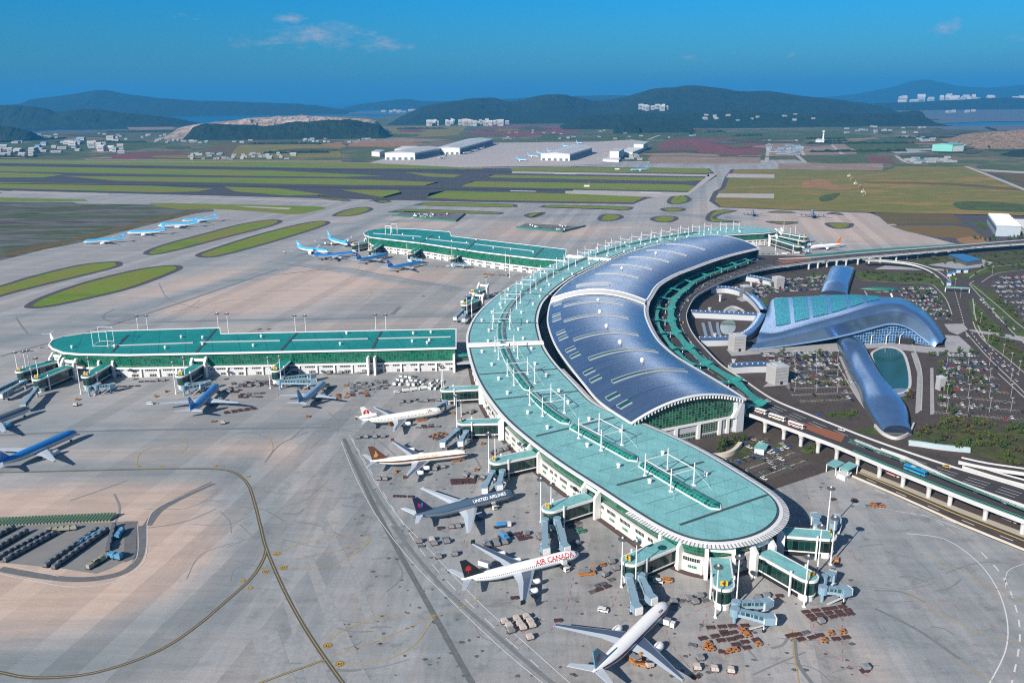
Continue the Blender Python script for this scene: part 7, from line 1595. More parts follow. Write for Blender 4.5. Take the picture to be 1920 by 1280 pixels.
cluster(['van', 'tug', 'btruck'], 1480, 476, 5, 2, 10, 'below the far crescent tip gates', 9, 8, .2, 1.5); cluster(['van', 'guld'], 1440, 476, 3, 1, 10, 'beside the far end of the great hall', 8, 6, .1, 1)
gse('tug', 1590, 880 + 175, 0, 'east of the farthest gate house') if False else None
for kinds, px, py, nx_, ny_, deg, where in ((['dolly', 'gdolly', 'guld'], 905, 940, 3, 2, 10, 'between the grey jet and its gate'), (['gdolly', 'guld'], 1068, 1024, 3, 2, 40, 'under the right bridge of gate house 39'), (['dolly', 'gdolly'], 1128, 1100, 4, 2, 30, 'right of the red-lettered jet wing'), (['guld', 'dolly'], 815, 880, 3, 2, 0, 'under the wing of the brown-striped jet'), (['dolly', 'gdolly', 'gtug'], 800, 800, 4, 2, 10, 'under the wing of the white jet with red disc'),
        (['gdolly', 'dolly'], 1080, 985, 2, 3, 40, 'along the white wall beyond the red-lettered jet'), (['guld', 'gdolly', 'dolly'], 940, 845, 4, 2, 40, 'along the white wall beyond the brown-striped jet'), (['dolly', 'guld', 'gdolly'], 880, 775, 3, 2, 50, 'along the white wall near the link bridge'), (['gdolly', 'guld'], 1290, 1130, 4, 2, 20, 'on the apron left of the viewer-facing gate'), (['dolly', 'guld'], 1440, 1120, 3, 1, 10, 'between the two bridges of the viewer-facing gate'),
        (['guld', 'gdolly', 'dolly', 'gtug'], 590, 728, 6, 2, 5, 'around the nose of the silver-blue jet'), (['guld', 'dolly', 'gdolly'], 425, 735, 4, 2, 5, 'around the nose of the blue jet at the arm'), (['dolly', 'gdolly'], 235, 725, 5, 1, 5, 'along the arm wall at its second gate'), (['gdolly', 'guld'], 655, 700, 8, 1, 3, 'along the arm wall at its middle'), (['dolly', 'guld'], 290, 715, 6, 1, 3, 'along the arm wall left of the blue jet'), (['guld', 'gdolly'], 1010, 1005, 3, 3, 20, 'right part of the yard above the red-lettered jet'), (['dolly', 'gdolly', 'gtug'], 980, 1120, 3, 1, 10, 'under the rear of the red-lettered jet'), (['guld', 'dolly'], 845, 990, 3, 1, 5, 'under the rear of the dark grey jet'), (['dolly', 'gdolly'], 1500, 1195, 3, 2, 15, 'right of the yellow bars at the bottom'), (['guld'], 715, 900, 2, 1, 0, 'left of the dark grey jet tail')):
    cluster(kinds, px, py, nx_, ny_, deg, where, 4.8, 3.6, .15, .9)
for k_, o in PR.items():
    if k_ not in PUSE:
        for ch in list(o.children): bpy.data.objects.remove(ch)
        bpy.data.objects.remove(o)
# sunken equipment yard at the lower left: green frames, trailers, blue loaders
sheet('equipment_yard', [(0, 985), (215, 978), (236, 977), (232, 1052), (205, 1066), (180, 1075), (120, 1066), (0, 1054), (-120, 1050), (-120, 990)], Z2, M('yard_asphalt', (.20, .20, .195), .85, var=.2, scale=.1))
sheet('yard_ramp', [(234, 977), (258, 977), (254, 1046), (233, 1054)], Z3, SEALED)
cluster2 = cluster
def yard(kind_mat, px0, py0, px1, py1, n_, lb, size=(6, 2.4, 1.8)):
    A_, B_ = G(px0, py0), G(px1, py1); ang = math.atan2((B_ - A_).y, (B_ - A_).x)
    for k in range(n_):
        p = A_.lerp(B_, k / max(1, n_ - 1)); g = thing('equipment_trailer', lb, 'trailer', (p.x, p.y, 0), ang, lb); s = MB(); s.box((0, 0, .6), (size[0], size[1], .35)); s.build('frame', [COLV['dark']], g); s = MB(); s.box((0, 0, .95), (size[0] * .9, size[1] * .85, size[2])); s.box((size[0] * .2, 0, .95 + size[2]), (size[0] * .3, size[1] * .6, .5)); s.build('load', [kind_mat], g); s = MB(); wheels(s, size[0], size[1], .4, 0); s.build('wheels', [TYREM], g)
GB = paint('yard_blue', (.09, .25, .40)); GD = paint('yard_grey', (.13, .14, .16)); GK = paint('yard_khaki', (.30, .29, .22))
yard(GD, 5, 1046, 85, 1005, 8, 'dark grey trailer in the left diagonal line of the equipment yard'); yard(GD, 92, 1060, 178, 1000, 9, 'dark grey trailer in the middle diagonal line of the equipment yard'); yard(GB, 150, 1022, 186, 1002, 4, 'bright blue loader in the middle diagonal line of the equipment yard', (5.5, 2.6, 1.4)); yard(GD, 18, 1050, 98, 1006, 8, 'dark grey trailer in the second left diagonal line of the equipment yard'); yard(GD, 108, 1063, 196, 1000, 9, 'dark grey trailer in the second middle diagonal line of the equipment yard'); yard(GD, -10, 1035, 45, 1003, 6, 'dark grey trailer in the outermost left diagonal line of the yard'); yard(GD, 204, 1030, 214, 992, 5, 'dark grey trailer in the right line of the equipment yard'); yard(GB, 222, 1008, 228, 1000, 2, 'bright blue loader beside the yard ramp', (4.5, 3, 2)); yard(GB, 212, 1046, 222, 1048, 2, 'bright blue loader at the lower right yard corner', (5, 3, 2.4)); yard(GK, 176, 1062, 186, 1056, 2, 'khaki trailer alone at the bottom of the yard', (8, 2.6, 2)); yard(GD, -10, 1012, 20, 996, 4, 'dark grey trailer at the left edge of the yard'); yard(GK, 92, 998, 138, 993, 5, 'khaki cart in the short upper line of the yard', (4, 2.4, 1.6))
for k in range(36):
    p = G(-6 + k * 6.2, 982 - k * .26); g = thing('equipment_stand', 'green frame stand in the long comb row along the yard', 'frame', (p.x, p.y, 0), R(75), 'green frame stands in the comb row'); s = MB(); s.loft([[(-3, -.7, .8), (-3, .7, .8), (-3, .7, 1.0), (-3, -.7, 1.0)], [(3, -.7, 2.6), (3, .7, 2.6), (3, .7, 2.8), (3, -.7, 2.8)]], 0, caps=True); s.build('stair', [M('frame_green', (.05, .105, .065), .7, var=.3)], g); s = MB(); s.box((0, 0, .4), (6, 1.3, .3)); s.tube((2.6, 0, .4), (2.6, 0, 2.6), .15, n=4); s.build('base', [GK], g)
# ================================================================== TREES
def leaf_mat(n, c):
    m, t, b = nt(n); p = objc(t); inf = t.nodes.new('ShaderNodeObjectInfo')
    c1 = mix(t, noise(t, p, .7, 3), tuple(x * .55 for x in c), tuple(x * 1.5 for x in c)); c1 = mix(t, 1.0, c1, ramp(t, inf.outputs['Random'], [(0, (.7, .8, .7)), (.5, (1, 1, 1)), (1, (1.35, 1.1, .9))]), 'MULTIPLY')
    L(t, c1, b.inputs['Base Color']); b.inputs['Roughness'].default_value = .8; b.inputs['Specular IOR Level'].default_value = .15; return m
LEAFA, LEAFB, LEAFC = leaf_mat('leaf_green', (.05, .085, .02)), leaf_mat('leaf_olive', (.075, .085, .025)), leaf_mat('leaf_rust', (.075, .06, .03))
BARK = M('bark', (.07, .05, .035), .9)
def make_tree(nm, h, r, leaf, seed, n_=110):
    q = random.Random(seed); g = thing(nm, nm, 'tree'); s = MB(); s.tube((0, 0, 0), (0, 0, h * .55), .16, .08, 6)
    for k in range(4):
        a = q.uniform(0, 6.28); s.tube((0, 0, h * q.uniform(.25, .5)), (r * .6 * math.cos(a), r * .6 * math.sin(a), h * q.uniform(.6, .85)), .07, .02, 4)
    s.build('trunk', [BARK], g); s = MB(); cl_ = [(q.gauss(0, .45) * r, q.gauss(0, .45) * r, h * q.uniform(.42, .88)) for _ in range(8)]
    for _ in range(n_):
        c = q.choice(cl_); p = Vector((c[0] + q.gauss(0, r * .25), c[1] + q.gauss(0, r * .25), max(h * .2, c[2] + q.gauss(0, h * .09)))); nrm = Vector((q.gauss(0, 1), q.gauss(0, 1), q.gauss(.6, 1))).normalized(); a = nrm.orthogonal().normalized(); b_ = nrm.cross(a); sz = q.uniform(.3, .62)
        s.add([tuple(p + a * sz), tuple(p + b_ * sz * .8), tuple(p - a * sz), tuple(p - b_ * sz * .8)], [[0, 1, 2, 3]])
    s.build('crown', [leaf], g); return g
TR = [make_tree('tree', 5.5, 2.2, LEAFA, 1), make_tree('tree', 4.5, 2.0, LEAFB, 2), make_tree('tree', 3.6, 1.9, LEAFC, 3), make_tree('tree', 6.5, 2.4, LEAFA, 4), make_tree('shrub', 2.2, 1.7, LEAFA, 5, 80), make_tree('shrub', 1.8, 1.6, LEAFB, 6, 80)]
TK = ['leafy green tree', 'olive green tree', 'small rusty tree', 'taller green tree', 'low green shrub', 'low olive shrub']
for o in TR: o.location = (0, -900, -60)
TUSE = {}; tr_ = random.Random(5)
def plant(k, p, where):
    src = TR[k]; o = copy_tree(src) if k in TUSE else src; TUSE[k] = 1; o.location = (p.x, p.y, 0); o.rotation_euler = (0, 0, tr_.uniform(0, 6.28)); sc = tr_.uniform(.8, 1.35); o.scale = (sc, sc, sc); o['label'] = TK[k] + ' ' + where; o['group'] = TK[k] + 's ' + where
    o['category'] = 'shrub' if 'shrub' in TK[k] else 'tree'
def wood(P_, n_, where, kinds=(0, 1, 2, 4, 5)):
    Pw = GS(P_); xa, xb, ya, yb = min(p.x for p in Pw), max(p.x for p in Pw), min(p.y for p in Pw), max(p.y for p in Pw); done = 0; tries = 0
    def ins(x, y):
        r = False
        for i in range(len(Pw)):
            a, b_ = Pw[i - 1], Pw[i]
            if (a.y > y) != (b_.y > y) and x < (b_.x - a.x) * (y - a.y) / (b_.y - a.y) + a.x: r = not r
        return r
    while done < n_ and tries < n_ * 60:
        tries += 1; x, y = tr_.uniform(xa, xb), tr_.uniform(ya, yb)
        if ins(x, y): plant(tr_.choice(kinds), Vector((x, y, 0)), where); done += 1
wood([(1716, 811), (1762, 797), (1925, 805), (1960, 815), (1960, 895), (1925, 884), (1841, 856), (1710, 828)], 100, 'in the scrub above the ramps at the right edge')
wood([(1845, 632), (1885, 632), (1925, 670), (1960, 700), (1925, 696), (1882, 664)], 34, 'on the bank beside the right-hand car park'); wood([(1832, 585), (1880, 626), (1850, 624), (1830, 610)], 20, 'on the wedge between the two diagonal roads'); wood([(1855, 548), (1880, 568), (1925, 606), (1925, 612), (1872, 572)], 20, 'along the outer car park at the right edge')
wood([(1600, 509), (1640, 511), (1758, 514), (1767, 527), (1747, 532), (1614, 525)], 44, 'on the green behind the lens canopy'); wood([(1835, 491), (1925, 485), (1960, 500), (1855, 513), (1825, 522)], 34, 'by the road fork at upper right'); wood([(1680, 491), (1740, 486), (1830, 480), (1925, 470), (1925, 478), (1850, 487), (1760, 498)], 26, 'below the far viaduct at the right', (0, 1, 4))
wood([(1345, 842), (1392, 822), (1396, 828), (1352, 848)], 16, 'in the bed under the gable', (3, 4)); wood([(1768, 732), (1784, 728), (1784, 742), (1770, 744)], 6, 'beside the pale car park tower', (0, 3)); wood([(1552, 774), (1602, 772), (1600, 781), (1558, 781)], 6, 'on the oval lawn left of the vault', (4, 5)); wood([(1500, 846), (1516, 838), (1534, 842), (1520, 851)], 4, 'on the island of the walled car park', (4, 5))
wood([(1755, 785), (1925, 800), (1925, 806), (1760, 796)], 22, 'in the hedge below the right-hand car park', (0, 1, 4)); wood([(1740, 668), (1830, 662), (1832, 660), (1742, 664)], 12, 'along the front of the domed hall', (0, 4)); wood([(1820, 448), (1925, 444), (1925, 452), (1830, 457)], 22, 'in the row before the white sheds at the right', (0, 3)); wood([(1690, 738), (1708, 735), (1710, 752), (1694, 756)], 5, 'at the pond head', (5, 2))

wood([(1740, 672), (1880, 690), (1925, 780), (1760, 782)], 14, 'standing between the rows of the lot right of the pond', (0, 3, 1)); wood([(1430, 664), (1560, 662), (1600, 745), (1500, 752)], 10, 'standing between the rows of the lot left of the long vault', (0, 3, 1)); wood([(1690, 541), (1752, 541), (1784, 600), (1750, 600)], 14, 'among the packed cars behind the dome', (0, 3)); wood([(1408, 528), (1552, 518), (1540, 546), (1410, 556)], 14, 'in the lot behind the ring walkways', (0, 3))
LMP = thing('street_lamp', 'lamp', 'street lamp'); s = MB(); s.tube((0, 0, 0), (0, 0, 11), .14, .08, 5); s.build('pole', [GREYP], LMP); s = MB(); s.box((0, 0, 11), (2.6, .4, .25)); s.build('lamp_head', [WHITEM], LMP)
for px, py, lb in [(x, y, 'in the lot right of the pond') for x in (1775, 1815, 1855, 1895) for y in (685, 715, 745, 772)] + [(x, y, 'in the lot left of the long vault') for x in (1490, 1530, 1570) for y in (680, 705, 735)] + [(x, y, 'along the roads at the right') for x, y in ((1825, 590), (1838, 606), (1852, 640), (1880, 668), (1910, 700), (1800, 560), (1790, 540), (1860, 515))]:
    p = G(px, py); place(LMP, USED, (p.x, p.y, 0), .3, 'grey twin-headed street lamp ' + lb, 'street lamps ' + lb)
hd_ = random.Random(17); seen_h = {}
for A_, B_, lot, nm, single in HEDGES:
    if hd_.random() < .25: continue
    d = B_ - A_; s = MB(); n_ = int(d.length * 2.2)
    for _ in range(n_):
        k = hd_.random()
        if math.sin(k * 37 + len(seen_h)) < -.5: continue
        p = A_ + d * k + Vector((hd_.gauss(0, .35), hd_.gauss(0, .35), hd_.uniform(.2, 1.5))); nrm = Vector((hd_.gauss(0, 1), hd_.gauss(0, 1), 1.2)).normalized(); a = nrm.orthogonal().normalized(); b_ = nrm.cross(a); sz = hd_.uniform(.3, .7)
        s.add([tuple(p + a * sz), tuple(p + b_ * sz), tuple(p - a * sz), tuple(p - b_ * sz)], [[0, 1, 2, 3]])
    seen_h[len(seen_h)] = 1; far = 'dense lot ' + ('at the right edge' if A_.x > 470 else 'behind the dome')
    o = s.build('hedge', [hd_.choice((LEAFA, LEAFB, LEAFB))]); tag(o, ('low hedge along ' + nm + ', ' + lot) if single else 'low hedge strip between packed car rows, ' + far, 'hedge', None if single else 'hedges, ' + far)
# ================================================================== HILLS AND FAR BUILDINGS
FOREST = ground_mat('forest', [(.006, .014, .008), (.018, .032, .014), (.008, .019, .010), (.034, .042, .022)], .006, .05, fine=.7)
ROCK = ground_mat('quarry_rock', [(.34, .27, .22), (.20, .15, .11), (.45, .36, .30), (.06, .06, .03)], .006, .03, fine=.4)
def fbm(u, v, seed, octv=6, gain=.55):
    """fractal value noise on arrays, about -1..1, with sharp crests"""
    r = np.random.RandomState(seed); out = np.zeros_like(u); amp = 1.0; tot = 0
    for o in range(octv):
        T = r.rand(64, 64); x, y = u * 2 ** o, v * 2 ** o; i, j = np.floor(x).astype(int), np.floor(y).astype(int); fx, fy = x - i, y - j
        fx, fy = fx * fx * (3 - 2 * fx), fy * fy * (3 - 2 * fy); g = lambda a, b: T[a % 64, b % 64]
        n_ = (g(i, j) * (1 - fx) + g(i + 1, j) * fx) * (1 - fy) + (g(i, j + 1) * (1 - fx) + g(i + 1, j + 1) * fx) * fy
        out += amp * (1 - 2 * np.abs(2 * n_ - 1)); tot += amp; amp *= gain
    return out / tot
_rs = [100]
def ridge(name, prof, Yb, depth, mt_, rough=.10, nt_=220, ns=44, base=-3):
    """prof: (photo x, photo y of the skyline); Yb: distance of the crest; depth: half-breadth in metres"""
    _rs[0] += 1; P_ = resample(CR([AT(x, y, Yb) for x, y in prof], 8), n=nt_); px_ = np.array([p.x for p in P_]); pz = (np.array([p.z for p in P_]) - base) * np.clip(np.minimum(np.arange(nt_), np.arange(nt_)[::-1]) / (nt_ * .05), 0, 1) ** .7
    v = np.linspace(-1, 1, ns + 1); X_ = np.repeat(px_[:, None], ns + 1, 1); V = np.repeat(v[None, :], nt_, 0); sc_ = depth * .55
    n_ = fbm(X_ / sc_ + 7, V * depth / sc_ + 3, _rs[0]); n2 = fbm(X_ / (sc_ * .25), V * 4 + 1, _rs[0] + 50, 4)
    spur = 1 - np.abs(V) ** (1.15 + .35 * n_); env = np.clip(spur, 0, 1)
    H = pz[:, None] * np.clip(env * (1 + (rough * 2.6 * n_ + .10 * n2) * (1 - env) ** .6 * np.sign(1 - np.abs(V))), 0, 1.04) + (n2 * .02 + n_ * .02) * pz.max() * (env > .05)
    XX = X_ * (1 + V * depth / Yb * .5) + n2 * depth * .02; YY = Yb + V * depth + n_ * depth * .08
    vs = np.stack([XX, YY, base + np.maximum(H, -1)], -1).reshape(-1, 3).tolist(); idx = np.arange(nt_ * (ns + 1)).reshape(nt_, ns + 1)
    fs = np.stack([idx[:-1, :-1], idx[1:, :-1], idx[1:, 1:], idx[:-1, 1:]], -1).reshape(-1, 4).tolist()
    s = MB(); s.add(vs, fs, 0); return struct(name, s, mt_, False)
ridge('hills', [(-900, 178), (-300, 186), (0, 197), (60, 186), (120, 179), (185, 170), (230, 176), (300, 184), (400, 190), (520, 194), (600, 198), (660, 203)], 13500, 1500, FOREST)
ridge('hills', [(-800, 200), (-200, 196), (0, 198), (35, 197), (80, 204), (110, 212), (145, 205), (190, 207), (260, 215), (340, 224), (380, 229)], 7700, 450, FOREST)
ridge('hills', [(-200, 226), (0, 236), (30, 241), (55, 248), (70, 252)], 5200, 200, FOREST)
ridge('hills', [(640, 200), (720, 190), (760, 186), (800, 190), (900, 188), (1000, 183), (1100, 180), (1200, 179)], 17000, 1200, FOREST)
HILL_A = ridge('hills', [(740, 208), (790, 200), (850, 190), (920, 184), (960, 190), (1010, 180), (1045, 178), (1080, 183), (1110, 190), (1150, 188), (1180, 180), (1220, 168), (1260, 164), (1287, 160), (1320, 162), (1350, 168), (1390, 172), (1440, 171), (1480, 178), (1530, 184), (1580, 189), (1640, 198), (1690, 206)], 8600, 1500, FOREST, .16)
HILL_B = ridge('hills', [(1050, 222), (1120, 216), (1200, 214), (1300, 212), (1380, 207), (1440, 212), (1500, 216), (1560, 212), (1600, 214), (1650, 213), (1720, 216), (1760, 228)], 6300, 420, FOREST, .2)
ridge('hills', [(1560, 200), (1620, 194), (1680, 193), (1740, 190), (1790, 188), (1850, 185), (1900, 183), (1960, 186), (2200, 190)], 11500, 700, FOREST)
ridge('hills', [(1500, 186), (1600, 178), (1660, 166), (1700, 156), (1735, 150), (1760, 154), (1800, 162), (1860, 164), (1925, 160), (2100, 152), (2400, 160)], 21000, 1500, FOREST)
ridge('hills', [(1658, 218), (1690, 210), (1720, 208), (1735, 214)], 6900, 150, FOREST, .15)
ridge('quarry_hill', [(320, 244), (370, 234), (420, 230), (470, 222), (540, 218), (600, 219), (650, 221), (700, 229), (722, 238)], 5600, 520, ROCK, .3)
ridge('wooded_slope', [(345, 247), (370, 236), (400, 232), (450, 234), (500, 236), (540, 231), (580, 228), (620, 226), (660, 226), (710, 236), (730, 243)], 5150, 260, FOREST, .25)
ridge('wooded_slope', [(1190, 236), (1230, 230), (1270, 228), (1300, 234)], 5400, 150, FOREST, .2); ridge('wooded_slope', [(1150, 238), (1165, 232), (1185, 234), (1200, 238)], 5300, 90, FOREST, .2)
ridge('earth_mound', [(1740, 286), (1790, 268), (1830, 256), (1880, 247), (1925, 244), (2000, 240), (2200, 250)], 3900, 450, ground_mat('mound_soil', [(.26, .16, .10), (.10, .09, .04), (.34, .23, .16), (.12, .08, .05), (.07, .08, .03)], .02, .08), .3)
ridge('wooded_slope', [(1858, 306), (1890, 288), (1925, 280), (2000, 280)], 3150, 90, FOREST, .2)
ridge('wooded_slope', [(1790, 262), (1800, 252), (1825, 249), (1850, 254)], 4300, 60, FOREST, .2)
# ------------------------------------------------------------------ sheds and blocks beyond the field
def shed(name, label, cat, P_, h, wall, roof, ridge_h=0, extras=None):
    """P_: four ground points (photo), front-left, front-right, back-right, back-left"""
    W_ = GS(P_); c = sum(W_, Vector()) / 4; g = thing(name, label, cat, tuple(c)); O = g.location
    s = MB(); s.prism(W_, 0, h, 0); s.build('wall', [wall], g, O)
    s = MB(); R4 = offset_poly(W_, 1.0)
    a, b = (R4[0] + R4[1]) / 2, (R4[3] + R4[2]) / 2; zz = h + ridge_h
    s.add([(R4[0].x, R4[0].y, h + .1), (R4[1].x, R4[1].y, h + .1), (R4[2].x, R4[2].y, h + .1), (R4[3].x, R4[3].y, h + .1), (a.x, a.y, zz + .4), (b.x, b.y, zz + .4)], [[0, 4, 5, 3], [4, 1, 2, 5], [0, 1, 4], [3, 5, 2], [3, 2, 1, 0]]); s.build('roof', [roof], g, O)
    if extras: extras(g, O, W_, h)
    return g
SHW = M('shed_white', (.62, .62, .60), .6, var=.1, scale=.02); SHG = M('shed_grey_roof', (.42, .44, .46), .6, var=.12, scale=.02); SHD = M('shed_dark_wall', (.10, .14, .18), .6, var=.2, scale=.05); SHT = M('shed_teal', (.16, .45, .40), .5, var=.08, scale=.05)
def doors(g, O, W_, h):
    a, b = W_[1], W_[2]; d = (b - a); n_ = Vector((d.y, -d.x, 0)).normalized(); s = MB()
    s.beam([a + n_ * .4 + d * .03, b + n_ * .4 - d * .03], .5, h * .12, h * .78, 0); s.build('door_band', [SHD], g, O)
    a, b = W_[0], W_[1]; d = b - a
    for k in range(5):
        q = a + d * (k + .5) / 5; n2 = Vector((d.y, -d.x, 0)).normalized(); s = MB(); s.box((q.x + n2.x * .3, q.y + n2.y * .3, 0), (d.length * .1, .5, h * .35), math.atan2(d.y, d.x)); s.build('dock_door', [SHD], g, O)
shed('cargo_shed', 'long white cargo shed, nearest of the left group beyond the runways', 'shed', [(722, 300), (778, 300), (831, 289), (782, 287)], 26, SHW, SHG, 4, doors); shed('cargo_shed', 'long grey cargo shed behind the nearest one, running off to the right', 'shed', [(815, 290), (862, 290), (925, 271), (880, 270)], 26, SHW, SHG, 5, doors)
shed('cargo_shed', 'white cargo shed behind the row of sky blue jets', 'shed', [(1014, 301), (1068, 302), (1110, 288), (1075, 282)], 24, SHW, SHG, 5, doors); shed('office_block', 'small white office block left of the cargo sheds', 'building', [(697, 293), (712, 294), (722, 290), (706, 289)], 18, SHW, SHG)
shed('cargo_shed', 'low white shed behind the small office block', 'shed', [(740, 286), (768, 286), (784, 280), (756, 280)], 14, SHW, SHW); shed('office_block', 'pale blue office block right of the cargo sheds', 'building', [(1143, 298), (1160, 299), (1170, 293), (1154, 292)], 28, SHW, SHG); shed('office_block', 'tall white block rising behind the pale office block', 'building', [(1188, 282), (1206, 283), (1214, 278), (1196, 277)], 26, SHW, SHG); shed('office_block', 'long low white block between the two taller ones', 'building', [(1160, 292), (1186, 292), (1206, 284), (1180, 283)], 14, SHW, SHW); shed('gate_hut', 'white hut at the cargo perimeter road', 'building', [(1130, 303), (1160, 304), (1163, 300), (1134, 300)], 7, SHW, SHW)
shed('hangar', 'pale teal hangar with white side at the foot of the brown mound', 'hangar', [(1747, 284), (1785, 285), (1806, 283), (1770, 281)], 26, SHT, SHT, 4); shed('annexe', 'white annexe on the right side of the teal hangar', 'building', [(1786, 285), (1806, 284), (1810, 281), (1790, 281)], 20, SHW, SHW); shed('tower_annexe', 'low white block beside the foot of the slim far tower', 'building', [(1529, 267), (1545, 268), (1546, 265), (1532, 264)], 10, SHW, SHW)
p = G(1543, 266); g = thing('control_tower', 'slim white control tower far beyond the right-hand field', 'tower', tuple(p)); s = MB(); s.lathe([(5, 0), (3.5, 30), (3.5, 42)], (0, 0, 0), 10); s.build('shaft', [SHW], g); s = MB(); s.lathe([(5, 42), (7, 46), (7, 50), (4, 53)], (0, 0, 0), 10); s.build('cab', [SHG], g)
p = G(1885, 247); g = thing('radome', 'white ball radome on top of the brown mound', 'radome', (p.x, p.y - 600, 55)); s = MB(); s.lathe([(.5, 26), (7, 24), (10, 17), (9, 9), (5, 3)], (0, 0, 0), 14); s.build('ball', [SHW], g, smooth=True); s = MB(); s.lathe([(4, -20), (4, 4)], (0, 0, 0), 8); s.build('stem', [SHG], g)
# white and grey sheds at the right edge
def fins(g, O, W_, h):
    a, b, c, d = W_
    for k in range(7):
        q0, q1 = a.lerp(d, (k + .5) / 7), b.lerp(c, (k + .5) / 7); s = MB(); s.beam([q0, q1], 3.2, h, h + 3, 0); s.build('roof_monitor', [SHW], g, O)
    s = MB(); s.beam([W_[0] + Vector((0, -.4, 0)), W_[3] + Vector((-.6, -.4, 0))], .6, h * .55, h * .8, 0); s.build('window_strip', [SHD], g, O)
shed('depot', 'grey depot with white ribbed roof at the right edge', 'depot', [(1866, 443), (1912, 444), (1888, 420), (1850, 418)], 16, M('depot_wall', (.34, .40, .45), .6, var=.1), SHG, 0, fins); shed('depot', 'white flat-roofed shed cut by the right edge behind the grey depot', 'depot', [(1930, 447), (2040, 450), (2000, 424), (1890, 421)], 10, SHW, M('shed_white_roof', (.72, .72, .70), .6))
shed('toll_canopy', 'flat blue canopy roof beside the far viaduct at the right', 'canopy', [(1812, 499), (1840, 495), (1806, 484), (1778, 485)], 6, DGREY, paint('canopy_blue', (.03, .16, .36))); 
for i, (x, y) in enumerate(((1780, 517), (1787, 515), (1797, 510), (1811, 510), (1779, 534))): shed('toll_booth', f'small blue-roofed booth, {ORD[i]} of five at the car park entry', 'booth', [(x - 4, y + 2), (x + 4, y + 1.5), (x + 3, y - 1), (x - 5, y - .5)], 4, SHW, paint('canopy_blue2', (.03, .17, .42)))
p0_, p1_ = G(1772, 547), G(1817, 549); g = thing('sign_gantry', 'pale green gantry across the car park entry road', 'gantry', tuple((p0_ + p1_) / 2)); s = MB(); s.beam([p0_, p1_], 4, 5.2, 6.2, 0); s.build('beam', [M('gantry_green', (.16, .36, .33), .5)], g, g.location)
for q in (p0_, p1_): s = MB(); s.box((q.x, q.y, 0), (.8, .8, 5.2)); s.build('leg', [WHITEM], g, g.location)
# glass kiosks by the viaduct, near apron gate
for lb, P4, h, rf in (('teal-roofed checkpoint canopy under the viaduct, left one', [(1548, 884), (1566, 892), (1582, 882), (1563, 875)], 5, TEAL), ('teal-roofed checkpoint canopy under the viaduct, right one', [(1572, 892), (1588, 899), (1607, 888), (1590, 881)], 5.5, TEAL)):
    W_ = GS(P4); c = sum(W_, Vector()) / 4; g = thing('checkpoint_canopy', lb, 'canopy', tuple(c)); s = MB(); s.prism(W_, h, h + .5, 0); s.build('roof', [rf], g, g.location)
    for q in W_: s = MB(); s.box((q.x * .94 + c.x * .06, q.y * .94 + c.y * .06, 0), (.45, .45, h)); s.build('post', [WHITEM], g, g.location)
shed('checkpoint_booth', 'small white booth between the two checkpoint canopies', 'booth', [(1568, 895), (1584, 902), (1594, 895), (1578, 888)], 3.2, SHW, SHW); shed('pay_booth', 'small white booth with teal roof at the walled car park', 'booth', [(1414, 851), (1432, 853), (1438, 843), (1421, 841)], 4, SHW, TEAL)
wl_ = CR(GS([(1286, 848), (1320, 858), (1352, 858), (1375, 850), (1388, 836)]), 6); s = MB(); s.beam(wl_, 2.6, 0, 3.2, 0); tag(s.build('curved_wall', [M('cream_wall', (.60, .55, .44), .8)]), 'cream curved retaining wall under the gable', 'wall')
p_ = [G(1703, 833), G(1728, 836), G(1760, 841), G(1818, 847)]; g = thing('glass_tube', 'pale tubular shelter along the road in the right-hand scrub', 'shelter', tuple(p_[1])); c_ = resample(CR(p_, 5), 4); n_ = normals(c_); s = MB(); s.loft([[(q.x + m_[0] * 2 * math.cos(a), q.y + m_[1] * 2 * math.cos(a), 1 + 2.4 * math.sin(a)) for a in [math.pi * k / 6 for k in range(7)]] for q, m_ in zip(c_, n_)], 0, closed=False); s.build('vault', [M('tube_glass', (.32, .42, .45), .3)], g, g.location)
s = MB(); s.wall([(q.x + m_[0] * 2, q.y + m_[1] * 2) for q, m_ in zip(c_, n_)], 0, 1.1, 0); s.build('plinth', [GREYP], g, g.location)
# ------------------------------------------------------------------ villages: every little building on its own
VC = {'white': M('house_white', (.46, .46, .45), .7, var=.1, scale=.05), 'grey': M('house_grey', (.32, .33, .35), .7, var=.15, scale=.05), 'blue-roofed': M('house_blue', (.10, .25, .42), .6, var=.15, scale=.05), 'buff': M('house_buff', (.42, .36, .28), .7, var=.1, scale=.05)}
HW = M('house_wall', (.36, .36, .35), .7, var=.1, scale=.05)
def make_house(c):
    s = MB(); s.box((0, 0, 0), (1, 1, 1), 0, 0, 0); s.add([(-.54, -.54, 1.0), (.54, -.54, 1.0), (.54, .54, 1.0), (-.54, .54, 1.0), (-.54, 0, 1.3), (.54, 0, 1.3)], [[0, 1, 5, 4], [2, 3, 4, 5], [1, 2, 5], [3, 0, 4]], 1); s.box((0, -.505, .5), (.7, .02, .2), 0, 2); o = s.build('house', [HW, VC[c], SHD]); return o
HP = {c: make_house(c) for c in VC}; HUSE = {}; hv = random.Random(9)
bpy.context.view_layer.update()
def on_slope(px, py):
    """where the sight line meets the hillside"""
    d = (AT(px, py, 1000) - Vector((0, 0, CH))).normalized(); hits = []
    for h_ in (HILL_A, HILL_B):
        ok, q, n_, i_ = h_.ray_cast(Vector((0, 0, CH)), d)
        if ok: hits.append(q)
    return min(hits, key=lambda q: q.y) if hits else None
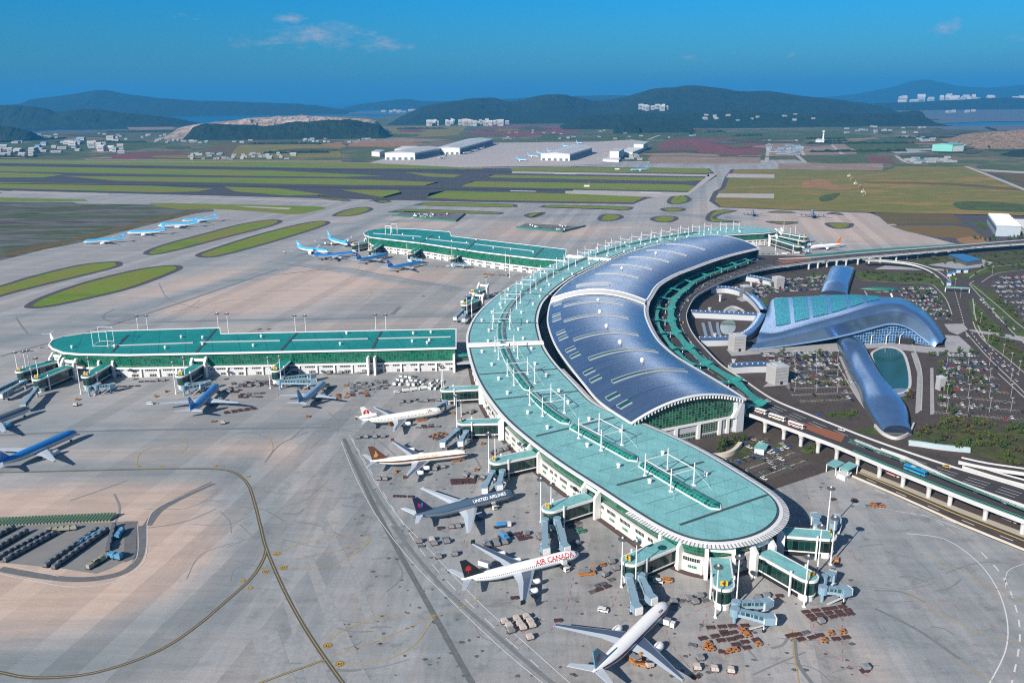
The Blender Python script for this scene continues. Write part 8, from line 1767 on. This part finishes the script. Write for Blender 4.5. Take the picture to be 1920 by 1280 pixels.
def village(P_, n_, where, dims=(18, 40), hh=(6, 14), cols=('white', 'white', 'grey', 'blue-roofed', 'buff'), nm='house', far=False, slope=False):
    xa, ya, xb, yb = P_
    for _ in range(n_):
        c = hv.choice(cols); p = G(hv.uniform(xa, xb), hv.uniform(ya, yb)) if not far else AT(hv.uniform(xa, xb), 190, hv.uniform(13000, 14500))
        if slope: p = on_slope(hv.uniform(xa, xb), hv.uniform(ya, yb))
        if p is None: continue
        zz = p.z - 3 if slope else -.4; o = HP[c].copy() if c in HUSE else HP[c]
        if c in HUSE: COL.objects.link(o)
        HUSE[c] = 1; o.location = (p.x, p.y, zz); o.rotation_euler = (0, 0, hv.uniform(-.3, .3)); h = hv.uniform(*hh)
        o.scale = (hv.uniform(*dims) * .8, hv.uniform(*dims) * .55, h * .85); o.name = nm; tag(o, f'{c} little {nm.replace("_", " ")} {where}', 'house' if nm == 'house' else 'apartment block', f'{c} {nm}s {where}')
village((-20, 265, 150, 294), 34, 'in the settlement at the left edge beyond the runway', (25, 60), (8, 22)); village((140, 262, 240, 290), 16, 'left of the red marsh beyond the runway', (25, 55), (10, 30)); village((290, 254, 470, 268), 44, 'in the village below the quarried hill', (14, 30), (5, 9)); village((350, 288, 560, 299), 44, 'in the works strip along the runway fence', (14, 30), (4, 8), ('white', 'grey', 'blue-roofed')); village((430, 250, 700, 262), 22, 'scattered on the slope under the quarry', (16, 34), (5, 9)); village((1440, 272, 1500, 290), 30, 'in the blue-roofed camp on the bare plot', (20, 45), (4, 7), ('blue-roofed', 'blue-roofed', 'white', 'grey')); village((1700, 296, 1790, 306), 26, 'in the camp below the teal hangar', (16, 40), (4, 7), ('blue-roofed', 'white', 'grey')); village((1340, 222, 1560, 232), 14, 'under the wooded hills', (20, 40), (6, 10), ('white',)); village((1690, 256, 1760, 266), 14, 'left of the brown mound', (18, 36), (5, 8)); village((1120, 284, 1200, 300), 16, 'in the yard beside the office blocks', (16, 30), (4, 8), ('white', 'grey'))
village((800, 232.5, 960, 236.5), 44, 'in the distant town below the hills', (24, 40), (26, 42), ('white', 'white', 'buff'), nm='apartment_block'); village((1200, 204, 1255, 208), 10, 'on the wooded hillside', (30, 55), (30, 45), ('white',), nm='apartment_block', slope=True); village((1290, 214, 1560, 226), 16, 'scattered among the lower wooded hills', (22, 40), (8, 12), slope=True); village((1690, 178, 1925, 183), 34, 'in the hazy city on the right horizon', (60, 140), (90, 165), ('white',), nm='apartment_block', far=True); village((700, 208, 830, 212), 14, 'on the distant mud shore', (40, 80), (15, 30), ('white',), nm='house'); village((1770, 208, 1830, 212), 4, 'on the tidal flat', (40, 70), (15, 25), ('white',), nm='house')
village((560, 256, 720, 268), 20, 'on the plain between quarry and cargo sheds', (16, 34), (5, 9)); village((930, 244, 1320, 262), 26, 'scattered on the plain behind the cargo apron', (14, 30), (4, 8)); village((1580, 236, 1740, 250), 20, 'at the foot of the far right hills', (18, 36), (5, 9)); village((0, 250, 330, 262), 30, 'on the shore plain at far left', (18, 40), (5, 12))
# belts of trees and small plots that break up the far plain
fp = random.Random(77)
for i in range(80):
    x, y = fp.uniform(-60, 1900), fp.uniform(240, 297)
    if (640 < x < 1230 and y > 258): continue
    w_, h_ = fp.uniform(15, 75), fp.uniform(1.2, 5); P_ = GS([(x + w_ * math.cos(a) * fp.uniform(.7, 1.1), y + h_ * math.sin(a) * fp.uniform(.6, 1.1)) for a in [k * math.pi / 5 for k in range(10)]])
    s = MB(); s.poly(P_, .64 + .012 * i); struct('field_plot', s, fp.choice((SCRUB, TAN, BROWN, LAWN, RED, GRASSR, SCRUB, MARSH)))
for i in range(34):
    x, y = fp.uniform(-60, 1900), fp.uniform(238, 297)
    if 640 < x < 1230 and y > 256: continue
    A_ = G(x, y); l_ = fp.uniform(120, 600); an = fp.uniform(-.15, .15) if fp.random() < .8 else 1.2; s = MB(); rings = []; k = int(l_ / 9)
    for q in range(k): 
        c = A_ + Vector((math.cos(an), math.sin(an), 0)) * (q * 9); h = fp.uniform(5, 12) * (.2 if q in (0, k - 1) else 1); b_ = fp.uniform(6, 12)
        rings.append([(c.x, c.y - b_, .2), (c.x + fp.uniform(-3, 3), c.y - b_ * .5, h * .8), (c.x, c.y + fp.uniform(-2, 2), h), (c.x, c.y + b_ * .6, h * .7), (c.x, c.y + b_, .2)])
    s.loft(rings, 0, closed=False); tag(s.build('tree_belt', FOREST), 'dark belt of trees out on the far plain', 'tree belt', 'tree belts on the far plain', 'stuff')
# sound walls / parked equipment compound beyond the far arm
for nm, P4 in (('equipment_pool', [(735, 405), (760, 396), (872, 402), (855, 416)]), ('equipment_pool', [(967, 427), (985, 419), (1098, 425), (1055, 436)])):
    sheet(nm, P4, Z3, SEALED); P_ = GS([P4[0], P4[3], P4[2]]); s = MB(); s.beam(P_, .5, 0, 3.2, 0); tag(s.build('green_screen', [M('screen_green', (.02, .14, .10), .6)]), 'dark green screen fence round the ' + ('left' if P4[0][0] < 800 else 'right') + ' equipment pool beyond the far arm', 'fence')
def far_pool(x0, y0, x1, y1, n_, where):
    for _ in range(n_):
        k = hv.choice(['dolly', 'guld', 'van', 'btruck', 'gdolly']); k = k if k in PUSE else 'van'; o = copy_tree(PR[k]); p = G(hv.uniform(x0, x1), hv.uniform(y0, y1)); o.location = (p.x, p.y, .2); o.rotation_euler = (0, 0, hv.uniform(0, 3.1)); o['label'] = KINDN[k] + ' ' + where; o['group'] = KINDN[k] + ' ' + where
far_pool(770, 401, 848, 410, 40, 'in the left equipment pool beyond the far arm'); far_pool(990, 423, 1065, 432, 22, 'in the right equipment pool beyond the far arm')
# approach-light posts and small airfield boxes
for px, py in ((1592, 331), (1597, 338), (1604, 345), (1612, 352), (1618, 361), (1622, 368)):
    p = G(px, py); g = thing('antenna_frame', 'white and orange antenna frame in the slanting row on the right field', 'antenna', tuple(p), R(30), 'antenna frames on the right field'); s = MB(); s.box((0, 0, 0), (10, 3, 4)); s.build('hut', [SHW if py % 2 else CLAY], g); s = MB(); s.tube((0, 0, 4), (0, 0, 9), .3, n=5); s.build('mast', [WHITEM], g)
for px, py, lb in ((1100, 350, 'on the grass between the runways'), (1157, 318, 'on the grass below the cargo sheds')):
    p = G(px, py); g = thing('glide_hut', 'white equipment hut with orange mast ' + lb, 'hut', tuple(p)); s = MB(); s.box((0, 0, 0), (14, 6, 4)); s.build('hut', [SHW], g); s = MB(); s.tube((6, 0, 0), (6, 0, 15), .5, n=5); s.build('mast', [COLV['orange']], g)
# ================================================================== APRON MARKINGS AND STAINS
def line(P_, w, z=Z1, per=6, skip=None, step=4): 
    s = MB(); s.ribbon(curve(P_, 0, per, step=step), w, z, skip=skip); return s
def mark(nm, mt_, items):
    s = MB()
    for P_, w, z, sk in items: s.ribbon(curve(P_, 0, 6, step=3), w, z, skip=sk)
    return struct(nm, s, mt_)
A1 = [(-200, 884), (0, 885), (150, 882), (300, 879), (400, 879), (440, 886), (465, 908), (478, 945), (488, 985), (500, 1030), (530, 1100), (565, 1165), (600, 1220), (650, 1290)]
A2 = [(500, 1028), (492, 1052), (470, 1085), (420, 1130), (360, 1180), (300, 1218), (230, 1246), (160, 1264), (90, 1270), (40, 1268), (0, 1260), (-60, 1252)]
mark('taxi_rubber_line', TYRE, [(A1, 1.9, Z1, None), (A2, 1.9, Z1 + .006, None), ([(440, 1298), (520, 1268), (610, 1236)], 1.2, Z1 + .01, None)])  # dark rubber track under the yellow taxi line
mark('taxi_line', YEL, [(A1, .34, Z2, None), (A2, .34, Z2 + .006, None), ([(440, 1298), (520, 1268), (610, 1236)], .45, Z2 + .01, None), ([(620, 1230), (720, 1196), (815, 1153)], .42, Z2, None), ([(618, 1200), (650, 1178), (720, 1156), (780, 1150), (815, 1153)], .42, Z2 + .004, None), ([(650, 1244), (730, 1234), (780, 1205), (815, 1155)], .42, Z2 + .008, None), ([(815, 1153), (850, 1145), (900, 1120)], .4, Z2, None),
    ([(515, 1040), (560, 1020), (640, 1005), (695, 1009)], .42, Z2, None), ([(555, 1048), (640, 1030), (695, 1009)], .35, Z2 + .004, None), ([(530, 1063), (610, 1062), (670, 1035), (697, 1009)], .42, Z2 + .008, None), ([(257, 872), (262, 850), (290, 838), (345, 828)], .4, Z2, None), ([(340, 850), (352, 835), (345, 820)], .4, Z2, None), ([(500, 860), (512, 840), (505, 820)], .4, Z2, None),
    ([(1485, 1180), (1490, 1230), (1500, 1290)], .45, Z2, None), ([(1700, 1110), (1780, 1160), (1850, 1190), (1920, 1205)], .35, Z2, None), ([(1740, 1040), (1830, 1085), (1925, 1130)], .4, Z2, None), ([(1780, 1230), (1860, 1275)], .4, Z2, None), ([(690, 540), (697, 550), (680, 566), (650, 578)], .5, Z2, None)])
mark('rubber_streak', M('rubber_swept', (.125, .135, .138), .8, var=.45, scale=.35), [([(645, 822), (670, 880), (700, 945), (740, 1020), (790, 1110), (840, 1200), (890, 1290)], 2.6, Z1 + .02, None)])
mark('rubber_streak', TYRE2, [([(660, 850), (705, 930), (760, 1010)], 2.2, Z1 + .012, None), ([(735, 985), (820, 1090), (930, 1190), (1010, 1260), (1050, 1290)], 2.0, Z1 + .03, None), ([(-100, 828), (0, 816), (180, 808), (400, 804), (618, 801)], 2.6, Z1 + .01, None), ([(530, 446 + 68), (640, 503), (700, 512), (800, 530), (860, 540)], 3.0, Z1, None), ([(215, 580), (195, 590), (200, 600), (250, 605), (450, 600), (640, 597), (860, 592)], 2.4, Z1, None), ([(735, 590), (750, 575)], 5, Z1, None), ([(1640, 1140), (1720, 1180), (1800, 1235)], 1.6, Z1, None), ([(1490, 1190), (1495, 1240), (1530, 1290)], 1.8, Z1, None), ([(0, 668), (180, 618), (330, 570), (520, 505)], 4, Z1, None), ([(30, 595), (40, 610), (52, 625)], 1.6, Z1, None), ([(500, 490), (640, 510)], 2.4, Z1 + .005, None)])
lanes = [([(567, 1040), (585, 1040), (700, 1290), (655, 1290)], .012), ([(530, 1125), (552, 1122), (625, 1290), (580, 1290)], .016), ([(592, 968), (610, 968), (660, 1060), (640, 1062)], .02), ([(655, 1075), (668, 1073), (720, 1200), (700, 1202)], .014), ([(470, 1180), (520, 1180), (560, 1290), (495, 1290)], .018)]
s = MB()
for P_, dz in lanes: s.poly(GS(P_), Z1 + dz - .03)
struct('repaired_lane', s, ground_mat('repaired_concrete', [(.235, .25, .258), (.30, .305, .305), (.255, .268, .275)], .04, .3, stretch=(1, .2, 1), fine=.3))
W1_ = [(640, 828), (665, 890), (705, 965), (770, 1050), (850, 1130), (940, 1215), (1030, 1290)]
W2_ = [(655, 815), (690, 880), (740, 960), (810, 1035), (900, 1130), (990, 1210), (1080, 1290)]
mark('road_edge_line', WHT, [(W1_, .35, Z2, None), (W2_, .35, Z2, None), ([(1700, 1000), (1770, 1010), (1830, 1050), (1868, 1100), (1888, 1160), (1885, 1220), (1850, 1290)], .55, Z2, None), ([(1620, 945), (1680, 958), (1740, 968), (1790, 1000)], .3, Z2, lambda i: i % 3 == 0), ([(0, 1075), (60, 1088), (140, 1100), (215, 1090), (262, 1062), (275, 1035), (276, 983)], .35, Z2, None), ([(275, 983), (290, 955), (340, 930), (400, 905)], .35, Z2, None), ([(258, 980), (258, 1040), (240, 1060)], .3, Z2, None), ([(-100, 1050), (0, 1058), (110, 1080)], .3, Z2, None), ([(1885, 1100), (1890, 1070), (1925, 1055)], .3, Z2, None)])
mark('road_dash', WHT, [([(1840, 1035), (1880, 1080), (1905, 1140), (1912, 1200), (1895, 1290)], .7, Z2, lambda i: (i // 2) % 2), ([(1600, 944), (1740, 968)], .4, Z2 + .006, lambda i: i % 2), ([(660, 822), (720, 925), (800, 1045), (900, 1150), (1010, 1250)], .4, Z2 - .02, lambda i: (i // 3) % 2)])
mark('service_sealant', SEALED, [([(276, 985), (300, 955), (345, 930), (400, 905)], 5, Z1 - .01, None), ([(0, 1066), (80, 1080), (150, 1086), (215, 1078), (250, 1060), (264, 1030), (266, 985)], 4.5, Z1 - .015, None)])
mark('stand_limit_line', REDL, [(P_, .28, Z2 + .02, lambda i: i % 2) for P_ in ([(1330, 1135), (1250, 1180), (1300, 1260)], [(1520, 1140), (1535, 1205), (1580, 1240), (1640, 1275)], [(1578, 1130), (1580, 1240)], [(1590, 1030), (1620, 1060), (1700, 1100), (1800, 1140), (1890, 1190)], [(1165, 1095), (1145, 1145)], [(1075, 1082), (1060, 1150)], [(1050, 1160), (1000, 1170), (958, 1215), (1050, 1170)], [(1325, 1150), (1310, 1200), (1340, 1250)], [(912, 965), (870, 1010), (895, 1040)])])
# numbered yellow discs at the lead-in lines
for i, (px, py, nm) in enumerate(((614, 1210, '43'), (637, 1244, '42'), (519, 1038, '41'), (531, 1064, '39'), (498, 1071, '38'), (455, 1088, ''), (469, 1102, ''), (465, 893, ''), (404, 873, ''), (303, 874, ''), (260, 874, ''))):
    p = G(px, py); s = MB(); r = 2.1 if nm else 1.4; s.add([(p.x + r * math.cos(a), p.y + r * math.sin(a), Z3) for a in [k * math.pi / 10 for k in range(20)]], [list(range(20))], 0); s.add([(p.x + (r - .35) * math.cos(a), p.y + (r - .35) * math.sin(a), Z3 + .01) for a in [k * math.pi / 10 for k in range(20)]], [list(range(20))], 1); s.add([(p.x + (r - .6) * math.cos(a), p.y + (r - .6) * math.sin(a), Z3 + .02) for a in [k * math.pi / 10 for k in range(20)]], [list(range(20))], 0)
    if nm: vs, fs = text_mesh(nm, 2.1); s.add([(p.x + x, p.y + y - .9, Z3 + .03) for x, y, q in vs], fs, 1)
    struct('stand_disc_marking', s, [YEL, BLACK])
mark('stand_bar_marking', YEL, [([(1460 + 6 * k, 1178 + 5 * k), (1500 + 4 * k, 1182 + 5 * k)], .4, Z2, None) for k in range(5)])
s = MB()
for k in range(6):
    a, b = G(1370 + k * 5, 1165 + k * 3), G(1392 + k * 5, 1186 + k * 2.5); s.ribbon([a, b], .35, Z2 + .03)
struct('hatched_marking', s, REDL)
ts_ = random.Random(31); scuffs = []
for px, py, dx, dy, n_ in ((560, 990, 190, 60, 14), (700, 760, 90, 60, 10), (720, 1180, 220, 80, 12), (1620, 1090, 200, 90, 14), (330, 960, 260, 120, 10), (380, 560, 260, 60, 9), (1450, 1230, 160, 40, 8), (560, 800, 400, 14, 8)):
    for _ in range(n_):
        x, y = px + ts_.uniform(-dx, dx), py + ts_.uniform(-dy, dy); a = ts_.choice((.15, .2, 1.1, -.3, 2.6)) + ts_.uniform(-.25, .25); l_ = ts_.uniform(40, 150); k_ = ts_.uniform(-.5, .5)
        scuffs.append(([(x, y), (x + l_ * .5 * math.cos(a), y + l_ * .3 * math.sin(a)), (x + l_ * math.cos(a + k_), y + l_ * .6 * math.sin(a + k_))], ts_.choice((.5, .5, .9, 1.3)), Z1 - .012 - .0004 * len(scuffs) * .2, None))
mark('tyre_scuffs', M('tyre_scuff', (.20, .205, .205), .85, var=.3, scale=.3), scuffs)
st_ = random.Random(8); s = MB()
for _ in range(420):
    x, y = st_.uniform(640, 1600), st_.uniform(700, 1270); p = G(x, y); r = st_.uniform(.4, 1.5); s.add([(p.x + r * st_.uniform(.6, 1.2) * math.cos(a), p.y + r * st_.uniform(.5, 1) * math.sin(a), Z1 - .02) for a in [k * math.pi / 5 for k in range(10)]], [list(range(10))])
struct('oil_stains', s, M('oil_stain', (.10, .10, .10), .7, var=.3))
# ================================================================== RENDER SETTINGS
SC.view_settings.view_transform = 'Standard'; SC.view_settings.look = 'None'; SC.view_settings.exposure = EXPO; SC.view_settings.gamma = 1.0
SC.view_settings.use_curve_mapping = False
SC.render.engine = 'CYCLES'
cy = SC.cycles
cy.max_bounces = 4; cy.diffuse_bounces = 2; cy.glossy_bounces = 2; cy.transmission_bounces = 2; cy.volume_bounces = 0; cy.transparent_max_bounces = 4
cy.use_denoising = False; cy.sample_clamp_indirect = 2.0; cy.filter_width = 1.15
cy.caustics_reflective = False; cy.caustics_refractive = False
bpy.context.view_layer.update()
